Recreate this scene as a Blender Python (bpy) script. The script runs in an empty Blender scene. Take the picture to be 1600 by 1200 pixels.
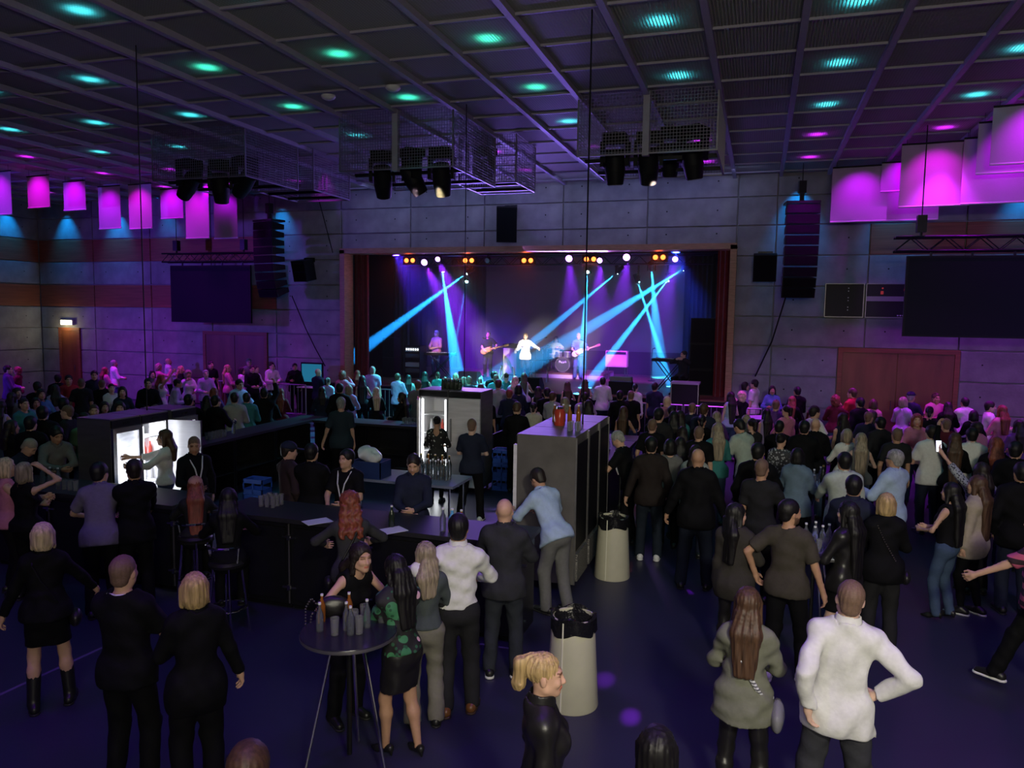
import bpy, math, random
import numpy as np
from mathutils import Vector, Matrix

random.seed(11)
RNG = np.random.default_rng(11)
SC = bpy.context.scene
COL = SC.collection

# ------------------------------------------------------------------ camera
# hall axes: X to the right, Y towards the stage wall, Z up.  Solved from the
# vanishing points of the ceiling grid and the wall courses.
FPX = 1190.0
EYE = np.array([0.0, 0.0, 3.5])
_vy = np.array([1187 - 800, 600 - 495, FPX]); _vy /= np.linalg.norm(_vy)
_vx = -np.array([-2903 - 800, 600 - 437, FPX]); _vx -= _vy * (_vx @ _vy); _vx /= np.linalg.norm(_vx)
_vz = np.cross(_vx, _vy)
if _vz[1] < 0: _vz = -_vz
HM = np.stack([_vx, _vy, _vz])            # hall = HM @ (right, up, forward)

def ray(px, py): return HM @ np.array([px - 800.0, 600.0 - py, FPX])
def at_z(px, py, z=0.0):
    d = ray(px, py); return EYE + d * ((z - EYE[2]) / d[2])
def at_y(px, py, y):
    d = ray(px, py); return EYE + d * ((y - EYE[1]) / d[1])

cam = bpy.data.cameras.new('camera'); cam_o = bpy.data.objects.new('camera', cam); COL.objects.link(cam_o)
cam.sensor_width = 36.0; cam.lens = 36.0 * FPX / 1600.0; cam.clip_end = 200; cam.clip_start = 0.05
_r, _u, _f = HM[:, 0], HM[:, 1], HM[:, 2]
cam_o.matrix_world = Matrix(((_r[0], _u[0], -_f[0], EYE[0]), (_r[1], _u[1], -_f[1], EYE[1]), (_r[2], _u[2], -_f[2], EYE[2]), (0, 0, 0, 1)))
SC.camera = cam_o

# ------------------------------------------------------------------ world, exposure
W = bpy.data.worlds.new('world'); SC.world = W; W.use_nodes = True
W.node_tree.nodes['Background'].inputs[0].default_value = (0.10, 0.06, 0.30, 1)
W.node_tree.nodes['Background'].inputs[1].default_value = 0.02
SC.view_settings.view_transform = 'Standard'; SC.view_settings.look = 'None'
SC.view_settings.exposure = 0.0; SC.view_settings.gamma = 1.0; SC.view_settings.use_curve_mapping = False
SC.cycles.use_denoising = True
SC.cycles.max_bounces = 6; SC.cycles.diffuse_bounces = 2; SC.cycles.glossy_bounces = 2
SC.cycles.transmission_bounces = 4; SC.cycles.transparent_max_bounces = 8; SC.cycles.volume_bounces = 0
SC.cycles.sample_clamp_indirect = 3.0
SC.cycles.caustics_reflective = False; SC.cycles.caustics_refractive = False

# ------------------------------------------------------------------ large lights
CYAN = (0.06, 0.75, 0.85); AQUA = (0.03, 0.55, 1.0); TEAL = (0.05, 0.85, 0.55)
MAG = (0.62, 0.02, 0.95); VIO = (0.25, 0.01, 1.0)
def _aim(o, target):
    d = Vector(target) - o.location
    o.rotation_euler = d.to_track_quat('-Z', 'Y').to_euler()
def spot(name, loc, target, power, color, angle=60, blend=0.6, radius=0.05):
    l = bpy.data.lights.new(name, 'SPOT'); l.energy = power; l.color = color
    l.spot_size = math.radians(angle); l.spot_blend = blend; l.shadow_soft_size = radius
    o = bpy.data.objects.new(name, l); COL.objects.link(o); o.location = loc; _aim(o, target); return o
def point(name, loc, power, color, radius=0.05):
    l = bpy.data.lights.new(name, 'POINT'); l.energy = power; l.color = color; l.shadow_soft_size = radius
    o = bpy.data.objects.new(name, l); COL.objects.link(o); o.location = loc; return o
def area(name, loc, target, power, color, sx, sy):
    l = bpy.data.lights.new(name, 'AREA'); l.energy = power; l.color = color; l.shape = 'RECTANGLE'; l.size = sx; l.size_y = sy
    o = bpy.data.objects.new(name, l); COL.objects.link(o); o.location = loc; _aim(o, target); return o

# the lamp over the balcony the picture is taken from
spot('balcony_lamp', (2.4, -1.8, 5.9), (0.9, 6.6, 0.6), 1500, (1.0, 0.94, 0.76), 70, 1.0, 0.35)
area('balcony_tube', (1.0, -2.6, 4.4), (-0.6, 11.0, 9.0), 260, (1.0, 0.94, 0.74), 3.0, 0.3)  # added warm uplight behind the camera, brightening the ceiling panels
# added violet fills without fixtures, tinting the ceiling bars and the stage wall
area('stage_violet_wash', (-7.0, 23.0, 5.35), (-4.0, 10.0, 7.5), 400, (0.30, 0.17, 1.0), 5.0, 0.4)
spot('hall_violet_wash', (12.0, 9.0, 4.2), (1.8, 23.0, 3.4), 1250, (0.32, 0.20, 1.0), 50, 1.0, 0.3)
spot('hall_violet_wash', (-25.5, 9.0, 4.2), (-19.0, 23.0, 3.4), 3000, (0.20, 0.06, 1.0), 60, 1.0, 0.3)
area('wall_top_wash', (-6.6, 21.6, 7.38), (-6.6, 23.1, 5.9), 40, (0.42, 0.48, 1.0), 13.0, 0.15)  # added blue-white strip without a fixture, brightening the top of the wall

# ------------------------------------------------------------------ helpers
class MB:
    """collects simple shapes, builds ONE mesh object"""
    def __init__(s): s.v = []; s.f = []; s.m = []; s.mi = 0
    def add(s, verts, faces):
        o = len(s.v); s.v.extend([tuple(map(float, p)) for p in verts]); s.f.extend([tuple(i + o for i in f) for f in faces]); s.m.extend([s.mi] * len(faces)); return s
    def box(s, c, d, R=None):
        cx, cy, cz = c; hx, hy, hz = d[0] / 2, d[1] / 2, d[2] / 2
        P = [(x, y, z) for x in (-hx, hx) for y in (-hy, hy) for z in (-hz, hz)]
        if R is not None: P = [tuple(R @ Vector(p)) for p in P]
        P = [(p[0] + cx, p[1] + cy, p[2] + cz) for p in P]
        return s.add(P, [(0, 1, 3, 2), (4, 6, 7, 5), (0, 4, 5, 1), (2, 3, 7, 6), (0, 2, 6, 4), (1, 5, 7, 3)])
    def bb(s, x0, x1, y0, y1, z0, z1): return s.box(((x0 + x1) / 2, (y0 + y1) / 2, (z0 + z1) / 2), (x1 - x0, y1 - y0, z1 - z0))
    def prism(s, poly, y0, y1):
        """polygon in (x, z) extruded along y"""
        n = len(poly); P = [(x, y0, z) for x, z in poly] + [(x, y1, z) for x, z in poly]
        F = [tuple(range(n - 1, -1, -1)), tuple(range(n, 2 * n))] + [(i, (i + 1) % n, n + (i + 1) % n, n + i) for i in range(n)]
        return s.add(P, F)
    def tube(s, a, b, r0, r1=None, n=10, caps=True):
        r1 = r0 if r1 is None else r1; a = Vector(a); b = Vector(b); d = (b - a).normalized()
        u = d.orthogonal().normalized(); w = d.cross(u)
        P = []
        for c, r in ((a, r0), (b, r1)):
            for i in range(n):
                t = 2 * math.pi * i / n; P.append(tuple(c + u * (r * math.cos(t)) + w * (r * math.sin(t))))
        F = [(i, (i + 1) % n, n + (i + 1) % n, n + i) for i in range(n)]
        if caps: F += [tuple(range(n - 1, -1, -1)), tuple(range(n, 2 * n))]
        return s.add(P, F)
    def path(s, pts, r, n=6):
        for a, b in zip(pts[:-1], pts[1:]): s.tube(a, b, r, r, n)
        return s
    def lathe(s, prof, c=(0, 0, 0), n=20):
        """profile of (r, z) turned about the vertical axis"""
        P = []; F = []; k = len(prof)
        for r, z in prof:
            for i in range(n):
                t = 2 * math.pi * i / n; P.append((c[0] + r * math.cos(t), c[1] + r * math.sin(t), c[2] + z))
        for j in range(k - 1):
            for i in range(n):
                a = j * n + i; b = j * n + (i + 1) % n; F.append((a, b, b + n, a + n))
        F.append(tuple(range(n - 1, -1, -1))); F.append(tuple((k - 1) * n + i for i in range(n)))
        return s.add(P, F)
    def ball(s, c, r, n=10, sq=(1, 1, 1)):
        prof = [(max(1e-4, math.sin(math.pi * j / n)) * 1.0, -math.cos(math.pi * j / n)) for j in range(n + 1)]
        o = len(s.v); s.lathe(prof, (0, 0, 0), n * 2)
        for i in range(o, len(s.v)):
            p = s.v[i]; s.v[i] = (c[0] + p[0] * r * sq[0], c[1] + p[1] * r * sq[1], c[2] + p[2] * r * sq[2])
        return s
    def mesh(s, name, mats, smooth=False):
        me = bpy.data.meshes.new(name); me.from_pydata(s.v, [], s.f); me.update()
        for m in (mats if isinstance(mats, (list, tuple)) else [mats]): me.materials.append(m)
        if len(me.materials) > 1: me.polygons.foreach_set('material_index', s.m)
        if smooth:
            me.polygons.foreach_set('use_smooth', [True] * len(me.polygons))
            try: me.set_sharp_from_angle(angle=math.radians(40))
            except Exception: pass
        return me
    def build(s, name, mats, parent=None, smooth=False, loc=None):
        return link(name, s.mesh(name, mats, smooth), parent, loc)

def link(name, me, parent=None, loc=None):
    o = bpy.data.objects.new(name, me); COL.objects.link(o)
    if parent is not None: o.parent = parent
    if loc is not None: o.location = loc
    return o
def tag(o, label, cat, group=None, kind=None):
    o['label'] = label; o['category'] = cat
    if group: o['group'] = group
    if kind: o['kind'] = kind
    return o
def structure(o): o['kind'] = 'structure'; return o
def thing(name, label, cat, loc=(0, 0, 0), rotz=0.0, group=None):
    o = bpy.data.objects.new(name, None); COL.objects.link(o); o.location = loc; o.rotation_euler = (0, 0, rotz); o.empty_display_size = 0.1
    return tag(o, label, cat, group)
def dup(root, loc, rotz=None, label=None, scale=None):
    r = root.copy(); COL.objects.link(r); r.location = loc
    if rotz is not None: r.rotation_euler = (0, 0, rotz)
    if scale is not None: r.scale = (scale,) * 3
    if label: r['label'] = label
    for ch in KIDS(root):
        c = ch.copy(); COL.objects.link(c); c.parent = r
        for g in KIDS(ch):
            d = g.copy(); COL.objects.link(d); d.parent = c
    return r
def KIDS(o): return list(o.children)

# ------------------------------------------------------------------ materials
MATS = {}
def mat(name, col, rough=0.6, metal=0.0, spec=0.5, noise=0.0, nscale=8.0, bump=0.0, bscale=40.0, emit=None, estr=0.0, alpha=None, trans=0.0, sheen=0.0, stretch=(1, 1, 1), coat=0.0):
    if name in MATS: return MATS[name]
    m = bpy.data.materials.new(name); m.use_nodes = True; nt = m.node_tree; b = nt.nodes['Principled BSDF']
    b.inputs['Base Color'].default_value = (*col, 1); b.inputs['Roughness'].default_value = rough; b.inputs['Metallic'].default_value = metal
    b.inputs['Specular IOR Level'].default_value = spec
    if trans: b.inputs['Transmission Weight'].default_value = trans; b.inputs['IOR'].default_value = 1.35
    if coat: b.inputs['Coat Weight'].default_value = coat; b.inputs['Coat Roughness'].default_value = 0.15
    if sheen: b.inputs['Sheen Weight'].default_value = sheen
    if emit: b.inputs['Emission Color'].default_value = (*emit, 1); b.inputs['Emission Strength'].default_value = estr
    tc = nt.nodes.new('ShaderNodeTexCoord'); mp = nt.nodes.new('ShaderNodeMapping'); mp.inputs['Scale'].default_value = stretch
    nt.links.new(tc.outputs['Object'], mp.inputs['Vector'])
    if noise or bump == 0.0:
        n = nt.nodes.new('ShaderNodeTexNoise'); n.inputs['Scale'].default_value = nscale; n.inputs['Detail'].default_value = 5
        nt.links.new(mp.outputs[0], n.inputs['Vector'])
        r = nt.nodes.new('ShaderNodeMapRange'); r.inputs[1].default_value = 0.3; r.inputs[2].default_value = 0.7; r.inputs[3].default_value = 1 - noise; r.inputs[4].default_value = 1 + noise
        nt.links.new(n.outputs['Fac'], r.inputs[0])
        mx = nt.nodes.new('ShaderNodeMix'); mx.data_type = 'RGBA'; mx.blend_type = 'MULTIPLY'; mx.inputs[0].default_value = 1.0
        mx.inputs[6].default_value = (*col, 1); nt.links.new(r.outputs[0], mx.inputs[7]); nt.links.new(mx.outputs[2], b.inputs['Base Color'])
    if bump:
        n2 = nt.nodes.new('ShaderNodeTexNoise'); n2.inputs['Scale'].default_value = bscale; n2.inputs['Detail'].default_value = 3
        nt.links.new(mp.outputs[0], n2.inputs['Vector'])
        bp = nt.nodes.new('ShaderNodeBump'); bp.inputs['Strength'].default_value = bump; bp.inputs['Distance'].default_value = 0.02
        nt.links.new(n2.outputs['Fac'], bp.inputs['Height']); nt.links.new(bp.outputs[0], b.inputs['Normal'])
    MATS[name] = m; return m
def emis(name, col, strength):
    if name in MATS: return MATS[name]
    m = bpy.data.materials.new(name); m.use_nodes = True; nt = m.node_tree; nt.nodes.clear()
    e = nt.nodes.new('ShaderNodeEmission'); e.inputs[0].default_value = (*col, 1); e.inputs[1].default_value = strength
    o = nt.nodes.new('ShaderNodeOutputMaterial'); nt.links.new(e.outputs[0], o.inputs[0]); MATS[name] = m; return m

CONC = mat('concrete', (0.30, 0.29, 0.30), 0.85, noise=0.28, nscale=1.6, bump=0.25, bscale=14)
WOOD = mat('acoustic_wood', (0.30, 0.09, 0.045), 0.55, noise=0.25, nscale=3, stretch=(0.3, 1, 8))
FRAMEWOOD = mat('frame_wood', (0.42, 0.22, 0.12), 0.5, noise=0.2, nscale=4, stretch=(1, 1, 6))
BLACK = mat('black_paint', (0.007, 0.007, 0.009), 0.6, noise=0.1, spec=0.25)
BLACKMETAL = mat('black_metal', (0.02, 0.02, 0.022), 0.38, 0.6, noise=0.1)
GRILLE = mat('speaker_grille', (0.006, 0.006, 0.008), 0.7, spec=0.15, bump=0.6, bscale=160)
STEEL = mat('steel', (0.55, 0.55, 0.57), 0.28, 1.0, noise=0.06, nscale=3, stretch=(1, 1, 12))
STEELSIDE = mat('steel_side', (0.30, 0.29, 0.29), 0.42, 0.85, noise=0.12, nscale=2, stretch=(1, 1, 6))
CHROME = mat('chrome', (0.75, 0.75, 0.78), 0.12, 1.0, noise=0.03)
BARBLACK = mat('bar_laminate', (0.010, 0.010, 0.013), 0.30, noise=0.15, nscale=20)
FLOORM = mat('vinyl_floor', (0.030, 0.028, 0.062), 0.42, noise=0.12, nscale=0.7, bump=0.04, bscale=60)
CURTAIN = mat('red_curtain', (0.16, 0.012, 0.016), 0.85, noise=0.2, sheen=0.2)
DRAPE = mat('black_drape', (0.010, 0.010, 0.013), 0.9, noise=0.2)
WHITE = mat('white_plastic', (0.8, 0.8, 0.8), 0.4, noise=0.03)
GLASS = mat('clear_glass', (0.92, 0.95, 0.97), 0.06, trans=0.85, noise=0.02)

def panel_material():
    """perforated sheet: the holes let the lamp above through"""
    m = bpy.data.materials.new('perforated_panel'); m.use_nodes = True; nt = m.node_tree; b = nt.nodes['Principled BSDF']
    b.inputs['Base Color'].default_value = (0.155, 0.15, 0.135, 1); b.inputs['Roughness'].default_value = 0.6; b.inputs['Specular IOR Level'].default_value = 0.2
    out = nt.nodes['Material Output']; tc = nt.nodes.new('ShaderNodeTexCoord'); sp = nt.nodes.new('ShaderNodeSeparateXYZ'); nt.links.new(tc.outputs['Object'], sp.inputs[0])
    def wave(sock, pitch):
        mul = nt.nodes.new('ShaderNodeMath'); mul.operation = 'MULTIPLY'; mul.inputs[1].default_value = 2 * math.pi / pitch; nt.links.new(sock, mul.inputs[0])
        si = nt.nodes.new('ShaderNodeMath'); si.operation = 'SINE'; nt.links.new(mul.outputs[0], si.inputs[0]); return si.outputs[0]
    wx, wy = wave(sp.outputs[0], 0.046), wave(sp.outputs[1], 0.046)
    mn = nt.nodes.new('ShaderNodeMath'); mn.operation = 'MINIMUM'; nt.links.new(wx, mn.inputs[0]); nt.links.new(wy, mn.inputs[1])
    rg = nt.nodes.new('ShaderNodeMapRange'); rg.inputs[1].default_value = -0.75; rg.inputs[2].default_value = 0.15; nt.links.new(mn.outputs[0], rg.inputs[0])
    dk = nt.nodes.new('ShaderNodeMix'); dk.data_type = 'RGBA'; dk.inputs[6].default_value = (0.40, 0.39, 0.33, 1); dk.inputs[7].default_value = (0.18, 0.175, 0.15, 1)
    nt.links.new(rg.outputs[0], dk.inputs[0]); nt.links.new(dk.outputs[2], b.inputs['Base Color'])
    tr = nt.nodes.new('ShaderNodeBsdfTranslucent'); tr.inputs[0].default_value = (0.9, 0.9, 0.9, 1)
    sc = nt.nodes.new('ShaderNodeMath'); sc.operation = 'MULTIPLY'; sc.inputs[1].default_value = 0.5; nt.links.new(rg.outputs[0], sc.inputs[0])
    mx = nt.nodes.new('ShaderNodeMixShader'); nt.links.new(sc.outputs[0], mx.inputs[0]); nt.links.new(b.outputs[0], mx.inputs[1]); nt.links.new(tr.outputs[0], mx.inputs[2])
    nt.links.new(mx.outputs[0], out.inputs[0]); return m
PANEL = panel_material()
RUNNER = mat('ceiling_runner_paint', (0.36, 0.33, 0.42), 0.45, noise=0.06)

# ------------------------------------------------------------------ shell
YW = 23.1                      # stage wall
ZC = 7.5                       # ceiling panels
XL, XR, YB = -27.1, 13.5, -5.0
STG = 1.05; YS = 31.6          # stage floor, back of the stage
PX0, PX1, PZ1 = -13.6, -0.72, 5.55   # proscenium opening
floor = structure(MB().bb(XL - .3, XR + .3, YB, YW + .3, -0.25, 0.0).build('floor', FLOORM))
# court line painted on the floor
LINE = mat('line_paint', (0.16, 0.10, 0.24), 0.5)
_a, _b = at_z(-40, 1104), at_z(160, 1012)
_d = Vector(_b - _a); _n = Vector((-_d.y, _d.x, 0)).normalized() * 0.02
MB().add([tuple(Vector(_a) + _n), tuple(Vector(_a) - _n), tuple(Vector(_b) - _n), tuple(Vector(_b) + _n)], [(0, 1, 2, 3)]).build('court_line', LINE, floor, loc=(0, 0, 0.002))

COURSES = [0.0, 0.95, 1.83, 2.67, 3.51, 4.37, 5.23, 6.09, 6.9, 7.75]
wall_stage = structure(MB().bb(XL - .3, PX0, YW + .06, YW + .45, 0, 8.4).bb(PX1, XR + .3, YW + .06, YW + .45, 0, 8.4).bb(PX0, PX1, YW + .06, YW + .45, PZ1, 8.4).bb(PX0, PX1, YW + .06, YW + .3, 0, STG).build('wall_stage', CONC))
wall_left = structure(MB().bb(XL - .5, XL - .06, YB, YW + .4, 0, 8.4).build('wall_left', CONC))
wall_right = structure(MB().bb(XR + .06, XR + .5, YB, YW + .4, 0, 8.4).build('wall_right', CONC))
wall_back = structure(MB().bb(XL - .5, XR + .5, YB - .4, YB, 0, 8.4).build('wall_back', CONC))
# concrete panels, each its own slab with open joints
_slabs = {}
def slab(w, h, wood=False):
    k = (round(w, 2), round(h, 2), wood)
    if k not in _slabs:
        mb = MB(); g = 0.016; c = 0.012; t = 0.06
        x, z = w / 2 - g, h / 2 - g
        V = [(-x, 0, -z), (x, 0, -z), (x, 0, z), (-x, 0, z), (-x, -t + c, -z), (x, -t + c, -z), (x, -t + c, z), (-x, -t + c, z),
             (-x + c, -t, -z + c), (x - c, -t, -z + c), (x - c, -t, z - c), (-x + c, -t, z - c)]
        F = [(8, 9, 10, 11)] + [(i, (i + 1) % 4, 4 + (i + 1) % 4, 4 + i) for i in range(4)] + [(4 + i, 4 + (i + 1) % 4, 8 + (i + 1) % 4, 8 + i) for i in range(4)]
        mb.add(V, F)
        if not wood and w > 1.2:
            mb.mi = 1
            for sx in (-1, 1): mb.tube((sx * w * 0.28, -t - 0.001, 0.05), (sx * w * 0.28, -t + 0.01, 0.05), 0.022, n=8)
        _slabs[k] = mb.mesh('wood_panel' if wood else 'concrete_panel', [WOOD if wood else CONC, BLACK])
    return _slabs[k]
DOORS = [(2.13, 5.15, 2.68), (-19.35, -16.6, 2.70), (-26.2, -25.15, 2.70)]
def wall_cells():
    left = [XL + 2.72 * i for i in range(5)] + [PX0]
    right = [PX1, 0.35, 2.78, 5.1, 7.6, 10.2, XR]
    mid = [PX0 + (PX1 - PX0) * i / 5 for i in range(6)]
    for k in range(9):
        z0, z1 = COURSES[k], COURSES[k + 1]
        xs = left + (mid[1:-1] if z0 >= PZ1 - .4 else []) + right
        off = 0.0
        for x0, x1 in zip(xs[:-1], xs[1:]):
            if z0 < PZ1 - .4 and x0 >= PX0 - .01 and x1 <= PX1 + .01: continue
            zz0 = max(z0, PZ1 + 0.02) if (x0 >= PX0 - .01 and x1 <= PX1 + .01) else z0
            if z1 - zz0 < 0.08: continue
            yield k, x0, x1, zz0, z1
for k, x0, x1, z0, z1 in wall_cells():
    segs = [(x0, x1)]
    for dx0, dx1, dz in DOORS:
        if z0 < dz - 0.1:
            out = []
            for a, b in segs:
                if dx1 <= a or dx0 >= b: out.append((a, b))
                else:
                    if dx0 - a > 0.12: out.append((a, dx0))
                    if b - dx1 > 0.12: out.append((dx1, b))
            segs = out
    wood = (k in (4, 6) and x1 < -15.9) or (k == 6 and x0 > 2.0) 
    if k == 6 and x1 < PX0 + .1 and x0 > -16.5: wood = False
    for a, b in segs:
        link('wood_panel' if wood else 'concrete_panel', slab(b - a, z1 - z0, wood), wall_stage, ((a + b) / 2, YW + .06, (z0 + z1) / 2))
for k in range(9):                         # left side wall, the part in view and a little more
    for j in range(6):
        y1 = YW - 3.0 * j; y0 = y1 - 3.0
        wood = k in (4, 6)
        o = link('wood_panel' if wood else 'concrete_panel', slab(3.0, COURSES[k + 1] - COURSES[k], wood), wall_left, (XL - .06, (y0 + y1) / 2, (COURSES[k] + COURSES[k + 1]) / 2)); o.rotation_euler = (0, 0, math.radians(90))
        
# doors of the stage wall
DOORM = mat('door_veneer', (0.24, 0.075, 0.035), 0.45, noise=0.25, nscale=3, stretch=(1, 1, 0.2))
for i, (dx0, dx1, dz) in enumerate(DOORS):
    d = structure(MB().bb(dx0, dx1, YW + .0, YW + .06, 0, dz).build('door_%d' % (i + 1), DOORM))
    f = MB(); f.bb(dx0, dx0 + .12, YW - .05, YW + .0, 0, dz).bb(dx1 - .12, dx1, YW - .05, YW, 0, dz).bb(dx0 + .12, dx1 - .12, YW - .05, YW, dz - .12, dz); f.build('door_frame', WOOD, d)
    w = (dx1 - dx0 - .24); n = 2 if w > 1.6 else 1
    for q in range(n):
        a = dx0 + .12 + w * q / n; lf = MB().bb(a + .01, a + w / n - .01, YW - .03, YW + .0, 0.01, dz - .13).build('door_leaf', DOORM, d)
        MB().tube((a + (w / n - .12 if q == 0 else .12), YW - .09, 1.0), (a + (w / n - .12 if q == 0 else .12), YW - .09, 1.25), .012, n=8).build('door_handle', CHROME, lf)

# ------------------------------------------------------------------ ceiling: slab, runners, perforated panels, lamps
ceiling = structure(MB().bb(XL - .5, XR + .5, YB - .4, YW + .45, 8.25, 8.45).build('ceiling', BLACK))
GX, GY, GP = 0.41, 11.38, 1.25
def in_view(x, y, z=ZC, m=60):
    c = HM.T @ (np.array([x, y, z]) - EYE)
    if c[2] < 0.5: return False
    px, py = 800 + FPX * c[0] / c[2], 600 - FPX * c[1] / c[2]
    return -m < px < 1600 + m and -m < py < 1200 + m
def pan(mb, cx, cy, z):                    # folded sheet: a flat field with turned-up edges
    x, y = (GP - .10) / 2, (GP - .045) / 2
    V = [(-x, -y), (x, -y), (x, y), (-x, y)]
    return mb.add([(cx + a, cy + b, z) for a, b in V] + [(cx + a, cy + b, z + .03) for a, b in V], [(0, 1, 2, 3)] + [(i, 4 + i, 4 + (i + 1) % 4, (i + 1) % 4) for i in range(4)])
_pm = pan(MB(), 0, 0, .02).mesh('ceiling_panel', PANEL)
HOLES = set([(-9, 2), (-8, 2), (-10, 2), (-7, 2), (-6, 2), (-3, 2), (-2, 2), (-9, 4), (-10, 4), (-5, 4)])   # dark openings above the cages
rest = MB(); cells = []
i0, i1 = int(math.floor((XL - GX) / GP)), int(math.ceil((XR - GX) / GP)); j0, j1 = int(math.floor((YB - GY) / GP)), int(math.ceil((YW - GY) / GP))
for i in range(i0, i1):
    for j in range(j0, j1):
        cx, cy = GX + (i + .5) * GP, GY + (j + .5) * GP
        if cy > YW + .2: continue
        if any(in_view(cx + a, cy + b) for a in (-.5, .5) for b in (-.5, .5)): cells.append((math.hypot(cx, cy), cx, cy))
        else: pan(rest, cx, cy, ZC + .02)
cells.sort()
for _, cx, cy in cells[:300]: link('ceiling_panel', _pm, ceiling, (cx, cy, ZC))
for _, cx, cy in cells[300:]: pan(rest, cx, cy, ZC + .02)
_o = rest.build('panel_field', PANEL, ceiling); _o['kind'] = 'stuff'
for i in range(i0, i1 + 1):
    x = GX + i * GP
    MB().bb(-.048, .048, YB, YW, -.07, .03).build('ceiling_runner', RUNNER, ceiling, loc=(x, 0, ZC))
for j in range(j0, j1 + 1):
    y = GY + j * GP
    if y < YW: MB().bb(XL, XR, -.02, .02, -.015, .03).build('ceiling_cross_bar', RUNNER, ceiling, loc=(0, y, ZC))

def glow_mat(c):
    m = emis('lamp_glow_%d_%d' % (int(c[0] * 100), int(c[1] * 100)), c, 13.0)
    try: m.cycles.emission_sampling = 'NONE'
    except Exception: pass
    return m
for i in range(-20, 9, 2):
    for j in (-8, -6, -4, -2, 0, 2, 4, 6, 8):
        x, y = GX + (i + .5) * GP, GY + (j - .36) * GP      # lamp lattice: every second panel
        if x < XL or x > XR or y > YW: continue
        vis = in_view(x, y, ZC, 200)
        if j <= 4:
            c = TEAL if (i in (-4, -6, -8) and j in (0, 2)) else CYAN
            if x < -18: c = MAG
        else: c = MAG
        if j == 8 and -13 < x < -8: continue
        if vis: MB().lathe([(.002, .012), (.15, .012), (.13, 0.0), (.002, 0.0)], n=16).build('ceiling_lamp', glow_mat(c), ceiling, loc=(x, y, ZC + .085))
        pw = 17 if j <= 4 else 300
        if j >= 6 and (x > 0.5 or x < -14): pw *= 3.2
        if not vis and j <= -2: c = VIO; pw = 115
        if (i // 2 + j // 2) % 2 == 0 or j >= 6: spot('ceiling_lamp', (x, y, ZC - 0.02), (x, y, 0), pw * (2 if j < 6 else (1 if j < 8 else .5)), c, 80 if j < 6 else 66, 0.8, 0.06)
# lamps out of view over the rear turn violet, added to tint the foreground

# ------------------------------------------------------------------ organic shapes: distance fields polygonised with surface nets
def _v(*a): return np.array(a, dtype=np.float64)
class Field:
    def __init__(s, h, k=0.03): s.h = h; s.k = k; s.pos = []; s.neg = []; s.planes = []; s.noise = None
    # primitives: each is (lo, hi, fn(P)->d)
    def cone(s, a, b, ra, rb, k=None, flat=None, neg=False):
        a = np.asarray(a, float); b = np.asarray(b, float); ab = b - a; L2 = max(ab @ ab, 1e-9); R = max(ra, rb)
        def fn(P):
            q = P - a
            if flat is not None:
                n, sc = flat; q = q + (q @ n)[..., None] * n * (sc - 1)
            t = np.clip((q @ ab) / L2, 0, 1); return np.sqrt(((q - t[..., None] * ab) ** 2).sum(-1)) - (ra + (rb - ra) * t)
        s._add(np.minimum(a, b) - R, np.maximum(a, b) + R, fn, k, neg); return s
    def capped(s, a, b, ra, rb, k=None, neg=False):
        a = np.asarray(a, float); b = np.asarray(b, float); ab = b - a; L = max(np.linalg.norm(ab), 1e-6); u = ab / L; R = max(ra, rb)
        def fn(P):
            q = P - a; t = q @ u; rr = np.sqrt(np.maximum((q * q).sum(-1) - t * t, 0))
            return np.maximum(rr - (ra + (rb - ra) * np.clip(t / L, 0, 1)), np.maximum(-t - 0.02, t - L))
        s._add(np.minimum(a, b) - R, np.maximum(a, b) + R, fn, k, neg); return s
    def ell(s, c, r, R=None, k=None, neg=False):
        c = np.asarray(c, float); r = np.asarray(r, float); m = r.max() if R is not None else r
        def fn(P):
            q = P - c
            if R is not None: q = q @ R
            k0 = np.sqrt(((q / r) ** 2).sum(-1)); k1 = np.sqrt(((q / (r * r)) ** 2).sum(-1)) + 1e-9; return k0 * (k0 - 1) / k1
        s._add(c - m, c + m, fn, k, neg); return s
    def _add(s, lo, hi, fn, k, neg):
        k = s.k if k is None else k; (s.neg if neg else s.pos).append((lo - k, hi + k, fn, k))
    def plane(s, p, n): s.planes.append((np.asarray(p, float), np.asarray(n, float) / np.linalg.norm(n))); return s   # keeps the side n points away from
    def mesh(s):
        h = s.h; lo = np.min([p[0] for p in s.pos], 0) - 2 * h; hi = np.max([p[1] for p in s.pos], 0) + 2 * h
        n = np.ceil((hi - lo) / h).astype(int) + 1
        ax = [lo[i] + h * np.arange(n[i]) for i in range(3)]
        F = np.full(n, 0.5)
        for lst, sign in ((s.pos, 1), (s.neg, -1)):
            if sign < 0 and s.noise: F = F + s.noise(np.stack(np.meshgrid(*ax, indexing='ij'), -1))
            for l, u, fn, k in lst:
                a = np.clip(np.floor((l - lo) / h).astype(int) - 1, 0, n); b = np.clip(np.ceil((u - lo) / h).astype(int) + 2, 0, n)
                if np.any(b <= a): continue
                sl = tuple(slice(a[i], b[i]) for i in range(3))
                P = np.stack(np.meshgrid(*[ax[i][a[i]:b[i]] for i in range(3)], indexing='ij'), -1)
                d = fn(P); f = F[sl]
                if sign > 0:
                    g = np.clip(k - np.abs(f - d), 0, None) / max(k, 1e-6); F[sl] = np.minimum(f, d) - g * g * k * 0.25
                else:
                    d = -d; g = np.clip(k - np.abs(f - d), 0, None) / max(k, 1e-6); F[sl] = np.maximum(f, d) + g * g * k * 0.25
        if s.planes:
            P = np.stack(np.meshgrid(*ax, indexing='ij'), -1)
            for p, nn in s.planes: F = np.maximum(F, (P - p) @ nn)
        return nets(F, lo, h)
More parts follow.
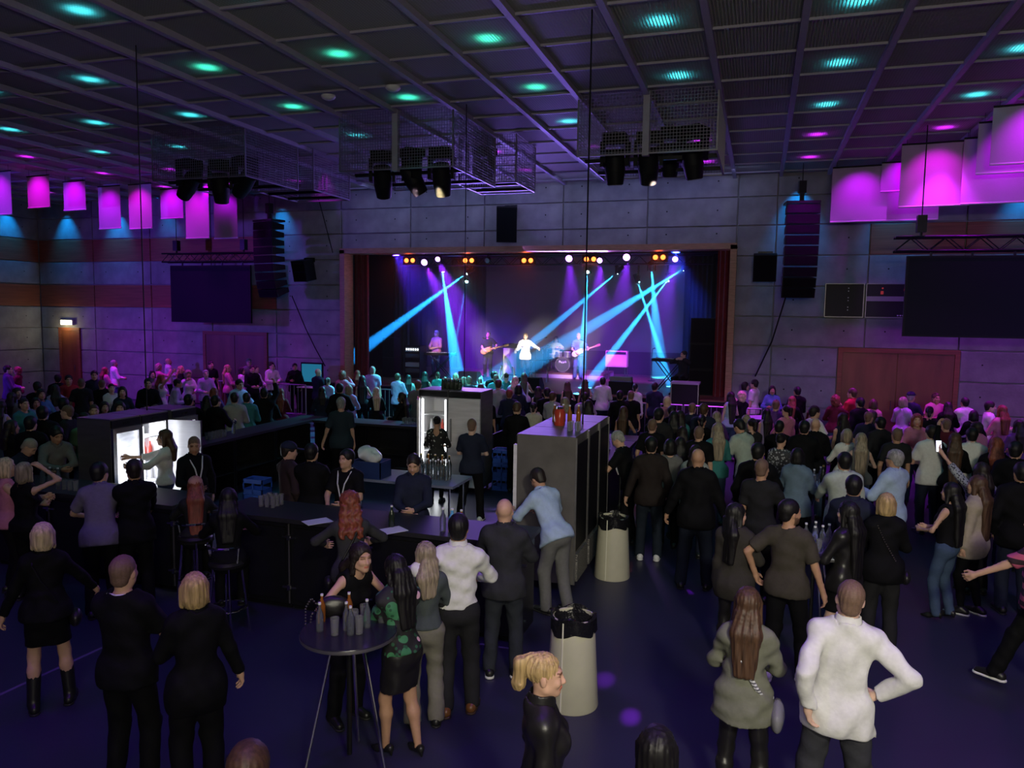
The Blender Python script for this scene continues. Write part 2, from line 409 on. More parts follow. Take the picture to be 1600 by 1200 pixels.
def nets(F, lo, h):
    I = F < 0; n = np.array(F.shape)
    c = np.zeros(n - 1, np.int8)
    for i in (0, 1):
        for j in (0, 1):
            for k in (0, 1): c += I[i:n[0] - 1 + i, j:n[1] - 1 + j, k:n[2] - 1 + k]
    act = (c > 0) & (c < 8); idx = np.argwhere(act)
    if len(idx) == 0: return np.zeros((0, 3)), np.zeros((0, 4), int)
    cid = np.full(n - 1, -1, np.int64); cid[act] = np.arange(len(idx))
    acc = np.zeros((len(idx), 3)); cnt = np.zeros(len(idx))
    cor = [(i, j, k) for i in (0, 1) for j in (0, 1) for k in (0, 1)]
    val = {q: F[idx[:, 0] + q[0], idx[:, 1] + q[1], idx[:, 2] + q[2]] for q in cor}
    for q in cor:
        for d in range(3):
            if q[d] == 0:
                r = list(q); r[d] = 1; r = tuple(r); a, b = val[q], val[r]; m = (a < 0) != (b < 0)
                t = np.where(m, a / np.where(m, a - b, 1), 0); p = np.tile(np.array(q, float), (len(idx), 1)); p[:, d] = t
                acc += p * m[:, None]; cnt += m
    V = lo + h * (idx + acc / cnt[:, None])
    Q = []
    for d in range(3):
        e = [slice(1, n[i] - 1) for i in range(3)]; e2 = list(e); e[d] = slice(0, n[d] - 1); e2[d] = slice(1, n[d])
        A = I[tuple(e)]; B = I[tuple(e2)]; o = np.array([1, 1, 1]); o[d] = 0
        for flag, m in ((True, A & ~B), (False, ~A & B)):
            p = np.argwhere(m) + o
            if len(p) == 0: continue
            u, w = [(1, 2), (2, 0), (0, 1)][d]
            def g(a, b):
                q = p.copy(); q[:, u] -= a; q[:, w] -= b; return cid[q[:, 0], q[:, 1], q[:, 2]]
            quad = np.stack([g(1, 1), g(0, 1), g(0, 0), g(1, 0)], 1)
            Q.append(quad if flag else quad[:, ::-1])
    return V, np.concatenate(Q)
def mesh_np(name, parts, mats, colors=None):
    """parts: list of (V, Q, material index)"""
    off = 0; VV = []; QQ = []; MI = []
    for V, Q, mi in parts:
        VV.append(V); QQ.append(Q + off); MI.append(np.full(len(Q), mi)); off += len(V)
    V = np.concatenate(VV); Q = np.concatenate(QQ); MI = np.concatenate(MI)
    me = bpy.data.meshes.new(name); me.vertices.add(len(V)); me.vertices.foreach_set('co', V.astype(np.float32).ravel())
    me.loops.add(Q.size); me.loops.foreach_set('vertex_index', Q.astype(np.int32).ravel())
    me.polygons.add(len(Q)); me.polygons.foreach_set('loop_start', np.arange(0, Q.size, 4, dtype=np.int32))
    me.update(calc_edges=True); me.polygons.foreach_set('use_smooth', np.ones(len(Q), bool)); me.polygons.foreach_set('material_index', MI.astype(np.int32))
    for m in mats: me.materials.append(m)
    if colors is not None:
        at = me.color_attributes.new('tint', 'FLOAT_COLOR', 'POINT'); at.data.foreach_set('color', np.concatenate([colors, np.ones((len(colors), 1))], 1).astype(np.float32).ravel())
    me.validate(); return me

# ------------------------------------------------------------------ person builder
def rotz(a): c, s = math.cos(a), math.sin(a); return np.array([[c, -s, 0], [s, c, 0], [0, 0, 1.0]])
def rotx(a): c, s = math.cos(a), math.sin(a); return np.array([[1, 0, 0], [0, c, -s], [0, s, c.real]])
def roty(a): c, s = math.cos(a), math.sin(a); return np.array([[c, 0, s], [0, 1.0, 0], [-s, 0, c]])
def ik(S, T, a, b, pole):
    d = T - S; L = np.linalg.norm(d); L2 = min(max(L, abs(a - b) + .01), (a + b) * 0.999); u = d / max(L, 1e-6); T = S + u * L2
    x = (a * a - b * b + L2 * L2) / (2 * L2); hgt = math.sqrt(max(a * a - x * x, 0))
    p = np.asarray(pole, float); p = p - u * (p @ u); p /= max(np.linalg.norm(p), 1e-6); return S + u * x + p * hgt, T
HANDS = {   # hand targets for the RIGHT arm in the body frame (x right, y forward, z up from the floor, for 1.75 m), elbow pole
    'down': ((0.25, 0.03, 0.80), (0.4, -1, 0)), 'front': ((0.10, 0.30, 1.12), (0.8, -0.6, -0.5)), 'drink': ((0.16, 0.34, 1.20), (0.7, -0.5, -0.8)),
    'hip': ((0.19, -0.02, 1.02), (1.0, -0.9, 0.1)), 'cross': ((-0.12, 0.20, 1.18), (0.9, 0.2, -0.6)), 'up': ((0.22, 0.30, 1.85), (0.8, -0.2, -0.3)),
    'phone': ((0.14, 0.36, 1.50), (0.7, -0.2, -0.8)), 'pocket': ((0.22, 0.06, 0.92), (0.7, -0.8, 0)), 'back': ((0.16, -0.16, 1.02), (0.9, -0.5, 0)),
    'out': ((0.48, 0.22, 1.02), (0.3, -1, -0.3)), 'table': ((0.20, 0.45, 1.08), (0.8, -0.3, -0.6)), 'face': ((0.10, 0.22, 1.52), (0.6, 0.0, -0.9)), 'far': ((0.30, 0.55, 1.30), (0.6, -0.3, -0.8)),
}
class Fig:
    pass
def skeleton(H=1.75, sex='m', lean=0, side=0, twist=0, hand_r='down', hand_l='down', foot_r=None, foot_l=None, sit=None, head=(0, 0), fat=1.0, shift=(0, 0)):
    f = Fig(); s = H / 1.775; f.s = s; f.sex = sex; f.fat = fat
    hipz = 0.95 if sit is None else sit
    f.P = _v(shift[0], shift[1], hipz) * s
    R = rotz(math.radians(twist)) @ rotx(-math.radians(lean)) @ roty(math.radians(side)); f.R = R
    up = R @ _v(0, 0, 1); f.up = up; f.fw = R @ _v(0, 1, 0); f.rt = R @ _v(1, 0, 0)
    T = lambda x, y, z: f.P + R @ (_v(x, y, z) * s)
    f.T = T; sw = 0.158 if sex == 'm' else 0.137
    f.W = T(0, 0, 0.15); f.C = T(0, 0.005, 0.36); f.N = T(0, -0.015, 0.545); f.Nt = T(0, 0.0, 0.60)
    Rh = R @ rotx(math.radians(lean * 0.55)) @ rotz(-math.radians(head[0])) @ rotx(math.radians(head[1])); f.Rh = Rh
    f.Hc = f.N + (R @ rotx(math.radians(lean * 0.4)) @ _v(0, 0.022, 0.158)) * s          # head centre (eye level)
    f.arms = {}; f.legs = {}
    for sg, nm, hd in ((1, 'r', hand_r), (-1, 'l', hand_l)):
        S = T(sg * sw, -0.01, 0.475)
        if isinstance(hd, str): tgt, pole = HANDS[hd]; tgt = _v(sg * tgt[0], tgt[1], tgt[2]); pole = _v(sg * pole[0], pole[1], pole[2]); tw = (rotz(math.radians(twist)) @ tgt) * s if hd != 'down' else (S + (R @ _v(sg * 0.075, 0.02, -0.2) + _v(0, .02, -0.37)) * s)
        else: tgt, pole = hd; tw = _v(*tgt) * s; pole = _v(*pole)
        E, Wr = ik(S, tw, 0.295 * s, 0.255 * s, R @ pole if isinstance(hd, str) else pole)
        f.arms[nm] = (S, E, Wr)
    for sg, nm, ft in ((1, 'r', foot_r), (-1, 'l', foot_l)):
        hj = f.P + rotz(math.radians(twist * 0.4)) @ (_v(sg * 0.088, 0, -0.02) * s)
        ft = _v(*(ft if ft is not None else (sg * 0.115, 0.0, 0))); yaw = math.radians(-sg * 10) if len(ft) < 4 else ft[3]
        A = _v(ft[0] * s, ft[1] * s, ft[2] * s + 0.085 * s)
        K, A = ik(hj, A, 0.435 * s, 0.425 * s, _v(sg * 0.08, 1, 0)); f.legs[nm] = (hj, K, A, yaw)
    return f
def torso_prims(F, f, d=0.0, k=0.07, female=None):
    s = f.s; T = f.T; R = f.R; w = f.fat
    if f.sex == 'm':
        F.ell(T(0, 0, -0.01), _v(0.158 * w + d, 0.115 * w + d, 0.12 + d) * s, R, k)
        F.ell(T(0, 0.005 * w, 0.16), _v(0.140 * w + d, 0.104 * w + d, 0.17 + d) * s, R, k)
        F.ell(T(0, 0.0, 0.355), _v(0.150 * (0.6 + 0.4 * w) + d, 0.110 + d, 0.165 + d) * s, R, k)
        F.cone(T(-0.138, -0.01, 0.465), T(0.138, -0.01, 0.465), (0.055 + d) * s, (0.055 + d) * s, k)
    else:
        F.ell(T(0, -0.008, -0.01), _v(0.160 * w + d, 0.12 * w + d, 0.125 + d) * s, R, k)
        F.ell(T(0, 0.0, 0.16), _v(0.112 * w + d, 0.088 * w + d, 0.16 + d) * s, R, k)
        F.ell(T(0, 0.0, 0.35), _v(0.132 * (0.6 + 0.4 * w) + d, 0.095 + d, 0.15 + d) * s, R, k)
        F.cone(T(-0.118, -0.01, 0.46), T(0.118, -0.01, 0.46), (0.046 + d) * s, (0.046 + d) * s, k)
        for sg in (-1, 1): F.ell(T(sg * 0.062, 0.085, 0.335), _v(0.052 + d, 0.05 + d, 0.055 + d) * s, R, 0.05)
    for sg in (-1, 1): F.cone(T(sg * 0.02, -0.025, 0.55), T(sg * (0.13 if f.sex == 'm' else 0.115), -0.02, 0.475), (0.048 + d) * s, (0.045 + d) * s, k)
def arm_radii(f): return (0.050, 0.040, 0.029) if f.sex == 'm' else (0.040, 0.033, 0.025)
def body_mesh(f, mats, res=0.02, headres=0.009, handres=0.007, cover=1.0, finger=True, tint=None, beard=0.0, hold=True):
    s = f.s; parts = []; B = Field(res, 0.05)
    torso_prims(B, f, -0.016)
    ra = arm_radii(f)
    for nm, sg in (('r', 1), ('l', -1)):
        S, E, Wr = f.arms[nm]; B.cone(S, E, ra[0] * s, ra[1] * s, 0.03); B.cone(E, Wr, ra[1] * s, ra[2] * s, 0.015)
        if not finger:
            dr = (Wr - E) / np.linalg.norm(Wr - E); B.cone(Wr, Wr + dr * 0.13 * s, 0.034 * s, 0.026 * s, 0.02)
        hj, K, A, yaw = f.legs[nm]; lr = (0.083, 0.056, 0.042) if f.sex == 'f' else (0.08, 0.057, 0.045)
        cv = cover; ct = cover if cover < 1 or not getattr(f, 'skirt', False) else 0.8
        B.cone(hj, K, lr[0] * s * f.fat * ct, lr[1] * s * cv, 0.04)
        m = K + (A - K) * 0.3 + (A - K)[[0, 0, 0]] * 0; back = _v(0, -0.012, 0) * s
        B.cone(K, m + back, lr[1] * s * 0.95 * cv, 0.056 * s * cv, 0.03); B.cone(m + back, A, 0.056 * s * cv, 0.034 * s * cv, 0.03)
        ft = rotz(yaw) @ _v(0, 1, 0); B.cone(A + _v(0, 0, -0.035) * s, A + ft * 0.13 * s + _v(0, 0, -0.055) * s, 0.028 * s, 0.02 * s, 0.03)
    B.cone(f.N - f.up * 0.05 * s, f.Hc - (f.Rh @ _v(0, 0.01, 0.09)) * s, 0.056 * s if f.sex == 'm' else 0.047 * s, 0.053 * s if f.sex == 'm' else 0.044 * s, 0.03)
    V, Q = B.mesh(); parts.append((V, Q, 0)); cols = [np.ones((len(V), 3))]
    # head
    Hh = Field(headres, 0.02); c = f.Hc; R = f.Rh; L = lambda x, y, z: c + R @ (_v(x, y, z) * s); q = 1.0 if f.sex == 'm' else 0.95
    Hh.ell(L(0, -0.018, 0.028), _v(0.077, 0.096, 0.092) * s * q, R); Hh.ell(L(0, 0.022, -0.03), _v(0.066, 0.072, 0.085) * s * q, R, 0.03)
    Hh.cone(L(-0.048, 0.01, -0.068), L(0, 0.062, -0.094), 0.02 * s, 0.020 * s, 0.035); Hh.cone(L(0.048, 0.01, -0.068), L(0, 0.062, -0.094), 0.02 * s, 0.020 * s, 0.035)
    Hh.ell(L(0, 0.072, 0.024), _v(0.052, 0.018, 0.012) * s, R, 0.02)
    for sg in (-1, 1):
        Hh.ell(L(sg * 0.077, -0.012, -0.012), _v(0.009, 0.019, 0.031) * s, R @ rotz(-sg * 0.35), 0.008)
        Hh.ell(L(sg * 0.036, 0.066, -0.03), _v(0.022, 0.02, 0.02) * s, R, 0.02)
        Hh.ell(L(sg * 0.031, 0.101, 0.002), _v(0.017, 0.017, 0.011) * s, R, 0.015, neg=True)
        if headres < 0.012: Hh.ell(L(sg * 0.031, 0.079, 0.002), _v(0.0125, 0.0125, 0.0115) * s, R, 0.002)
    Hh.cone(L(0, 0.090, 0.006), L(0, 0.107, -0.032), 0.007 * s, 0.0125 * s, 0.014); Hh.ell(L(0, 0.094, -0.037), _v(0.018, 0.012, 0.009) * s, R, 0.012)
    Hh.ell(L(0, 0.09, -0.060), _v(0.024, 0.011, 0.006) * s, R, 0.006); Hh.ell(L(0, 0.088, -0.070), _v(0.02, 0.011, 0.006) * s, R, 0.006)
    Hh.cone(L(0, -0.015, -0.06), f.N - f.up * 0.03 * s, (0.054 if f.sex == 'm' else 0.046) * s, (0.058 if f.sex == 'm' else 0.05) * s, 0.03)
    V, Q = Hh.mesh(); parts.append((V, Q, 0))
    col = np.ones((len(V), 3)); lv = ((V - c) @ R) / s
    def paint(mask, rgb): col[mask] = rgb
    x, y, z = np.abs(lv[:, 0]), lv[:, 1], lv[:, 2]
    if beard: paint((y > 0.0) & (z < -0.045 + 0.25 * np.maximum(0, 0.05 - y)) & (z > -0.13) & ~((z > -0.052) & (y > .09)), (beard,) * 3)
    paint((x < 0.024) & (z < -0.053) & (z > -0.077) & (y > 0.075), (0.85, 0.42, 0.42) if f.sex == 'f' else (0.9, 0.65, 0.62))
    paint((x > 0.014) & (x < 0.052) & (np.abs(z - 0.024 - 0.1 * (x - .014)) < 0.006) & (y > 0.05), (0.25, 0.18, 0.14))
    e = (lv[:, 0] ** 2 * 0 + (x - 0.031) ** 2 + (z - 0.002) ** 2)
    paint((e < 0.0125 ** 2) & (y > 0.082) & (np.abs(z - .002) < .008), (1.1, 1.15, 1.2)); paint((e < 0.0062 ** 2) & (y > 0.082), (0.06, 0.04, 0.03))
    paint((np.abs(z - 0.0105) < 0.0035) & (np.abs(x - 0.031) < 0.017) & (y > 0.07), (0.25, 0.16, 0.13))
    cols.append(col)
    if finger:
        for nm, sg in (('r', 1), ('l', -1)):
            S, E, Wr = f.arms[nm]; dr = (Wr - E) / np.linalg.norm(Wr - E)
            inn = -sg * (rotz(0) @ f.rt); pn = inn - dr * (inn @ dr); pn /= max(np.linalg.norm(pn), 1e-6)     # palm faces inward
            sd = np.cross(dr, pn) * (1 if sg > 0 else -1)                                                    # towards the thumb
            if sd @ (f.fw + 0.4 * f.up) < 0: sd = -sd
            Hd = Field(handres, 0.012); g = lambda a, b, cc: Wr + (dr * a + sd * b + pn * cc) * s
            Hd.cone(Wr - dr * 0.05 * s, g(0.03, 0, 0), ra[2] * s * 1.0, 0.026 * s)
            Hd.cone(g(0.03, 0.012, 0), g(0.085, 0.022, 0.004), 0.019 * s, 0.016 * s, 0.02); Hd.cone(g(0.03, -0.012, 0), g(0.08, -0.026, 0.004), 0.019 * s, 0.015 * s, 0.02)
            cl = 0.55 if hold else 0.2
            for b, ln in ((0.03, 0.070), (0.010, 0.078), (-0.011, 0.073), (-0.031, 0.058)):
                a0 = 0.088 - abs(b) * 0.2; p0 = g(a0, b, 0.004); p1 = g(a0 + ln * 0.5 * math.cos(cl), b * 1.08, 0.006 + ln * 0.5 * math.sin(cl)); p2 = g(a0 + ln * (0.5 * math.cos(cl) + 0.5 * math.cos(cl * 2.1)), b * 1.1, 0.006 + ln * (0.5 * math.sin(cl) + 0.5 * math.sin(cl * 2.1)))
                Hd.cone(p0, p1, 0.0095 * s, 0.009 * s, 0.004); Hd.cone(p1, p2, 0.009 * s, 0.0075 * s, 0.003)
            Hd.cone(g(0.02, 0.022, 0.006), g(0.055, 0.05, 0.02), 0.014 * s, 0.011 * s, 0.01); Hd.cone(g(0.055, 0.05, 0.02), g(0.088, 0.052, 0.03), 0.0105 * s, 0.0085 * s, 0.003)
            V, Q = Hd.mesh(); parts.append((V, Q, 0)); cols.append(np.ones((len(V), 3)))
    return mesh_np('person', parts, mats, np.concatenate(cols))
def folds(seed, amp, s=1.0, vert=False):
    r = np.random.default_rng(seed); D = r.normal(size=(5, 3)); D /= np.linalg.norm(D, axis=1)[:, None]
    if vert: D[:, 2] *= 0.25
    fr = r.uniform(24, 62, 5); ph = r.uniform(0, 6, 5)
    def fn(P):
        o = np.zeros(P.shape[:-1]); wv = 0.6 * np.sin(P @ _v(9, 7, 11) + ph[0])
        for d, q, p in zip(D, fr, ph): o += np.sin((P @ d) * q + p + wv)
        return o * (amp / 3.0)
    return fn
def top_mesh(f, mats, res=0.016, sleeve='long', hem=-0.05, loose=0.019, neck=0.075, vneck=0.0, seed=1, amp=0.006, back=0.0, collar=True, name='shirt', flare=0.0, strap=False):
    s = f.s; F = Field(res, 0.05); torso_prims(F, f, loose)
    ra = arm_radii(f); lo = loose * 0.6 + 0.007
    if hem < -.04: F.ell(f.T(0, -0.008, -0.07), _v((0.165 if f.sex == 'm' else .168) * f.fat + max(loose, .02), 0.128 * f.fat + max(loose, .02) + .006, 0.16) * s, f.R)
    if hem < 0:
        for nm in 'rl': hj, K = f.legs[nm][:2]; F.cone(hj + _v(0, 0, .04) * s, hj + (K - hj) * 0.35, (0.092 * f.fat + max(loose, .026)) * s, (0.092 * f.fat + max(loose, .028)) * s, 0.06)
    if flare: F.capped(f.T(0, 0, 0.15), f.T(0, 0, hem), 0.13 * s, (0.17 + flare) * s, 0.08)
    for nm, sg in (('r', 1), ('l', -1)):
        S, E, Wr = f.arms[nm]
        if sleeve == 'long': F.cone(S, E, (ra[0] + lo) * s, (ra[1] + lo) * s, 0.035); F.capped(E, E + (Wr - E) * 0.97, (ra[1] + lo) * s, (ra[2] + lo * 0.9) * s, 0.015)
        elif sleeve == 'roll': F.cone(S, E, (ra[0] + lo) * s, (ra[1] + lo) * s, 0.035); F.capped(E, E + (Wr - E) * 0.35, (ra[1] + lo) * s, (ra[1] + lo) * s, 0.01)
        elif sleeve == 'short': F.cone(S, S + (E - S) * 0.4, (ra[0] + lo) * s, (ra[0] + lo) * s, 0.035); F.capped(S + (E - S) * 0.3, S + (E - S) * 0.78, (ra[0] + lo * 1.1) * s, (ra[0] + lo * 1.3) * s, 0.01)
        elif sleeve == 'none': F.ell(S + f.rt * sg * 0.035 * s, _v(0.05, 0.09, 0.12) * s, f.R, 0.01, neg=True)
    F.cone(f.N - f.up * 0.01 * s, f.N + f.up * 0.2 * s, neck * s * (0.95 if f.sex == 'm' else 1.0), neck * s * 1.35, 0.02, neg=True)
    if vneck: F.cone(f.T(0, 0.16, 0.47), f.T(0, 0.2, 0.47 - vneck), 0.075 * s, 0.02 * s, 0.01, neg=True)
    if back: F.cone(f.T(0, -0.16, 0.48), f.T(0, -0.17, 0.48 - back), 0.11 * s, 0.08 * s, 0.01, neg=True)
    if sleeve == 'none' and not strap: pass
    if amp: F.noise = folds(seed, amp)
    F.plane(f.T(0, 0, hem), -f.up)
    V, Q = F.mesh(); parts = [(V, Q, 0)]
    if collar:
        C = Field(0.0065 if res < .02 else .012, 0.004); n = f.N + f.up * 0.005 * s
        C.capped(n - f.up * 0.0 * s, n + (f.up * 0.058 + f.fw * .006) * s, 0.085 * s, 0.073 * s); C.cone(n - f.up * .1 * s, n + f.up * 0.2 * s, 0.066 * s, 0.060 * s, 0.004, neg=True); C.ell(n + (f.fw * .075 + f.up * .06) * s, _v(.02, .03, .04) * s, f.R, .01, neg=True)
        V, Q = C.mesh(); parts.append((V, Q, 0))
    return mesh_np(name, parts, mats)
def bottom_mesh(f, mats, res=0.016, kind='trousers', loose=0.014, waist=0.07, seed=2, amp=0.005, hemz=None, name=None, tuck=True):
    s = f.s; F = Field(res, 0.045); R = f.R; tl = 0.003 if tuck else 0.012
    w = f.fat; hw = (0.160 if f.sex == 'f' else 0.158) * w
    F.ell(f.T(0, -0.005, -0.02), _v(hw + tl, 0.118 * w + tl, 0.125 + tl) * s, R); F.ell(f.T(0, 0, 0.12), _v((0.115 if f.sex == 'f' else 0.142) * w + tl, (0.09 if f.sex == 'f' else 0.106) * w + tl, 0.14) * s, R)
    if kind in ('trousers', 'leggings', 'flare'):
        for nm in 'rl':
            hj, K, A, yaw = f.legs[nm]; lo = loose; end = A + (A - K) / np.linalg.norm(A - K) * (0.045 * s if kind != 'leggings' else 0.0)
            if kind == 'leggings': F.cone(hj, K, 0.085 * s * w + .004, 0.060 * s, 0.05); m = K + (A - K) * 0.3 + _v(0, -0.012, 0) * s; F.cone(K, m, 0.06 * s, 0.060 * s, 0.03); F.capped(m, end, 0.060 * s, 0.04 * s, 0.03)
            else: F.cone(hj, K, (0.085 * w + lo) * s, (0.060 + lo) * s, 0.05); F.capped(K, end, (0.060 + lo) * s, (0.052 + lo if kind == 'trousers' else 0.085) * s, 0.03)
    else:
        z0 = f.T(0, 0, 0.02); hz = hemz if hemz is not None else 0.55
        kk = (f.legs['r'][1] + f.legs['l'][1]) / 2; tgt = f.P + (kk - f.P) * ((f.P[2] - hz * s) / (f.P[2] - kk[2]))
        sp = np.linalg.norm((f.legs['r'][1] - f.legs['l'][1])[:2]) / 2
        F.cone(z0 + _v(-.05, 0, -.05) * s, tgt + _v(-sp * .6, 0, 0), 0.128 * s, 0.115 * s, 0.06); F.cone(z0 + _v(.05, 0, -.05) * s, tgt + _v(sp * .6, 0, 0), 0.128 * s, 0.115 * s, 0.06); F.plane(tgt, (0, 0, -1))
    if amp: F.noise = folds(seed, amp)
    F.plane(f.T(0, 0, waist), f.up)
    V, Q = F.mesh(); return mesh_np(name or ('skirt' if kind == 'skirt' else 'trousers'), [(V, Q, 0)], mats)
def shoe_mesh(f, nm, mats, kind='shoe', res=0.011):
    s = f.s; hj, K, A, yaw = f.legs[nm]; ft = rotz(yaw) @ _v(0, 1, 0); rt = rotz(yaw) @ _v(1, 0, 0); base = A - _v(0, 0, 0.085) * s; F = Field(res, 0.02)
    n = _v(0, 0, 1)
    g = lambda x, y, z: base + (rt * x + ft * y + n * z) * s
    if kind in ('heel', 'boot_heel'):
        F.cone(g(0, -0.05, 0.075), g(0, 0.09, 0.03), 0.034 * s, 0.034 * s); F.cone(g(0, .09, .028), g(0, 0.16, 0.018), .034 * s, .018 * s); F.cone(g(0, -0.06, 0.05), g(0, -0.065, 0.004), 0.02 * s, 0.008 * s, 0.01)
        if kind == 'boot_heel': F.cone(A, A + (K - A) * 0.25, 0.05 * s, 0.05 * s)
    else:
        F.cone(g(0, -0.055, 0.045), g(0, 0.03, 0.05), 0.042 * s, 0.044 * s); F.cone(g(0, 0.03, 0.05), g(0, 0.15, 0.032), 0.046 * s, 0.038 * s); F.cone(g(0, -0.06, 0.05), A + _v(0, 0, 0.0), 0.038 * s, 0.046 * s)
        if kind == 'boot': F.capped(A, A + (K - A) * 0.72, 0.054 * s, 0.062 * s)
    F.plane(base + n * (0.016 if kind in ('sneaker', 'shoe', 'boot') else 0.0), -n)
    V, Q = F.mesh(); parts = [(V, Q, 0)]
    if kind in ('sneaker', 'shoe', 'boot'):
        S = Field(res, 0.01); S.cone(g(0, -0.06, 0.01), g(0, 0.155, 0.01), 0.047 * s, 0.044 * s, flat=None); S.plane(g(0, 0, 0.03 if kind == 'sneaker' else 0.022), n); S.plane(base + n * 0.001, -n)
        V, Q = S.mesh(); parts.append((V, Q, 1))
    return mesh_np('shoe', parts, mats)
def hair_mesh(f, mats, style, res=0.011, seed=3):
    s = f.s; c = f.Hc; R = f.Rh; L = lambda x, y, z: c + R @ (_v(x, y, z) * s); F = Field(res, 0.025); q = 1.0 if f.sex == 'm' else 0.96
    t = {'buzz': 0.004, 'short': 0.013, 'crop': 0.010, 'curly': 0.035, 'pony': 0.005, 'bun': 0.006}.get(style, 0.016)
    F.ell(L(0, -0.02, 0.034), (_v(0.077, 0.096, 0.090) * q + t) * s, R)
    down = -f.up * 0.55 + _v(0, 0, -1) * 0.45; down /= np.linalg.norm(down); bk = -(R @ _v(0, 1, 0)); bk = bk - f.up * (bk @ f.up); bk /= np.linalg.norm(bk); side = np.cross(bk, f.up)
    nb = f.N - f.fw * 0.075 * s + f.up * 0.0
    if style in ('buzz', 'short', 'crop'): F.ell(L(0, -0.055, -0.035), _v(0.06, 0.05, 0.06) * s + t * .4, R, 0.02)
    if style == 'curly':
        F.ell(L(0, -0.05, -0.05), _v(0.105, 0.085, 0.11) * s, R)
    if style in ('bob',):
        F.ell(L(0, -0.045, -0.045), _v(0.092, 0.075, 0.105) * s, R); 
        for sg in (-1, 1): F.cone(L(sg * 0.075, 0.0, 0.02), L(sg * 0.082, 0.005, -0.11), 0.028 * s, 0.024 * s)
    ln = {'long': 0.30, 'vlong': 0.48, 'mid': 0.17}.get(style, 0)
    if ln:
        p1 = L(0, -0.085, -0.05); p2 = nb - bk * 0.0 + down * 0.02 * s + bk * 0.03 * s; p3 = p2 + down * ln * s + bk * 0.015 * s
        for o, w in ((-0.05, 0.052), (0.0, 0.055), (0.05, 0.052)):
            F.cone(p1 + side * o * s * 0.8, p2 + side * o * 1.15 * s, 0.05 * s, w * s); F.cone(p2 + side * o * 1.15 * s, p3 + side * o * 0.9 * s, w * s, 0.03 * s)
        for sg in (-1, 1): F.cone(L(sg * 0.072, 0.0, 0.02), L(sg * 0.085, -0.01, -0.13), 0.026 * s, 0.026 * s)
    if style == 'pony':
        F.ell(L(0, -0.085, 0.075), _v(0.03, 0.03, 0.03) * s, R); F.cone(L(0, -0.09, 0.085), L(0, -0.145, 0.05), 0.026 * s, 0.036 * s, 0.02); F.cone(L(0, -0.145, 0.05), L(0, -0.145, -0.06), 0.036 * s, 0.034 * s, 0.02); F.cone(L(0, -0.145, -0.06), L(0, -0.135, -0.15), 0.034 * s, 0.010 * s, 0.02)
    if style == 'bun': F.ell(L(0, -0.09, 0.09), _v(0.045, 0.045, 0.04) * s, R, 0.01)
    # the face stays clear
    if style != 'buzz': F.ell(L(0, 0.108, -0.038), _v(0.070, 0.085, 0.110) * s, R, 0.012, neg=True)
    else: F.ell(L(0, 0.115, -0.04), _v(0.075, 0.1, 0.105) * s, R, 0.012, neg=True)
    if style in ('buzz', 'short', 'crop', 'pony', 'bun'):
        for sg in (-1, 1): F.ell(L(sg * 0.09, 0.012, -0.06), _v(0.035, 0.045, 0.062) * s, R, 0.008, neg=True)
        F.plane(L(0, -0.08, -0.088), R @ _v(0, 0.25, -1))
    r = np.random.default_rng(seed); a = 0.0032 if style in ('long', 'vlong', 'mid', 'bob', 'pony') else (0.010 if style == 'curly' else 0.002); fr = 95 if style != 'curly' else 60
    ph = r.uniform(0, 6, 4)
    def nz(P):
        l = (P - c) / s; ang = np.arctan2(l @ side, l @ bk + 1e-6)
        if style == 'curly': return a * (np.sin(l[..., 0] * 70 + ph[0]) * np.sin(l[..., 1] * 65 + ph[1]) * np.sin(l[..., 2] * 60 + ph[2])) * 1.6
        return a * (np.sin(ang * 23 + ph[0] + 2.5 * np.sin(l[..., 2] * 9 + ph[1])) + 0.7 * np.sin(ang * 41 + ph[2] + np.sin(l[..., 2] * 17)))
    F.noise = nz
    V, Q = F.mesh(); return mesh_np('hair', [(V, Q, 0)], mats)
def cap_mesh(f, mats, res=0.01, brim=0.0):
    s = f.s; c = f.Hc; R = f.Rh; L = lambda x, y, z: c + R @ (_v(x, y, z) * s); F = Field(res, 0.01)
    F.ell(L(0, -0.016, 0.05), _v(0.093, 0.112, 0.088) * s, R); F.plane(L(0, 0, 0.038), R @ _v(0, 0.12, -1))
    if brim: F.ell(L(0, -0.01, 0.045), _v(0.16, 0.175, 0.014) * s, R)
    F2 = Field(res, 0.01); F2.ell(L(0, 0.125, 0.044), _v(0.075, 0.075, 0.010) * s, R)
    parts = [(*F.mesh(), 0)] + ([] if brim else [(*F2.mesh(), 0)]); return mesh_np('cap', parts, mats)

# materials of people
def skin_mat(name, col):
    m = mat(name, col, 0.55, noise=0.06, nscale=20, spec=0.35); nt = m.node_tree; b = nt.nodes['Principled BSDF']
    at = nt.nodes.new('ShaderNodeVertexColor'); at.layer_name = 'tint'
    src = b.inputs['Base Color'].links[0].from_socket
    mx = nt.nodes.new('ShaderNodeMix'); mx.data_type = 'RGBA'; mx.blend_type = 'MULTIPLY'; mx.inputs[0].default_value = 1.0; nt.links.new(src, mx.inputs[6]); nt.links.new(at.outputs[0], mx.inputs[7]); nt.links.new(mx.outputs[2], b.inputs['Base Color'])
    return m
SKIN = {'fair': skin_mat('skin_fair', (0.62, 0.37, 0.26)), 'tan': skin_mat('skin_tan', (0.50, 0.28, 0.18)), 'pale': skin_mat('skin_pale', (0.70, 0.46, 0.36)), 'brown': skin_mat('skin_brown', (0.34, 0.18, 0.11))}
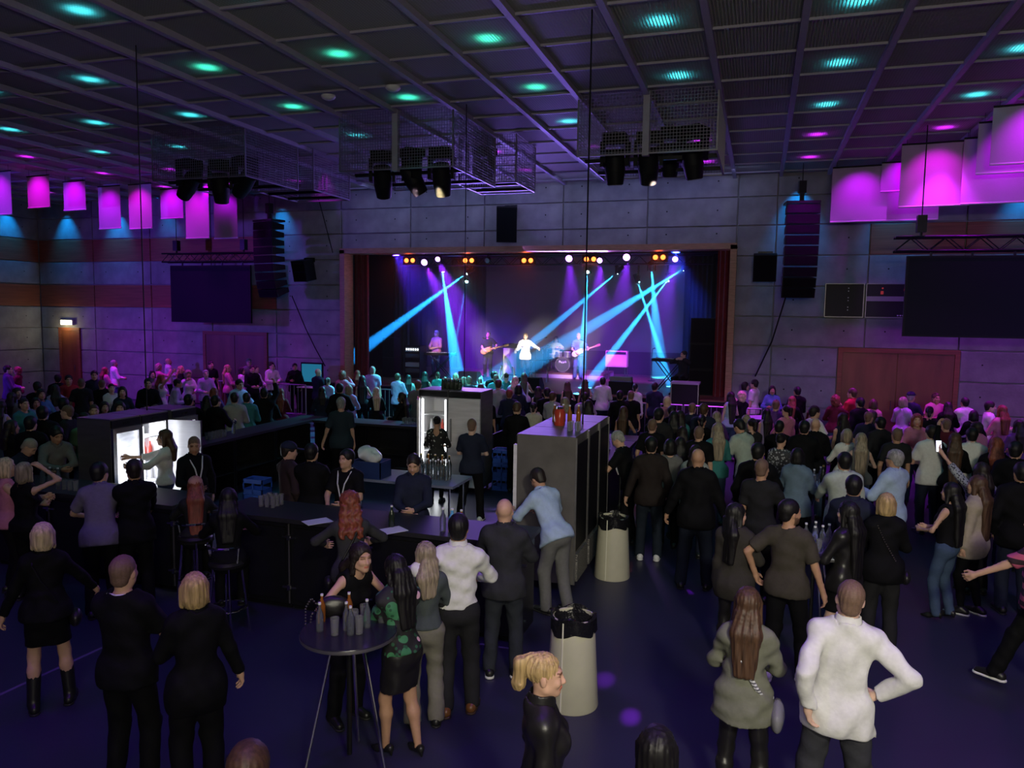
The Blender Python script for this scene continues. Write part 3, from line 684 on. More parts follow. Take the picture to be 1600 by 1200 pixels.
HAIRC = {'black': (0.006, 0.005, 0.005), 'dark': (0.016, 0.010, 0.008), 'brown': (0.075, 0.038, 0.02), 'red': (0.22, 0.055, 0.03), 'blond': (0.45, 0.31, 0.14), 'ash': (0.30, 0.24, 0.17), 'grey': (0.30, 0.29, 0.28), 'pale': (0.60, 0.46, 0.30)}
HAIR = {k: mat('hair_' + k, v, 0.55, noise=0.45, nscale=60, stretch=(1, 1, 0.08), spec=0.45) for k, v in HAIRC.items()}
BUZZ = {k: mat('stubble_' + k, tuple(.62 * a + .38 * b for a, b in zip(v, (.42, .25, .17))), 0.7, noise=.2, nscale=90) for k, v in HAIRC.items()}
def cloth(name, col, rough=0.8, **k): return mat('cloth_' + name, col, rough, noise=k.pop('noise', 0.06), nscale=k.pop('nscale', 30), spec=k.pop('spec', 0.14), bump=k.pop('bump', .4), bscale=k.pop('bscale', 10), **k)
CL = {n: cloth(n, c) for n, c in {
    'black': (0.0055, 0.0055, 0.007), 'charcoal': (0.020, 0.020, 0.023), 'grey': (0.16, 0.16, 0.16), 'light grey': (0.38, 0.38, 0.38), 'white': (0.74, 0.74, 0.73), 'cream': (0.62, 0.58, 0.48), 'navy': (0.018, 0.022, 0.045),
    'blue': (0.10, 0.20, 0.42), 'light blue': (0.42, 0.55, 0.74), 'denim': (0.060, 0.095, 0.17), 'teal': (0.05, 0.22, 0.22), 'green': (0.09, 0.16, 0.09), 'olive': (0.10, 0.10, 0.06), 'brown': (0.075, 0.055, 0.04), 'beige': (0.42, 0.36, 0.28),
    'pink': (0.55, 0.20, 0.30), 'red': (0.40, 0.03, 0.04), 'burgundy': (0.10, 0.015, 0.025), 'purple': (0.12, 0.05, 0.22), 'lilac': (0.42, 0.32, 0.55), 'yellow': (0.55, 0.42, 0.08)}.items()}
CL['leather'] = mat('black_leather', (0.014, 0.013, 0.013), 0.36, spec=0.5, noise=0.1, bump=0.10, bscale=22)
SHOE_B = [mat('shoe_black', (0.012, 0.012, 0.012), 0.4), mat('sole_black', (0.015, 0.015, 0.015), 0.6)]
SHOE_W = [mat('shoe_white', (0.75, 0.75, 0.76), 0.5), mat('sole_white', (0.8, 0.8, 0.8), 0.5)]
SHOE_BW = [SHOE_B[0], SHOE_W[1]]
SHOE_BR = [mat('shoe_brown', (0.17, 0.07, 0.02), 0.35), mat('sole_brown', (0.05, 0.025, 0.015), 0.6)]
def place(o, x, y, az, z=0.0): o.location = (float(x), float(y), z); o.rotation_euler = (0, 0, -math.radians(az)); return o
def person(label, pos, az=0, H=1.75, sex='m', pose=None, skin='fair', hair=('short', 'dark'), top=None, bottom=None, shoes=('shoe', SHOE_B), q=1.0, z=0.0, group=None, hand=True, beard=0.0, cap=None, fat=1.0):
    """one posed figure: body mesh with hair, clothes and shoes as its parts"""
    f = skeleton(H, sex, fat=fat, **(pose or {})); seed = random.randrange(9999); f.skirt = bool(bottom) and bottom.get('kind') == 'skirt'
    o = link('person', body_mesh(f, [SKIN[skin]], 0.022 * q, (0.009 if q < 1.3 else 0.012) * min(q, 1.2), 0.008, finger=hand, beard=beard, cover=1.0 if f.skirt or not bottom else 0.78)); tag(o, label, 'person', group)
    place(o, pos[0], pos[1], az, z)
    if hair: link('hair', hair_mesh(f, [(BUZZ if hair[0] == 'buzz' else HAIR)[hair[1]]], hair[0], 0.010 * q, seed), o)
    if cap: link('cap', cap_mesh(f, [CL[cap]] if isinstance(cap, str) else [cap[0]], 0.011 * q, 0 if isinstance(cap, str) else cap[1]), o)
    if top:
        t = dict(top); mt = t.pop('mat'); nm = t.pop('name', 'shirt'); link(nm, top_mesh(f, [CL[mt] if isinstance(mt, str) else mt], t.pop('res', 0.015) * q, seed=seed, name=nm, **t), o)
    if bottom:
        t = dict(bottom); mt = t.pop('mat'); nm = t.pop('name', None) or ('skirt' if t.get('kind') == 'skirt' else 'trousers'); link(nm, bottom_mesh(f, [CL[mt] if isinstance(mt, str) else mt], t.pop('res', 0.016) * q, seed=seed + 1, name=nm, **t), o)
    if shoes:
        for nm in 'rl': link('shoe', shoe_mesh(f, nm, shoes[1], shoes[0], 0.011 * q), o)
    o['_f'] = 0; del o['_f']
    FIGS[o.name] = f
    return o
FIGS = {}

# ================================================================== STAGE
STAGEWOOD = mat('stage_boards', (0.16, 0.085, 0.045), 0.35, noise=0.25, nscale=2, stretch=(0.3, 6, 1))
trim = structure(MB().bb(PX0 - .02, PX0 + .16, YW - .1, YW + .5, STG, PZ1).bb(PX1 - .16, PX1 + .02, YW - .1, YW + .5, STG, PZ1).bb(PX0 - .02, PX1 + .02, YW - .1, YW + .5, PZ1 - .12, PZ1 + .05).build('trim_1', FRAMEWOOD))
floor_stage = structure(MB().bb(PX0 - 1.6, PX1 + 1.6, YW - .35, YS + .2, 0.0, STG - .03).build('floor_stage', BLACK))
for k in range(28):            # stage boards
    y0 = YW - .37 + k * .31; MB().bb(PX0 + .0 if y0 < YW + .4 else PX0 - 1.5, PX1 if y0 < YW + .4 else PX1 + 1.5, y0, y0 + .303, STG - .03, STG).build('stage_board', STAGEWOOD, floor_stage)
structure(MB().bb(PX0 - 1.8, PX1 + 1.8, YS, YS + .2, 0, 7.2).build('wall_stage_back', BLACK))
structure(MB().bb(PX0 - 1.8, PX0 - 1.6, YW + .45, YS, 0, 7.2).build('wall_stage_left', BLACK))
structure(MB().bb(PX1 + 1.6, PX1 + 1.8, YW + .45, YS, 0, 7.2).build('wall_stage_right', BLACK))
structure(MB().bb(PX0 - 1.8, PX1 + 1.8, YW + .45, YS + .2, 7.0, 7.2).build('ceiling_stage', BLACK))
def curtain(name, x0, x1, y0, y1, z0, z1, m, label, cat='curtain', pitch=0.16, amp=0.05):
    a = Vector((x0, y0, 0)); b = Vector((x1, y1, 0)); L = (b - a).length; n = max(8, int(L / pitch * 8)); u = (b - a) / L; w = Vector((-u.y, u.x, 0)); mb = MB(); P = []
    for i in range(n + 1):
        t = L * i / n; o = amp * math.sin(2 * math.pi * t / pitch) + .3 * amp * math.sin(2 * math.pi * t / pitch * .37 + 1)
        for z in (z0, z1): p = a + u * t + w * o; P.append((p.x, p.y, z))
    for i in range(n + 1):
        t = L * i / n; o = amp * math.sin(2 * math.pi * t / pitch) + .3 * amp * math.sin(2 * math.pi * t / pitch * .37 + 1) + .012
        for z in (z0, z1): p = a + u * t + w * o; P.append((p.x, p.y, z))
    k = 2 * (n + 1); F = []
    for i in range(n): F += [(2 * i, 2 * i + 2, 2 * i + 3, 2 * i + 1), (k + 2 * i, k + 2 * i + 1, k + 2 * i + 3, k + 2 * i + 2), (2 * i, k + 2 * i, k + 2 * i + 2, 2 * i + 2), (2 * i + 1, 2 * i + 3, k + 2 * i + 3, k + 2 * i + 1)]
    F += [(0, 1, k + 1, k), (2 * n, k + 2 * n, k + 2 * n + 1, 2 * n + 1)]
    return tag(mb.add(P, F).build(name, m, smooth=True), label, cat)
curtain('stage_curtain', PX0 + .15, PX0 + .62, YW + .6, YW + .75, STG + .01, PZ1 + .4, CURTAIN, 'dark red curtain gathered at the left side of the stage opening')
curtain('stage_curtain', PX1 - .55, PX1 - .15, YW + .75, YW + .6, STG + .01, PZ1 + .4, CURTAIN, 'dark red curtain gathered at the right side of the stage opening')
curtain('masking_drape', PX0 + .2, PX0 + .9, 26.5, 26.6, STG + .01, 6.4, DRAPE, 'black masking drape behind the tall speaker at stage left edge', 'drape')
curtain('masking_drape', PX1 - 1.6, PX1 - .2, 27.0, 26.8, STG + .01, 6.4, DRAPE, 'black masking drape behind the speaker stack on the right of stage', 'drape')
curtain('back_drape', PX0 - 1.0, -11.35, YS - .25, YS - .25, STG + .01, 6.4, mat('blue_drape', (0.03, 0.03, 0.05), .85), 'dark pleated back drape left of the projection screen', 'drape', .3, .06)
curtain('back_drape', -2.9, PX1 + 1.0, YS - .25, YS - .25, STG + .01, 6.4, MATS['blue_drape'], 'dark pleated back drape right of the projection screen', 'drape', .3, .06)
t = thing('projection_screen', 'large grey projection screen hanging at the back of the stage', 'screen', (-7.1, YS - .4, 2.0))
MB().bb(-4.2, 4.2, 0, .02, 0, 4.0).build('screen_cloth', mat('screen_cloth', (0.30, 0.25, 0.24), .8), t); MB().bb(-4.25, 4.25, -.02, .04, -.06, 0).build('bottom_bar', BLACK, t); MB().tube((-4.3, .06, 4.08), (4.3, .06, 4.08), .08).build('roller_tube', BLACK, t)
# haze hanging in the stage
hz = MB().bb(PX0 - .4, PX1 + .4, YW + .46, YS - .5, STG + .02, 6.6)
hm = bpy.data.materials.new('stage_haze'); hm.use_nodes = True; hm.node_tree.nodes.clear()
_vs = hm.node_tree.nodes.new('ShaderNodeVolumeScatter'); _vs.inputs['Density'].default_value = 0.045; _vs.inputs['Color'].default_value = (.95, .95, 1, 1); _vs.inputs['Anisotropy'].default_value = 0.15
_vo = hm.node_tree.nodes.new('ShaderNodeOutputMaterial'); hm.node_tree.links.new(_vs.outputs[0], _vo.inputs['Volume'])
try: hm.cycles.homogeneous_volume = True; hm.cycles.volume_sampling = 'EQUIANGULAR'
except Exception: pass
o = hz.build('stage_haze', hm); tag(o, 'thin smoke haze filling the stage and showing the light beams', 'haze', kind='stuff')

# lighting bar and lamps above the stage
def truss(name, label, a, b, w=.29, loc=None):
    """square lattice truss from a to b (along x)"""
    t = thing(name, label, 'truss', ((a[0] + b[0]) / 2, a[1], a[2])); L = abs(b[0] - a[0]); h = w / 2
    for sy in (-h, h):
        for sz in (-h, h): MB().tube((-L / 2, sy, sz), (L / 2, sy, sz), .025, n=8).build('chord', TRUSSM, t)
    mb = MB(); n = max(2, int(L / .3))
    for i in range(n):
        x0, x1 = -L / 2 + L * i / n, -L / 2 + L * (i + 1) / n
        for s in (-h, h):
            z = (h, -h) if i % 2 else (-h, h); mb.tube((x0, s, z[0]), (x1, s, z[1]), .011, n=5); mb.tube((x0, z[0], s), (x1, z[1], s), .011, n=5)
    mb.build('lacing', TRUSSM, t); return t
TRUSSM = mat('dark_truss', (0.05, 0.05, 0.055), .3, .9)
truss('lighting_truss', 'black lighting truss across the front of the stage', (PX0 + .5, 24.85, 5.62), (PX1 - .5, 24.85, 5.62))
truss('lighting_truss', 'black lighting truss deeper over the stage carrying the beam lights', (PX0 + .8, 26.0, 5.35), (PX1 - .8, 26.0, 5.35))
AMB = emis('amber_lens', (1.0, 0.17, 0.03), 5.0); VIOL = emis('violet_lens', (0.55, 0.25, 1.0), 9.0); OFFL = mat('lens_off', (0.25, 0.25, 0.3), .1, spec=.8); CYL = emis('cyan_lens', (0.35, 0.9, 1.0), 60.0)
ordn = ['leftmost', 'second', 'third', 'fourth', 'rightmost']
for i, p in enumerate([(640, 407), (732, 407), (824, 407), (922, 405), (1030, 402)]):
    c = at_y(*p, 24.7); t = thing('blinder_lamp', '%s of five amber two-cell blinders over the stage%s' % (ordn[i], '' if i in (0, 4) else ', from the left'), 'stage lamp', c, 0, 'amber blinders')
    MB().bb(-.26, .26, .0, .16, -.14, .14).build('housing', BLACK, t); MB().bb(-.03, .03, .0, .06, .14, .24).build('clamp', BLACKMETAL, t)
    for sx in (-.12, .12): MB().tube((sx, -.02, 0), (sx, .01, 0), .075, .08, 16).build('lens', AMB, t)
    spot('blinder_light', tuple(c + _v(0, -.1, 0)), tuple(c + _v(0, -2.5, -2)), 30, (1, .12, .02), 150, 1.0, .1)
for i, (p, on) in enumerate([((663, 410), 1), ((684, 405), 1), ((761, 407), 0), ((889, 404), 1), ((937, 407), 1), ((979, 402), 1), ((1055, 405), 1)]):
    c = at_y(*p, 24.6); t = thing('par_lamp', ['round violet stage lamp nearest the left amber blinder', 'small tilted violet lamp second from left over the stage', 'unlit round stage lamp beside the second amber blinder', 'big round violet lamp at stage middle right of centre blinder', 'small tilted violet lamp beside the fourth amber blinder', 'big round violet lamp between the two right amber blinders', 'tilted violet lamp at the far right over the stage'][i], 'stage lamp', c)
    R = Matrix.Rotation(math.radians(35), 3, 'X'); q = Vector((0, -1, -.35)).normalized(); r = .115 if i in (0, 3, 5) else .09
    MB().tube(-q * .22, q * .0, r * .8, r, 16).build('housing', BLACK, t, True); MB().tube(q * 0.0, q * .012, r * .96, r * .96, 18).build('lens', VIOL if on else OFFL, t); MB().bb(-.02, .02, .07, .12, .02, .2).build('yoke', BLACKMETAL, t)
    if on: spot('par_light', tuple(c + _v(0, .1, -.1)), (c[0] * .75 - 2.2, 29.0, 1.0), 9000 if i < 2 else 5200, (0.26, 0.02, 1.0), 30, .8, .08)
beams = [((691, 425), at_z(716, 592, STG), 9, 1.0), ((729, 427), at_y(520, 580, 24.2), 6.0, .9), ((729, 440), at_z(700, 600, STG), 2.5, .15), ((918, 425), at_z(906, 615, STG), 5, .55), ((964, 426), at_y(800, 562, 25.4), 5.5, .5),
         ((997, 441), at_z(1048, 604, STG), 5, .8), ((1018, 421), at_z(1032, 590, STG), 8, .5), ((1043, 438), at_z(914, 606, STG), 5.0, .9), ((1067, 421), at_y(842, 560, 25.2), 7, .6)]
bl = ['leftmost', 'second', 'third', 'fourth', 'fifth', 'sixth', 'seventh', 'eighth', 'rightmost']
for i, (p, tg, an, pw) in enumerate(beams):
    c = at_y(*p, 26.0 if i not in (2, 5, 7) else 26.4); d = (tg - c) / np.linalg.norm(tg - c)
    t = thing('beam_light', '%s cyan moving beam light under the stage truss%s' % (bl[i], '' if i in (0, 8) else ', counted from left'), 'stage lamp', c, 0, 'cyan beam lights'); D = Vector(d)
    MB().tube(-D * .30, D * 0, .10, .085, 14).build('head', BLACK, t, True); MB().tube(D * 0.0, D * .01, .06, .06, 16).build('lens', CYL, t); yk = MB(); sw_ = abs(d[0]) > abs(d[1]); bbx = lambda a, b, e, g_, z0, z1: yk.bb(e, g_, a, b, z0, z1) if sw_ else yk.bb(a, b, e, g_, z0, z1); bbx(-.14, -.11, -.04, .04, -.05, .2); bbx(.11, .14, -.04, .04, -.05, .2); bbx(-.14, .14, -.05, .05, .18, .23); yk.bb(-.03, .03, -.03, .03, .22, 5.21 - c[2]); (yk.bb(-.03, .03, -.4, .03, 5.21 - c[2], 5.25 - c[2]) if i in (2, 5, 7) else None); yk.build('yoke', BLACKMETAL, t)
    spot('beam', tuple(c + d * .03), tuple(tg), 260000 * pw * (an / 6.0) ** -.3, (0.015, 0.33, 1.0) if i in (0, 1) else (.02, .40, 1.0), an, .35, .02)
spot('front_key', (-1.6, 14.6, 6.0), (-7.95, 26.2, 2.15), 30000, (1.0, .88, .68), 6, .7, .1)
spot('front_key', (-1.9, 14.6, 6.0), (-7.0, 28.9, 1.7), 22000, (1.0, .84, .62), 8, .7, .1)
spot('front_key', (-6.6, 14.6, 6.0), (-9.8, 27.6, 1.7), 20000, (1.0, .84, .62), 5.5, .7, .1)
spot('front_key', (-6.4, 14.6, 6.0), (-4.9, 28.2, 1.4), 14000, (1.0, .76, .50), 6, .7, .1)
spot('front_key', (-6.9, 14.6, 6.0), (-11.6, 26.75, 2.1), 14000, (1.0, .7, .75), 4.5, .7, .1)
spot('stage_blue_wash', (-12.4, 24.6, 5.6), (-11.0, 29.5, 1.5), 5000, (.06, .02, 1.0), 50, .8, .1)  # added blue floods without fixtures, tinting both sides of the stage
spot('stage_blue_wash', (-2.6, 24.6, 5.6), (-3.0, 29.5, 1.5), 3800, (.02, .05, 1.0), 50, .8, .1)
spot('stage_to_crowd', (-8.2, 22.85, 5.75), (-9.0, 20.2, 1.0), 6500, CYAN, 75, .8, .1)
spot('stage_to_crowd', (-6.6, 22.85, 5.75), (-4.6, 19.8, 1.0), 700, (.25, .3, 1), 60, .8, .1)
spot('cage_wash', (-7.0, 14.9, 5.95), (-8.7, 20.4, 1.3), 8000, (.03, .62, .62), 31, .8, .1)
for _p, _a in (((944, 1062), 1.5), ((985, 1120), 1.2), ((1078, 925), 1.2), ((1046, 893), 1.0)): spot('gobo_spot', (-1.4, 14.9, 5.95), tuple(at_z(*_p)), 1100, (.28, .02, 1.0), _a, 1.0, .02)
spot('cage_wash', (-1.6, 14.9, 5.95), (-1.2, 21.0, 1.0), 900, (.55, .05, 1.0), 24, .8, .1)

# ---- gear on the stage
AMPTAN = mat('amp_tolex', (0.55, 0.40, 0.22), .6, bump=.3, bscale=120); KEYW = mat('key_white', (.85, .85, .82), .35)
SNARE = mat('drum_chrome', (.7, .68, .62), .2, .9); DRUMH = mat('drum_head', (0.03, .03, .035), .4); CYMB = mat('cymbal_brass', (.75, .55, .2), .25, 1.0)
def pa_stack(name, label, x, y, w, d, hs, z=STG):
    t = thing(name, label, 'speaker', (x, y, z)); zz = 0
    for h in hs:
        b = MB().bb(-w / 2, w / 2, -d / 2, d / 2, zz, zz + h - .015).build('cabinet', BLACK, t); MB().bb(-w / 2 + .03, w / 2 - .03, -d / 2 - .012, -d / 2, zz + .03, zz + h - .045).build('grille', GRILLE, b); zz += h
    return t
pa_stack('speaker_stack', 'tall slim black side-fill speaker at the left of the stage', -13.2, 26.0, .48, .5, [.75, .75, .55])
pa_stack('speaker_stack', 'big black speaker stack at the right edge of the stage', -1.55, 24.7, .95, .9, [.8, .8, .8])
def xstand(t, w, h, d=.5):
    for s in (-1, 1):
        MB().tube((-w / 2, s * d / 2, 0), (w / 2, s * d / 2, h), .018, n=8).build('stand_bar', BLACKMETAL, t); MB().tube((w / 2, s * d / 2, 0), (-w / 2, s * d / 2, h), .018, n=8).build('stand_bar', BLACKMETAL, t)
def keyboard(label, x, y, rz, w=1.2, h=.85, z=STG):
    t = thing('keyboard', label, 'keyboard', (x, y, z), rz); xstand(t, .8, h, .3)
    MB().bb(-w / 2, w / 2, -.16, .16, h, h + .09).build('case', BLACK, t); MB().bb(-w / 2 + .05, w / 2 - .05, -.15, -.01, h + .09, h + .105).build('white_keys', KEYW, t)
    mb = MB()
    for i in range(30):
        if i % 7 not in (2, 6): mb.bb(-w / 2 + .07 + i * (w - .14) / 30 + .012, -w / 2 + .07 + i * (w - .14) / 30 + .03, -.09, -.01, h + .105, h + .115)
    mb.build('black_keys', BLACK, t); return t
p = at_z(690, 590, STG); keyboard('keyboard on crossed stand in front of the keyboard player', -11.3, 26.3, math.radians(190))
keyboard('keyboard on tall crossed stand at the right of the stage', -2.75, 25.2, math.radians(165), 1.1, .95)
t = thing('rack_case', 'open equipment rack with lit panels left of the keyboard player', 'rack', (-12.2, 26.0, STG)); MB().bb(-.32, -.29, -.3, .3, 0, 1.2).bb(.29, .32, -.3, .3, 0, 1.2).bb(-.32, .32, -.3, .3, 0, .03).bb(-.32, .32, -.3, .3, 1.17, 1.2).bb(-.29, .29, .25, .3, .03, 1.17).build('case', BLACK, t)
for z, c in ((.2, 'grey'), (.42, 'w'), (.75, 'grey'), (.98, 'w')): MB().bb(-.28, .28, -.28, .2, z, z + .16).build('rack_unit', mat('rack_face_' + c, (.45, .45, .45) if c == 'w' else (.08, .08, .08), .4), t)
for i in range(6): MB().bb(-.25 + i * .09, -.2 + i * .09, -.295, -.28, 1.03, 1.1).build('lit_display', emis('rack_lit', (.9, .95, 1), 2.0), t)
def combo(label, x, y, w, h, d, z, m, grill, stand=0.0):
    t = thing('guitar_amplifier', label, 'amplifier', (x, y, z))
    if stand:
        for sx in (-1, 1): MB().path([(sx * w * .45, -.25, 0), (sx * w * .45, -.25, stand), (sx * w * .45, .25, stand), (sx * w * .45, .25, 0)], .02).build('stand_frame', CHROME, t)
    MB().bb(-w / 2, w / 2, -d / 2, d / 2, stand + .02, stand + h).build('cabinet', m, t); MB().bb(-w / 2 + .04, w / 2 - .04, -d / 2 - .01, -d / 2, stand + .06, stand + h - .16).build('grille', grill, t); MB().bb(-w / 2 + .04, w / 2 - .04, -d / 2 - .012, -d / 2, stand + h - .13, stand + h - .04).build('control_panel', BLACK, t)
    MB().bb(-.1, .1, -.015, .015, stand + h, stand + h + .03).build('handle', BLACK, t); return t
combo('tan guitar amplifier standing on a metal stand behind the stage front', -5.0, 28.2, .8, .62, .35, STG, AMPTAN, mat('tan_grille', (.62, .5, .3), .8, bump=.3, bscale=200), .5)
combo('bass amplifier tower with cream grille right of the bass player', -9.25, 28.6, .62, 1.25, .45, STG, BLACK, mat('cream_grille', (.35, .33, .28), .8, bump=.3, bscale=200))
WEDGE = [(-.3, 0), (.3, 0), (.3, .12), (.02, .4), (-.3, .4)]
for i, (x, y, lb) in enumerate([(-9.6, 25.0, 'grey-lit floor monitor wedge in front of the bass player'), (-6.95, 23.6, 'black floor monitor box in front of the drum kit at stage edge'), (-4.3, 25.3, 'floor monitor wedge in front of the guitar amplifier'), (-4.0, 23.5, 'black floor monitor wedge on the stage edge beside the fence')]):
    t = thing('stage_monitor', lb, 'monitor', (x, y, STG), math.radians(90)); mb = MB(); mb.prism([(a, b) for a, b in WEDGE], -.35, .35); mb.build('cabinet', BLACK if i % 2 else mat('monitor_grey', (.2, .19, .19), .6), t)
    q = (Vector((.02, 0, .4)) - Vector((.3, 0, .12))); MB().box((.165, 0, .265), (.36, .6, .02), Matrix.Rotation(math.radians(45), 3, 'Y')).build('grille', GRILLE, t)
# drum kit on its riser
t = thing('drum_riser', 'low lit drum riser platform at the stage centre', 'platform', (-7.0, 29.3, STG)); MB().bb(-1.5, 1.5, -1.1, 1.1, .14, .2).build('deck', STAGEWOOD, t); MB().bb(-1.5, 1.5, -1.1, -1.05, 0, .14).bb(-1.5, 1.5, 1.05, 1.1, 0, .14).bb(-1.5, -1.45, -1.05, 1.05, 0, .14).bb(1.45, 1.5, -1.05, 1.05, 0, .14).build('skirt_board', mat('riser_white', (.5, .48, .4), .5), t)
ZR = STG + .2
t = thing('drum_kit', 'drum kit with round bass drum facing the hall', 'drums', (-7.2, 28.75, ZR), math.radians(8))
b = MB().tube((0, -.2, .3), (0, .25, .3), .29, n=28).build('bass_drum', mat('drum_shell', (.35, .30, .22), .3), t, True); MB().tube((0, -.215, .3), (0, -.2, .3), .265, n=28).build('drum_head', DRUMH, b)
rim = MB()
for k in range(28):
    a0, a1 = 2 * math.pi * k / 28, 2 * math.pi * (k + 1) / 28; rim.tube((.285 * math.cos(a0), -.21, .3 + .285 * math.sin(a0)), (.285 * math.cos(a1), -.21, .3 + .285 * math.sin(a1)), .014, n=6)
rim.build('hoop', SNARE, b)
_tc = bpy.data.curves.new('lettering', 'FONT'); _tc.body = 'Pearl'; _tc.size = .14; _tc.extrude = .002; _tc.align_x = 'CENTER'; _to = bpy.data.objects.new('lettering', _tc); COL.objects.link(_to); bpy.context.view_layer.update()
_lm = bpy.data.meshes.new_from_object(_to.evaluated_get(bpy.context.evaluated_depsgraph_get())); bpy.data.objects.remove(_to); _lm.materials.clear(); _lm.materials.append(KEYW); _lo = link('lettering', _lm, b, (0, -.219, .36)); _lo.rotation_euler = (math.radians(90), 0, 0)
for nm, c, r, h in (('tom_drum', (-.17, 0, .68), .14, .2), ('tom_drum', (.17, 0, .68), .15, .22), ('floor_tom', (.52, .2, .45), .2, .4), ('snare_drum', (-.42, .3, .6), .18, .15)):
    b = MB().tube((c[0], c[1], c[2] - h / 2), (c[0], c[1], c[2] + h / 2), r, n=20).build(nm, SNARE, t, True); MB().tube((c[0], c[1], c[2] + h / 2), (c[0], c[1], c[2] + h / 2 + .008), r * .96, n=20).build('drum_head', KEYW, b)
    if nm in ('floor_tom', 'snare_drum'):
        for k in range(3): MB().tube((c[0] + r * math.cos(k * 2.1), c[1] + r * math.sin(k * 2.1), 0), (c[0] + r * math.cos(k * 2.1), c[1] + r * math.sin(k * 2.1), c[2]), .012, n=6).build('drum_leg', CHROME, b)
for c, r in (((-.65, .1, 1.0), .22), ((.65, .0, 1.05), .24), ((-.85, .35, .85), .17)):
    s_ = MB().tube((c[0], c[1], 0), (c[0], c[1], c[2]), .014, n=6).build('cymbal_stand', CHROME, t); MB().lathe([(r, 0), (r * .3, .02), (.03, .045), (.002, .05)], (c[0], c[1], c[2]), 20).build('cymbal', CYMB, s_)
def mic_stand(label, x, y, h, boom=.0, z=STG):
    t = thing('microphone_stand', label, 'mic stand', (x, y, z)); MB().tube((0, 0, 0), (0, 0, h), .011, n=6).build('pole', BLACKMETAL, t); MB().lathe([(.14, 0), (.14, .02), (.02, .035)], n=16).build('base', BLACKMETAL, t)
    e = (boom, -.05, h + abs(boom) * .45); MB().tube((0, 0, h), e, .009, n=6).build('boom', BLACKMETAL, t); MB().tube(e, (e[0] + (.09 if boom >= 0 else -.09), e[1], e[2] + .03), .018, .026, 8).build('microphone', GRILLE, t); return t
mic_stand('boom microphone stand left of the drum kit', -7.9, 27.3, 1.4, .35); mic_stand('straight microphone stand beside the guitar player', -5.9, 27.0, 1.45, -.12); mic_stand('round-based stand right of the guitar amplifier', -3.75, 28.6, 1.2, .02); mic_stand('microphone stand in front of the bass player', -9.55, 26.9, 1.4, -.2)
t = thing('side_table', 'small black table with a keyboard top beside the singer', 'table', (-7.45, 26.3, STG)); MB().bb(-.35, .35, -.2, .2, .78, .82).build('table_top', BLACK, t)
for sx in (-.3, .3): MB().tube((sx, -.15, 0), (sx, .15, .78), .014, n=6).build('leg', CHROME, t); MB().tube((sx, .15, 0), (sx, -.15, .78), .014, n=6).build('leg', CHROME, t)
t = thing('flight_case', 'purple-lit flight case standing at the right front of the stage', 'case', (-1.95, 22.4, 0)); MB().bb(-.38, .38, -.3, .3, 0.05, 1.55).build('body', BLACK, t); MB().bb(-.4, .4, -.32, .32, 1.55, 1.6).build('lid', mat('case_lid', (.35, .33, .38), .5), t)
for sx in (-.38, .38): MB().bb(sx - .012, sx + .012, -.312, -.29, .05, 1.55).build('edge_strip', STEEL, t)
t = thing('monitor_screen', 'small screen showing a bright blue picture at the left stage corner', 'screen', (-14.3, 22.3, 0)); MB().bb(-.42, .42, .0, .06, 1.05, 1.75).build('bezel', BLACK, t); MB().bb(-.38, .38, -.006, 0, 1.1, 1.7).build('display', emis('display_blue', (.03, .28, .5), .5), t); MB().tube((0, .03, 0), (0, .03, 1.05), .03).build('stand_pole', BLACKMETAL, t); MB().bb(-.3, .3, -.2, .25, 0, .03).build('stand_base', BLACKMETAL, t); MB().bb(-.36, .36, -.35, .1, .92, .95).build('shelf', WHITE, t)
# crowd barriers
RAIL = mat('galvanised', (.5, .5, .53), .35, .9)
def barrier(label, x, y, w, rz=0):
    t = thing('crowd_barrier', label, 'barrier', (x, y, 0), rz, 'crowd barriers'); fr = MB().path([(-w / 2, 0, .12), (-w / 2, 0, 1.08), (w / 2, 0, 1.08), (w / 2, 0, .12), (-w / 2, 0, .12)], .021, 8); fr.build('frame', RAIL, t)
    n = int(w / .14)
    for k in range(1, n): MB().tube((-w / 2 + w * k / n, 0, .12), (-w / 2 + w * k / n, 0, 1.08), .009, n=5).build('bar', RAIL, t)
    for sx in (-w / 2 + .3, w / 2 - .3): MB().bb(sx - .03, sx + .03, -.28, .28, 0, .04).bb(sx - .02, sx + .02, -.02, .02, .03, .14).build('foot', RAIL, t)
bx = [at_z(p, 612, 1.08) for p in (352, 405, 452)]
barrier('metal crowd barrier holding back people at the left door, leftmost', -16.9, 21.4, 1.9); barrier('metal crowd barrier left of the stage, second from left', -14.9, 21.4, 1.9); barrier('metal crowd barrier below the black stage-left monitor', -11.6, 21.3, 2.0)
barrier('metal crowd barrier at the right of the stage with grey light', -2.9, 21.0, 2.0); barrier('metal crowd barrier lit magenta at far right of the stage', -.85, 21.0, 2.0)

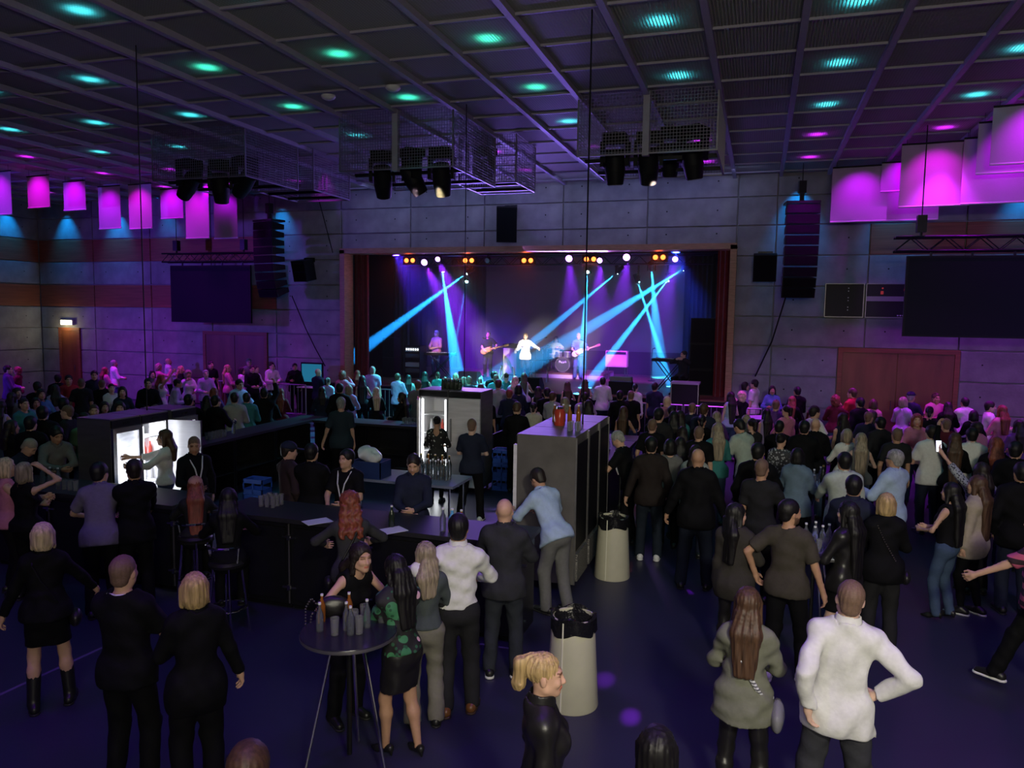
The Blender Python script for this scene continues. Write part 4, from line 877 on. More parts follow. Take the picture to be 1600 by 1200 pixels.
# ================================================================== HALL FITTINGS
# banners
BANNER = mat('banner_fabric', (0.50, 0.42, 0.52), .8, noise=.06, nscale=120, sheen=.1); HEMM = mat('banner_rod', (.75, .72, .75), .4)
def banner(i, px, pyb, y, label, col, w=1.25, top=7.32, rot=6):
    c = at_y(px, pyb, y); t = thing('hanging_banner', label, 'banner', (c[0], y, c[2]), math.radians(-rot), 'fabric banners'); h = top - c[2]
    mb = MB(); n = 10; P = []
    for s_ in (0, 1):
        for k in range(n + 1):
            x = -w / 2 + w * k / n; yy = .006 * math.sin(k * 1.1 + i) + (.008 if s_ else 0)
            P += [(x, yy, .03), (x, yy, h)]
    m = 2 * (n + 1); F = []
    for k in range(n): F += [(2 * k, 2 * k + 2, 2 * k + 3, 2 * k + 1), (m + 2 * k, m + 2 * k + 1, m + 2 * k + 3, m + 2 * k + 2), (2 * k + 1, 2 * k + 3, m + 2 * k + 3, m + 2 * k + 1), (2 * k, m + 2 * k, m + 2 * k + 2, 2 * k + 2)]
    F += [(0, 1, m + 1, m), (2 * n, m + 2 * n, m + 2 * n + 1, 2 * n + 1)]
    mb.add(P, F).build('fabric', BANNER, t, True); MB().tube((-w / 2, 0, .02), (w / 2, 0, .02), .022, n=8).build('bottom_rod', HEMM, t); MB().tube((-w / 2, 0, h), (w / 2, 0, h), .02, n=8).build('top_rod', BLACKMETAL, t)
    for sx in (-w / 2 + .1, w / 2 - .1): MB().tube((sx, 0, h), (sx, 0, ZC - c[2]), .004, n=5).build('hanger_wire', BLACKMETAL, t)
    u = Vector((math.sin(math.radians(-rot)), -math.cos(math.radians(-rot)), 0))
    spot('banner_light', (c[0] + u.x * .85, y + u.y * .85, ZC - .06), (c[0], y + u.y * .05, c[2] + h * .32), 112, col, 78, 1.0, .05)
    return t
M1 = (0.80, 0.0, 0.85); M2 = (0.62, 0.0, 1.0)
for i, (px, pyb, y, lb, col, ww) in enumerate([
        (2, 336, 16.6, 'magenta-lit banner cut by the left picture edge', M2, 0.98), (61, 325, 17.4, 'magenta-lit banner second from the left edge, above the blue wall', M1, 0.98), (117, 329, 18.4, 'short magenta-lit banner third from the left edge', M2, 0.98), (172, 358, 19.4, 'long violet-lit banner fourth from the left edge', M2, 0.98),
        (220, 358, 19.3, 'long magenta-lit banner fifth from the left edge', M1, 0.98), (269, 342, 20.3, 'short violet-lit banner left of the spotlight cage', M2, 0.98), (309, 373, 20.0, 'bright pink-lit banner below the left spotlights', M1, 0.98), (353, 373, 20.7, 'violet-lit banner nearest the left line-array speaker', M2, 0.98),
        (1340, 347, 21.4, 'magenta-lit banner beside the right line-array speaker', M2, 1.3), (1422, 345, 21.8, 'magenta-lit banner half hidden behind a wider one, right side', M2, 1.25), (1458, 323, 18.95, 'broad bright magenta banner, third of those at the right', M1, 1.36), (1418, 299, 21.0, 'narrow strip of violet banner behind the broad bright one', M2, 1.2),
        (1560, 318, 18.6, 'wide magenta banner low at the right edge', M2, 1.4), (1590, 270, 17.2, 'magenta banner high at the right edge behind the nearest one', M2, 1.4), (1618, 255, 16.0, 'nearest magenta banner cut by the right picture edge', M2, 1.4)]):
    banner(i, px, pyb, y, lb, col, ww)
# wall washers along the stage wall
for i, p in enumerate([(-25.6, 55), (-23.1, 60), (-20.8, 50), (-15.9, 60), (0.9, 65), (3.4, 55), (6.4, 50), (8.9, 40)]):
    spot('wall_washer', (p[0], YW - .5, ZC - .05), (p[0], YW - .02, 6.0), p[1] * 3.6, (0.005, 0.33, 1.0), 62, 1.0, .04)
spot('wall_washer', (XL + .5, 21.8, ZC - .05), (XL, 21.8, 6.0), 210, (0.005, 0.33, 1.0), 62, 1.0, .04); spot('wall_washer', (XL + .5, 19.2, ZC - .05), (XL, 19.2, 6.0), 210, (0.005, 0.33, 1.0), 62, 1.0, .04)

# line arrays
def line_array(label, x, y, ztop, n, rz, w=.84, ch=.262):
    t = thing('line_array', label, 'speaker', (x, y, ztop), rz); p = Vector((0, 0, 0)); a = -2.0
    MB().bb(-w / 2, w / 2, -.3, .25, .02, .08).bb(-.05, .05, -.05, .05, .08, .3).build('flying_frame', BLACKMETAL, t); MB().bb(-.09, .09, -.09, .09, .3, .62).build('chain_hoist', BLACKMETAL, t); MB().tube((0, 0, .62), (0, 0, ZC - ztop), .012, n=6).build('hoist_chain', BLACKMETAL, t)
    for k in range(n):
        R = Matrix.Rotation(math.radians(a), 3, 'X'); c = p + R @ Vector((0, 0, -ch / 2)); h = ch / 2 - .008
        mb = MB(); V = [Vector(q) for q in ((-w / 2, -.28, -h), (w / 2, -.28, -h), (w / 2, -.28, h), (-w / 2, -.28, h), (-w / 2 + .06, .26, -h * .6), (w / 2 - .06, .26, -h * .6), (w / 2 - .06, .26, h * .6), (-w / 2 + .06, .26, h * .6))]
        mb.add([tuple(c + R @ v) for v in V], [(0, 1, 2, 3), (5, 4, 7, 6), (4, 0, 3, 7), (1, 5, 6, 2), (3, 2, 6, 7), (4, 5, 1, 0)]); cb = mb.build('cabinet', BLACK, t)
        MB().box(tuple(c + R @ Vector((0, -.288, 0))), (w - .06, .012, ch - .05), R).build('grille', GRILLE, cb)
        p = p + R @ Vector((0, 0, -ch)); a += 1.2 if k < n * .5 else 4.2
    return t
line_array('curved black line-array speaker hanging left of the stage', -15.45, 21.7, 6.35, 9, math.radians(-16), .95, .265); line_array('tall black line-array speaker hanging right of the stage', .92, 21.6, 6.42, 9, math.radians(8))
def wall_speaker(label, x, z, w, h, d, tilt, y=YW - .12):
    t = thing('wall_speaker', label, 'speaker', (x, y, z)); R = Matrix.Rotation(math.radians(tilt), 3, 'Z') @ Matrix.Rotation(math.radians(12), 3, 'X')
    b = MB().box((0, -d / 2 - .1, 0), (w, d, h), R).build('cabinet', BLACK, t); MB().box(tuple(Vector((0, -d / 2 - .1, 0)) + R @ Vector((0, -d / 2 - .008, 0))), (w - .05, .014, h - .05), R).build('grille', GRILLE, b); MB().bb(-.04, .04, -.25, .06, h / 2, h / 2 + .06).bb(-.2, .2, .02, .06, h / 2 - .05, h / 2 + .1).build('bracket', BLACKMETAL, t)
wall_speaker('small black wall speaker right of the left line array', -14.8, 4.85, .62, .7, .45, -14); wall_speaker('small black wall speaker left of the right line array', .08, 4.88, .62, .74, .4, 0); wall_speaker('black speaker box hanging above the middle of the stage opening', -7.5, 6.22, .62, 1.05, .5, 18, YW - .25)
# screens on trusses
def hung_screen(label, lt, x0, x1, y, z0, z1, zt):
    t = thing('hanging_screen', label, 'screen', ((x0 + x1) / 2, y, z0)); w, h = x1 - x0, z1 - z0
    MB().bb(-w / 2, w / 2, .0, .08, 0, h).build('frame', BLACK, t); MB().bb(-w / 2 + .04, w / 2 - .04, -.006, 0, .04, h - .04).build('screen_surface', mat('screen_dark', (.004, .004, .010), .6, spec=.2), t)
    for sx in (-w * .35, -w * .1, w * .15, w * .4): MB().bb(sx - .02, sx + .02, .02, .06, h, zt - z0 - .14).build('hanger', BLACKMETAL, t)
    q = truss('screen_truss', lt, (x0 - .25, y + .04, zt), (x1 + .25, y + .04, zt))
    for sx in (-w * .42, w * .42): MB().bb(sx - .09, sx + .09, -.09, .09, .25, .6).tube((sx, 0, .6), (sx, 0, ZC - zt), .012, n=6).tube((sx, 0, .14), (sx, 0, .25), .03, n=6).build('chain_hoist', BLACKMETAL, q)
hung_screen('dark screen hanging left of the left line array', 'truss carrying the dark screen on the left', -19.78, -16.46, 22.0, 3.03, 5.0, 5.26); hung_screen('dark screen hanging at the right edge of the picture', 'truss carrying the dark screen on the right', 2.9, 5.95, 18.0, 3.13, 4.82, 5.06)
# score boards
t = thing('scoreboard', 'square dark scoreboard with three pairs of dots on concrete wall', 'scoreboard', (2.2, YW - .02, 3.52)); MB().bb(-.5, .5, -.12, -.0, 0, .93).build('case', mat('score_face', (.012, .013, .012), .5, spec=.3), t)
fr = MB()
for a in (-.5, .48): fr.bb(a, a + .02, -.135, -.12, 0, .93)
fr.bb(-.48, .48, -.135, -.12, 0, .02).bb(-.48, .48, -.135, -.12, .91, .93).build('rim', STEELSIDE, t)
for z in (.2, .28, .46, .54, .72, .8): MB().tube((.1, -.135, z), (.1, -.12, z), .016, n=8).build('dot', mat('dot_pale', (.6, .6, .6), .4), t)
t = thing('scoreboard', 'dark scoreboard with grey band and red digits beside the right screen', 'scoreboard', (3.28, YW - .02, 3.52)); MB().bb(-.54, .54, -.12, -.0, 0, .93).build('case', MATS['score_face'], t); MB().bb(-.54, .54, -.13, -.12, .45, .58).build('name_band', mat('band_grey', (.3, .3, .28), .5), t)
fr = MB()
for a in (-.54, .52): fr.bb(a, a + .02, -.135, -.12, 0, .93)
fr.bb(-.52, .52, -.135, -.12, 0, .02).bb(-.52, .52, -.135, -.12, .91, .93).build('rim', STEELSIDE, t)
for x, z, w, h in ((-.14, .68, .07, .09), (-.13, .8, .04, .04), (.42, .76, .05, .06), (.5, .66, .05, .05), (.47, .83, .04, .04)): MB().bb(x - w / 2, x + w / 2, -.132, -.12, z - h / 2, z + h / 2).build('digit', emis('red_digit', (.8, .08, .12), .25), t)
for k in range(4): MB().bb(.26 + k * .065, .30 + k * .065, -.126, -.12, .05, .08).build('letter', MATS['dot_pale'], t)
# exit sign over the narrow door
t = thing('exit_sign', 'glowing emergency light above the narrow door at far left', 'sign', (-25.72, YW - .03, 2.8)); MB().bb(-.3, .3, -.08, 0, 0, .2).build('housing', WHITE, t); MB().bb(-.27, .27, -.09, -.08, .02, .18).build('lit_panel', emis('exit_lit', (1, .95, .6), 9.0), t)
point('exit_light', (-25.72, YW - .35, 2.75), 9, (1.0, .88, .45), .1)
for lb, p in (('round white smoke detector on the ceiling left of the other', (513, 149)), ('round white smoke detector above the middle spotlight cage', (614, 135))):
    c = at_z(*p, ZC - .02); tag(MB().lathe([(.13, .0), (.135, -.03), (.11, -.06), (.06, -.085), (.002, -.09)], n=20).build('smoke_detector', WHITE, smooth=True, loc=c), lb, 'detector')

# spotlight cages under the ceiling
WIRE = mat('cage_wire', (.28, .26, .30), .4, .6)
def cage(label, x0, x1, y0, y1, zb, post=True):
    t = thing('spotlight_cage', label, 'cage', ((x0 + x1) / 2, (y0 + y1) / 2, ZC)); w, d, h = x1 - x0, y1 - y0, ZC - zb; mb = MB(); s_ = .058
    def wire(a, b): mb.tube(a, b, .0055, n=4, caps=False)
    for yy in (-d / 2, d / 2):
        for k in range(int(w / s_) + 1): wire((-w / 2 + k * s_, yy, 0), (-w / 2 + k * s_, yy, -h))
        for k in range(int(h / s_) + 1): wire((-w / 2, yy, -k * s_), (w / 2, yy, -k * s_))
    for xx in (-w / 2, w / 2):
        for k in range(int(d / s_) + 1): wire((xx, -d / 2 + k * s_, 0), (xx, -d / 2 + k * s_, -h))
        for k in range(int(h / s_) + 1): wire((xx, -d / 2, -k * s_), (xx, d / 2, -k * s_))
    o = mb.build('wire_mesh', WIRE, t); o['kind'] = 'stuff'
    f = MB()
    for a in (-w / 2, w / 2):
        for b in (-d / 2, d / 2): f.bb(a - .015, a + .015, b - .015, b + .015, -h, 0)
    f.bb(-w / 2, w / 2, -d / 2 - .015, -d / 2 + .015, -h - .02, -h + .01).bb(-w / 2, w / 2, d / 2 - .015, d / 2 + .015, -h - .02, -h + .01).bb(-w / 2 - .015, -w / 2 + .015, -d / 2, d / 2, -h - .02, -h + .01).bb(w / 2 - .015, w / 2 + .015, -d / 2, d / 2, -h - .02, -h + .01); f.build('cage_frame', WIRE, t)
    for yy in (-d * .25, d * .25): MB().bb(-w / 2, w / 2, yy - .03, yy + .03, -h - .02, -h + .05).build('lamp_bar', BLACKMETAL, t)
    if post: MB().bb(-.06, .06, -d / 2 - .02, -d / 2 + .1, -h - .05, 0).build('post', RUNNER, t)
    MB().bb(-w / 2, w / 2, -d / 2, d / 2, .045, .06).build('dark_hatch', BLACK, t)  # black sheet put in for the shade of the ceiling opening
    return t
cage('wire spotlight cage under the ceiling right of centre', GX - 3 * GP, GX - 1 * GP, GY + 2.2 * GP, GY + 4.2 * GP, 6.42); cage('wire spotlight cage under the ceiling at centre left', GX - 7 * GP, GX - 5 * GP, GY + 2.2 * GP, GY + 4.2 * GP, 6.36); cage('wire spotlight cage under the ceiling at the left', GX - 11 * GP, GX - 9 * GP, GY + 2.4 * GP, GY + 4.0 * GP, 6.42, False)
cage('smaller wire cage behind the left spotlight cage', GX - 10.2 * GP, GX - 8.9 * GP, GY + 4.4 * GP, GY + 5.8 * GP, 6.5, False); cage('smaller wire cage behind the centre spotlight cage', GX - 5.7 * GP, GX - 4.6 * GP, GY + 4.2 * GP, GY + 5.4 * GP, 6.45, False)
def moving_head(label, px, py, y, tilt, pan, zb=6.4, sc=1.3):
    c = at_y(px, py, y); t = thing('moving_head_lamp', label, 'stage lamp', (c[0], y, c[2]), math.radians(pan)); t.scale = (sc,) * 3; zb = c[2] + (zb - c[2]) / sc
    MB().bb(-.17, .17, -.17, .17, .3, .42).build('base', BLACK, t); MB().bb(-.21, -.16, -.08, .08, -.05, .3).bb(.16, .21, -.08, .08, -.05, .3).bb(-.21, .21, -.09, .09, .26, .31).build('yoke', BLACK, t)
    D = Vector((0, math.cos(math.radians(tilt)), -math.sin(math.radians(tilt)))); h = MB().tube(-D * .2, D * .1, .135, .15, 14).tube(D * .1, D * .3, .15, .12, 14).build('head', BLACK, t, True); MB().tube(D * .3, D * .31, .105, .105, 14).build('lens', OFFL, h)
    MB().tube((0, 0, .42), (0, 0, max(.46, zb - c[2] - .01)), .03, n=8).build('clamp', BLACKMETAL, t); return t
for a in [('moving spotlight at the left under the left cage', 296, 288, 14.88, 40, 70), ('middle moving spotlight under the left cage', 345, 290, 14.88, 70, 30), ('rightmost moving spotlight under the left cage', 383, 285, 14.88, 35, 65),
          ('moving spotlight at the left under the centre cage', 598, 280, 14.76, 60, 20, 6.34), ('middle moving spotlight tilted under the centre cage', 643, 276, 14.76, 55, -40, 6.34), ('rightmost moving spotlight under the centre cage', 690, 276, 14.76, 65, 10, 6.34),
          ('moving spotlight at the left under the right cage', 961, 256, 14.76, 80, 0), ('middle moving spotlight under the right cage', 1013, 255, 14.76, 62, 5), ('rightmost moving spotlight under the right cage', 1082, 246, 14.76, 75, -25), ('unlit spotlight deeper in the right cage', 1047, 245, 16.0, 75, 10), ('unlit spotlight inside the small cage at centre', 757, 268, 17.75, 70, -20, 6.43)]: moving_head(*a)
# power cables dropping from the ceiling to the refrigerators, cables of the line arrays
def cable(label, pts, r=.012): return tag(MB().path([tuple(p) for p in pts], r, 6).build('hanging_cable', BLACK), label, 'cable')
cable('thin black cable dropping from the ceiling to the steel refrigerators', [(-2.27, 10.25, ZC), (-2.27, 10.25, 1.97)]); cable('thin black cable dropping to the two tall back refrigerators', [(-5.55, 14.1, ZC), (-5.55, 14.1, 2.02)], .009); cable('thin black cable dropping to the bright left refrigerators', [(-9.25, 9.7, ZC), (-9.25, 9.7, 1.86)], .009)
a_, b_ = at_y(456, 462, 21.6), at_y(508, 572, 22.5); cable('slack cable running from the left line array to the stage corner', [a_, (a_ * .6 + b_ * .4) + _v(0, 0, -.12), (a_ * .3 + b_ * .7) + _v(0, 0, -.1), b_], .016)
a_, b_ = at_y(1228, 463, 21.6), at_y(1180, 588, 22.4); cable('slack cables running from the right line array down to the floor', [a_, (a_ + b_) / 2 + _v(.05, 0, -.1), b_], .02)
a_, b_ = at_y(495, 300, 22.9), at_y(520, 395, 22.9); cable('cable hanging on the wall above the left stage corner', [a_, b_], .015)

# ================================================================== BAR
BX0, BX1, BY0, BY1 = -9.9, -2.15, 7.4, 15.1
TOPM = mat('bar_worktop', (0.018, 0.017, 0.022), .5, noise=.1)
def bar_unit(label, x, y, rz, w, h=1.08, d=.6, latch=True):
    """x,y = middle of the outer face; the unit reaches inwards (+y local)"""
    t = thing('bar_unit', label, 'bar unit', (x, y, 0), rz, 'black bar units'); MB().bb(-w / 2 + .004, w / 2 - .004, .02, .05, .06, h - .04).bb(-w / 2 + .004, -w / 2 + .03, .05, d, .02, h - .04).bb(w / 2 - .03, w / 2 - .004, .05, d, .02, h - .04).build('carcass', BARBLACK, t)
    MB().bb(-w / 2 + .06, w / 2 - .06, .0, .02, .12, h - .1).build('front_panel', BARBLACK, t); MB().bb(-w / 2 + .03, w / 2 - .03, .05, d, .45, .47).build('shelf', BARBLACK, t); MB().bb(-w / 2 + .02, w / 2 - .02, .06, .1, 0, .06).build('plinth', BLACK, t)
    if latch: MB().bb(w / 2 - .008, w / 2 + .008, -.012, .0, .08, h - .05).build('edge_strip', STEELSIDE, t); MB().bb(w / 2 - .09, w / 2 + .09, -.016, -.002, h - .22, h - .2).bb(w / 2 - .02, w / 2 + .02, -.03, -.002, h - .24, h - .18).bb(w / 2 - .09, w / 2 + .09, -.016, -.002, .26, .28).bb(w / 2 - .02, w / 2 + .02, -.03, -.002, .24, .3).build('latch', STEEL, t)
    return t
def worktop(label, x0, x1, y0, y1, z=1.05): return tag(MB().bb(x0, x1, y0, y1, z, z + .05).build('bar_worktop', TOPM), label, 'worktop')
fr = [-9.75, -8.75, -7.75, -6.75]
for i in range(3): bar_unit(['bar unit at the left front corner, left of the opening', 'bar unit in the middle of the left front counter', 'bar unit just left of the bright gap in the front counter'][i], (fr[i] + fr[i + 1]) / 2, BY0 + .05, 0, 1.0)
fr = [-6.1, -5.1, -4.1, -3.1, -2.3]
for i in range(4): bar_unit(['bar unit behind the chrome bar stools', 'bar unit with long metal latch strip, second in the front counter', 'bar unit behind the standing couple at the front counter', 'short bar unit at the right end of the front counter'][i], (fr[i] + fr[i + 1]) / 2, BY0 + .05, 0, fr[i + 1] - fr[i])
worktop('black worktop of the front counter left of the gap', -9.8, -6.72, BY0, BY0 + .72); worktop('black worktop of the front counter with papers on it', -6.13, -2.25, BY0, BY0 + .72)
for i in range(5):
    y = BY0 + 1.25 + i * 1.27
    if i not in (0, 1): bar_unit('bar unit of the left counter, %s from the front' % ['first', '', 'second', 'third', 'fourth'][i], BX0 + .05, y, math.radians(-90), 1.25)
worktop('black worktop along the left side of the bar, rear piece', BX0, BX0 + .62, BY0 + 3.2, BY1 - .02)
for i in range(4): bar_unit('bar unit of the rear counter, %s from the left' % ['first', 'second', 'third', 'fourth'][i], -8.6 + i * 1.3 + (0 if i < 2 else 1.55), BY1, math.radians(180), 1.28)
worktop('black worktop along the rear of the bar, left of the tall refrigerators', BX0 + .65, -6.45, BY1 - .66, BY1); worktop('black worktop along the rear of the bar, right of the tall refrigerators', -4.75, BX1, BY1 - .66, BY1)
for i in range(2): bar_unit('bar unit of the right counter, %s the steel refrigerators' % ['next to', 'second behind'][i], BX1, 12.1 + i * 1.3, math.radians(90), 1.28)
worktop('black worktop along the right side of the bar', BX1 - .62, BX1, 11.5, 14.4)

# refrigerators
WHITEIN = mat('fridge_white', (.8, .8, .82), .35); REDPACK = mat('red_pack', (.6, .06, .04), .5); GLOW_PANE = mat('frosted_pane', (.80, .82, .88), .2, noise=.3, nscale=3, stretch=(1, 1, 5))
_nt = GLOW_PANE.node_tree; _tr = _nt.nodes.new('ShaderNodeBsdfTranslucent'); _nt.links.new(_nt.nodes['Principled BSDF'].inputs['Base Color'].links[0].from_socket, _tr.inputs[0]); _mx = _nt.nodes.new('ShaderNodeMixShader'); _mx.inputs[0].default_value = .8; _nt.links.new(_nt.nodes['Principled BSDF'].outputs[0], _mx.inputs[1]); _nt.links.new(_tr.outputs[0], _mx.inputs[2]); _nt.links.new(_mx.outputs[0], _nt.nodes['Material Output'].inputs[0])  # translucent pane lit from inside, imitating light reflected by closed doors
DARKSIDE = mat('fridge_dark_side', (.17, .16, .15), .42, .35, noise=.2, nscale=3)
def fridge(label, x, y, rz, w=.62, d=.68, h=1.98, sidem=None, open_=False, lit=False, stock=False, door='steel', z=.1):
    t = thing('refrigerator', label, 'refrigerator', (x, y, 0), rz); T = .04
    for sx in (-1, 1):
        for sy in (.08, d - .08): MB().tube((sx * (w / 2 - .07), sy, 0), (sx * (w / 2 - .07), sy, z), .025, n=8).build('foot', BLACKMETAL, t)
    MB().bb(-w / 2, -w / 2 + T, 0, d, z, h).bb(w / 2 - T, w / 2, 0, d, z, h).bb(-w / 2 + T, w / 2 - T, d - T, d, z, h).bb(-w / 2 + T, w / 2 - T, 0, d - T, z, z + T).bb(-w / 2 + T, w / 2 - T, 0, d - T, h - .14, h).build('body', sidem or STEELSIDE, t); MB().bb(-w / 2, w / 2, 0, d, h, h + .012).build('top_sheet', sidem or STEEL, t)
    MB().bb(-w / 2 + .01, w / 2 - .01, -.02, 0, h - .12, h - .01).build('control_panel', BLACK, t); MB().bb(-.06, .06, -.025, -.02, h - .08, h - .05).build('display', mat('disp', (.02, .02, .02), .2), t)
    MB().bb(-w / 2 + T, w / 2 - T, d - T - .01, d - T, z + T, h - .14).bb(-w / 2 + T, -w / 2 + T + .006, .03, d - T - .01, z + T, h - .14).bb(w / 2 - T - .006, w / 2 - T, .03, d - T - .01, z + T, h - .14).build('liner', WHITEIN, t)
    for k in range(4): MB().bb(-w / 2 + T + .008, w / 2 - T - .008, .06, d - T - .012, z + .3 + k * .36, z + .312 + k * .36).build('shelf', WHITEIN, t)
    if lit:
        for sx in (-1, 1): MB().bb(sx * (w / 2 - T - .03) - .012, sx * (w / 2 - T - .03) + .012, .02, .045, z + .08, h - .18).build('light_tube', emis('fridge_tube', (.93, .96, 1.0), 6.0), t)
    if stock:
        for k in range(4):
            for q in range(4):
                mb = MB(); mb.lathe([(.032, 0), (.032, .14), (.014, .19), (.014, .24)], (-w / 2 + .13 + q * .12, .3, z + .315 + k * .36 if k < 3 else z + .05), 8); mb.build('stored_bottle', REDPACK if (k == 2 and q > 1) else WHITEIN, t)
    if sidem:
        MB().bb(-w / 2 + .05, w / 2 - .05, d, d + .015, z + .42, h - .1).build('back_panel', BLACK, t); MB().bb(w / 2 - .03, w / 2, d, d + .02, z, h).bb(-w / 2, -w / 2 + .03, d, d + .02, z, h).build('back_strip', STEELSIDE, t); MB().bb(-w / 2 + .06, w / 2 - .06, d, d + .04, z + .03, z + .38).build('condenser', mat('condenser', (.22, .21, .2), .5, .5, noise=.6, nscale=60, bump=.8, bscale=60), t)
    lf = None
    if door == 'steel' and not open_:
        lf = MB().bb(-w / 2 + .006, w / 2 - .006, -.05, -.004, z + .02, h - .13).build('door', mat('fridge_door', (.75, .74, .8), .4, .0, noise=.1, nscale=2, stretch=(1, 1, 8)), t); MB().bb(-w / 2 + .05, -w / 2 + .075, -.085, -.05, z + .9, z + 1.35).build('handle', STEELSIDE, lf)
    if door == 'glass' and not open_:
        lf = MB().bb(-w / 2 + .006, -w / 2 + .07, -.05, -.004, z + .02, h - .13).bb(w / 2 - .07, w / 2 - .006, -.05, -.004, z + .02, h - .13).bb(-w / 2 + .07, w / 2 - .07, -.05, -.004, z + .02, z + .09).bb(-w / 2 + .07, w / 2 - .07, -.05, -.004, h - .2, h - .13).build('door', STEEL, t); MB().add([(-w / 2 + .07, -.025, z + .09), (w / 2 - .07, -.025, z + .09), (w / 2 - .07, -.025, h - .2), (-w / 2 + .07, -.025, h - .2)], [(0, 1, 2, 3)]).build('door_pane', GLOW_PANE, lf)
    if open_:
        R = Matrix.Rotation(math.radians(open_), 3, 'Z'); hx = w / 2 * (1 if open_ > 0 else -1); mb = MB(); mb.box(tuple(Vector((hx, -.02, (z + h - .1) / 2)) + R @ Vector((-hx, 0, 0))), (w - .01, .045, h - .16 - z), R); lf = mb.build('door', STEEL, t)
    return t
fridge('tall white-lit refrigerator with its door open at the rear of the bar', -6.0, 13.62, math.radians(0), .62, open_=-66, lit=True, stock=True); fridge('tall closed steel refrigerator beside the open lit one', -5.34, 13.62, 0, .66)
for i in range(3): fridge('tall steel refrigerator seen from behind at the right of the bar, %s' % ['nearest the camera', 'middle one', 'farthest one'][i], -2.86, 9.47 + i * .72, math.radians(-90), .70, .76, 1.97, DARKSIDE)
for i in range(3): fridge(['left bright refrigerator with steel door reflecting light', 'bright open refrigerator beside the reaching bartender', 'right bright refrigerator with steel door reflecting light'][i], -8.95, 8.95 + i * .58 + (.06 if i == 2 else 0), math.radians(90), .56, .62, 1.86, open_=(100 if i == 1 else False), lit=True, stock=(i == 1), door='glass')
for i, c in enumerate([(-6.0, 13.5, 1.0), (-6.0, 13.5, .5)]): pass
area('fridge_light', (-6.0, 13.66, 1.1), (-6.0, 10, .8), 22, (.93, .96, 1), .5, 1.6)
area('fridge_light', (-9.3, 9.53, 1.0), (-6, 9.53, .9), 16, (.88, .9, 1), .45, 1.5)
for _y in (8.95, 10.17): area('fridge_light', (-9.45, _y, 1.0), (-6, _y, 1.0), 9, (.9, .92, 1), .4, 1.5)  # lamps added inside the closed refrigerators to backlight their panes
# wheels and metal legs of the under-counter cooler, crates
BLUEC = mat('crate_blue', (.03, .10, .50), .45); YELC = mat('crate_yellow', (.75, .7, .12), .5)
def crate(label, x, y, z, m=BLUEC, w=.40, h=.27, d=.30, rz=0):
    t = thing('bottle_crate', label, 'crate', (x, y, z), rz, 'bottle crates'); mb = MB()
    mb.bb(-w / 2, w / 2, -d / 2, d / 2, 0, .02)
    for sx in (-w / 2, w / 2 - .015): mb.bb(sx, sx + .015, -d / 2, d / 2, .02, .10).bb(sx, sx + .015, -d / 2, d / 2, .19, h)
    for sy in (-d / 2, d / 2 - .015): mb.bb(-w / 2, w / 2, sy, sy + .015, .02, .09).bb(-w / 2, w / 2, sy, sy + .015, .2, h)
    mb.build('shell', m, t); b = MB()
    for sx in (-w / 2, w / 2 - .02, -.01):
        for sy in (-d / 2, d / 2 - .02): b.bb(sx, sx + .02, sy, sy + .02, .02, h - .02)
    b.build('upright', m, t); return t
for i in range(2):
    for k in range(3): crate('blue bottle crate under the rear counter, %s stack, %s' % (['left', 'right'][i], ['bottom', 'middle', 'top'][k]), -4.72 + i * .43, 14.18, k * .275)
for k in range(2): crate('yellow-green crate beside the blue crates, %s' % ['lower', 'upper'][k], -4.02, 14.2, .3 + k * .28, YELC, .2, .26, .26)
MBt = thing('crate_trolley', 'small trolley carrying the yellow crates', 'trolley', (-4.02, 14.2, 0)); MB().bb(-.14, .14, -.2, .2, .26, .3).build('deck', BLACKMETAL, MBt)
for sx in (-.1, .1):
    for sy in (-.15, .15): MB().tube((sx, sy, .12), (sx, sy, .26), .012, n=6).build('post', CHROME, MBt); MB().tube((sx - .015, sy, .06), (sx + .015, sy, .06), .06, n=12).build('wheel', BLACK, MBt)
crate('blue crate on the floor beside the bright left refrigerators', -8.3, 11.2, 0); crate('blue crate stacked beside the bright left refrigerators', -8.3, 11.2, .275)
# small things on the bar
PAPER = mat('paper', (.75, .72, .85), .7)
def flat(name, label, cat, px, py, z, w, h, rz, m, th=.004): return tag(MB().box((0, 0, th / 2), (w, h, th), Matrix.Rotation(math.radians(rz), 3, 'Z')).build(name, m, loc=at_z(px, py, z)), label, cat)
flat('menu_sheet', 'white menu sheet on the front counter left of the red-haired person', 'paper', 496, 815, 1.10, .21, .3, -35, PAPER); flat('menu_sheet', 'white sheet under a dark bottle on the front counter', 'paper', 612, 829, 1.10, .22, .3, -35, PAPER)
flat('folded_napkins', 'pale napkins lying on the left counter by the refrigerator', 'napkin', 150, 714, 1.10, .5, .3, -50, mat('napkin', (.4, .6, .62), .8), .012)
BG = {'clear': mat('bottle_clear', (.80, .88, .95), .06, trans=.9), 'dark': mat('bottle_dark', (.02, .03, .02), .12), 'blue': mat('bottle_blue', (.12, .42, .85), .15), 'amber': mat('bottle_amber', (.30, .10, .02), .12), 'red': mat('bottle_red', (.45, .05, .03), .15), 'green': mat('bottle_green', (.03, .14, .06), .12)}
CAPW = mat('cap_white', (.85, .85, .88), .4); CAPG = mat('cap_gold', (.6, .45, .1), .3, .8)
_bm = {}
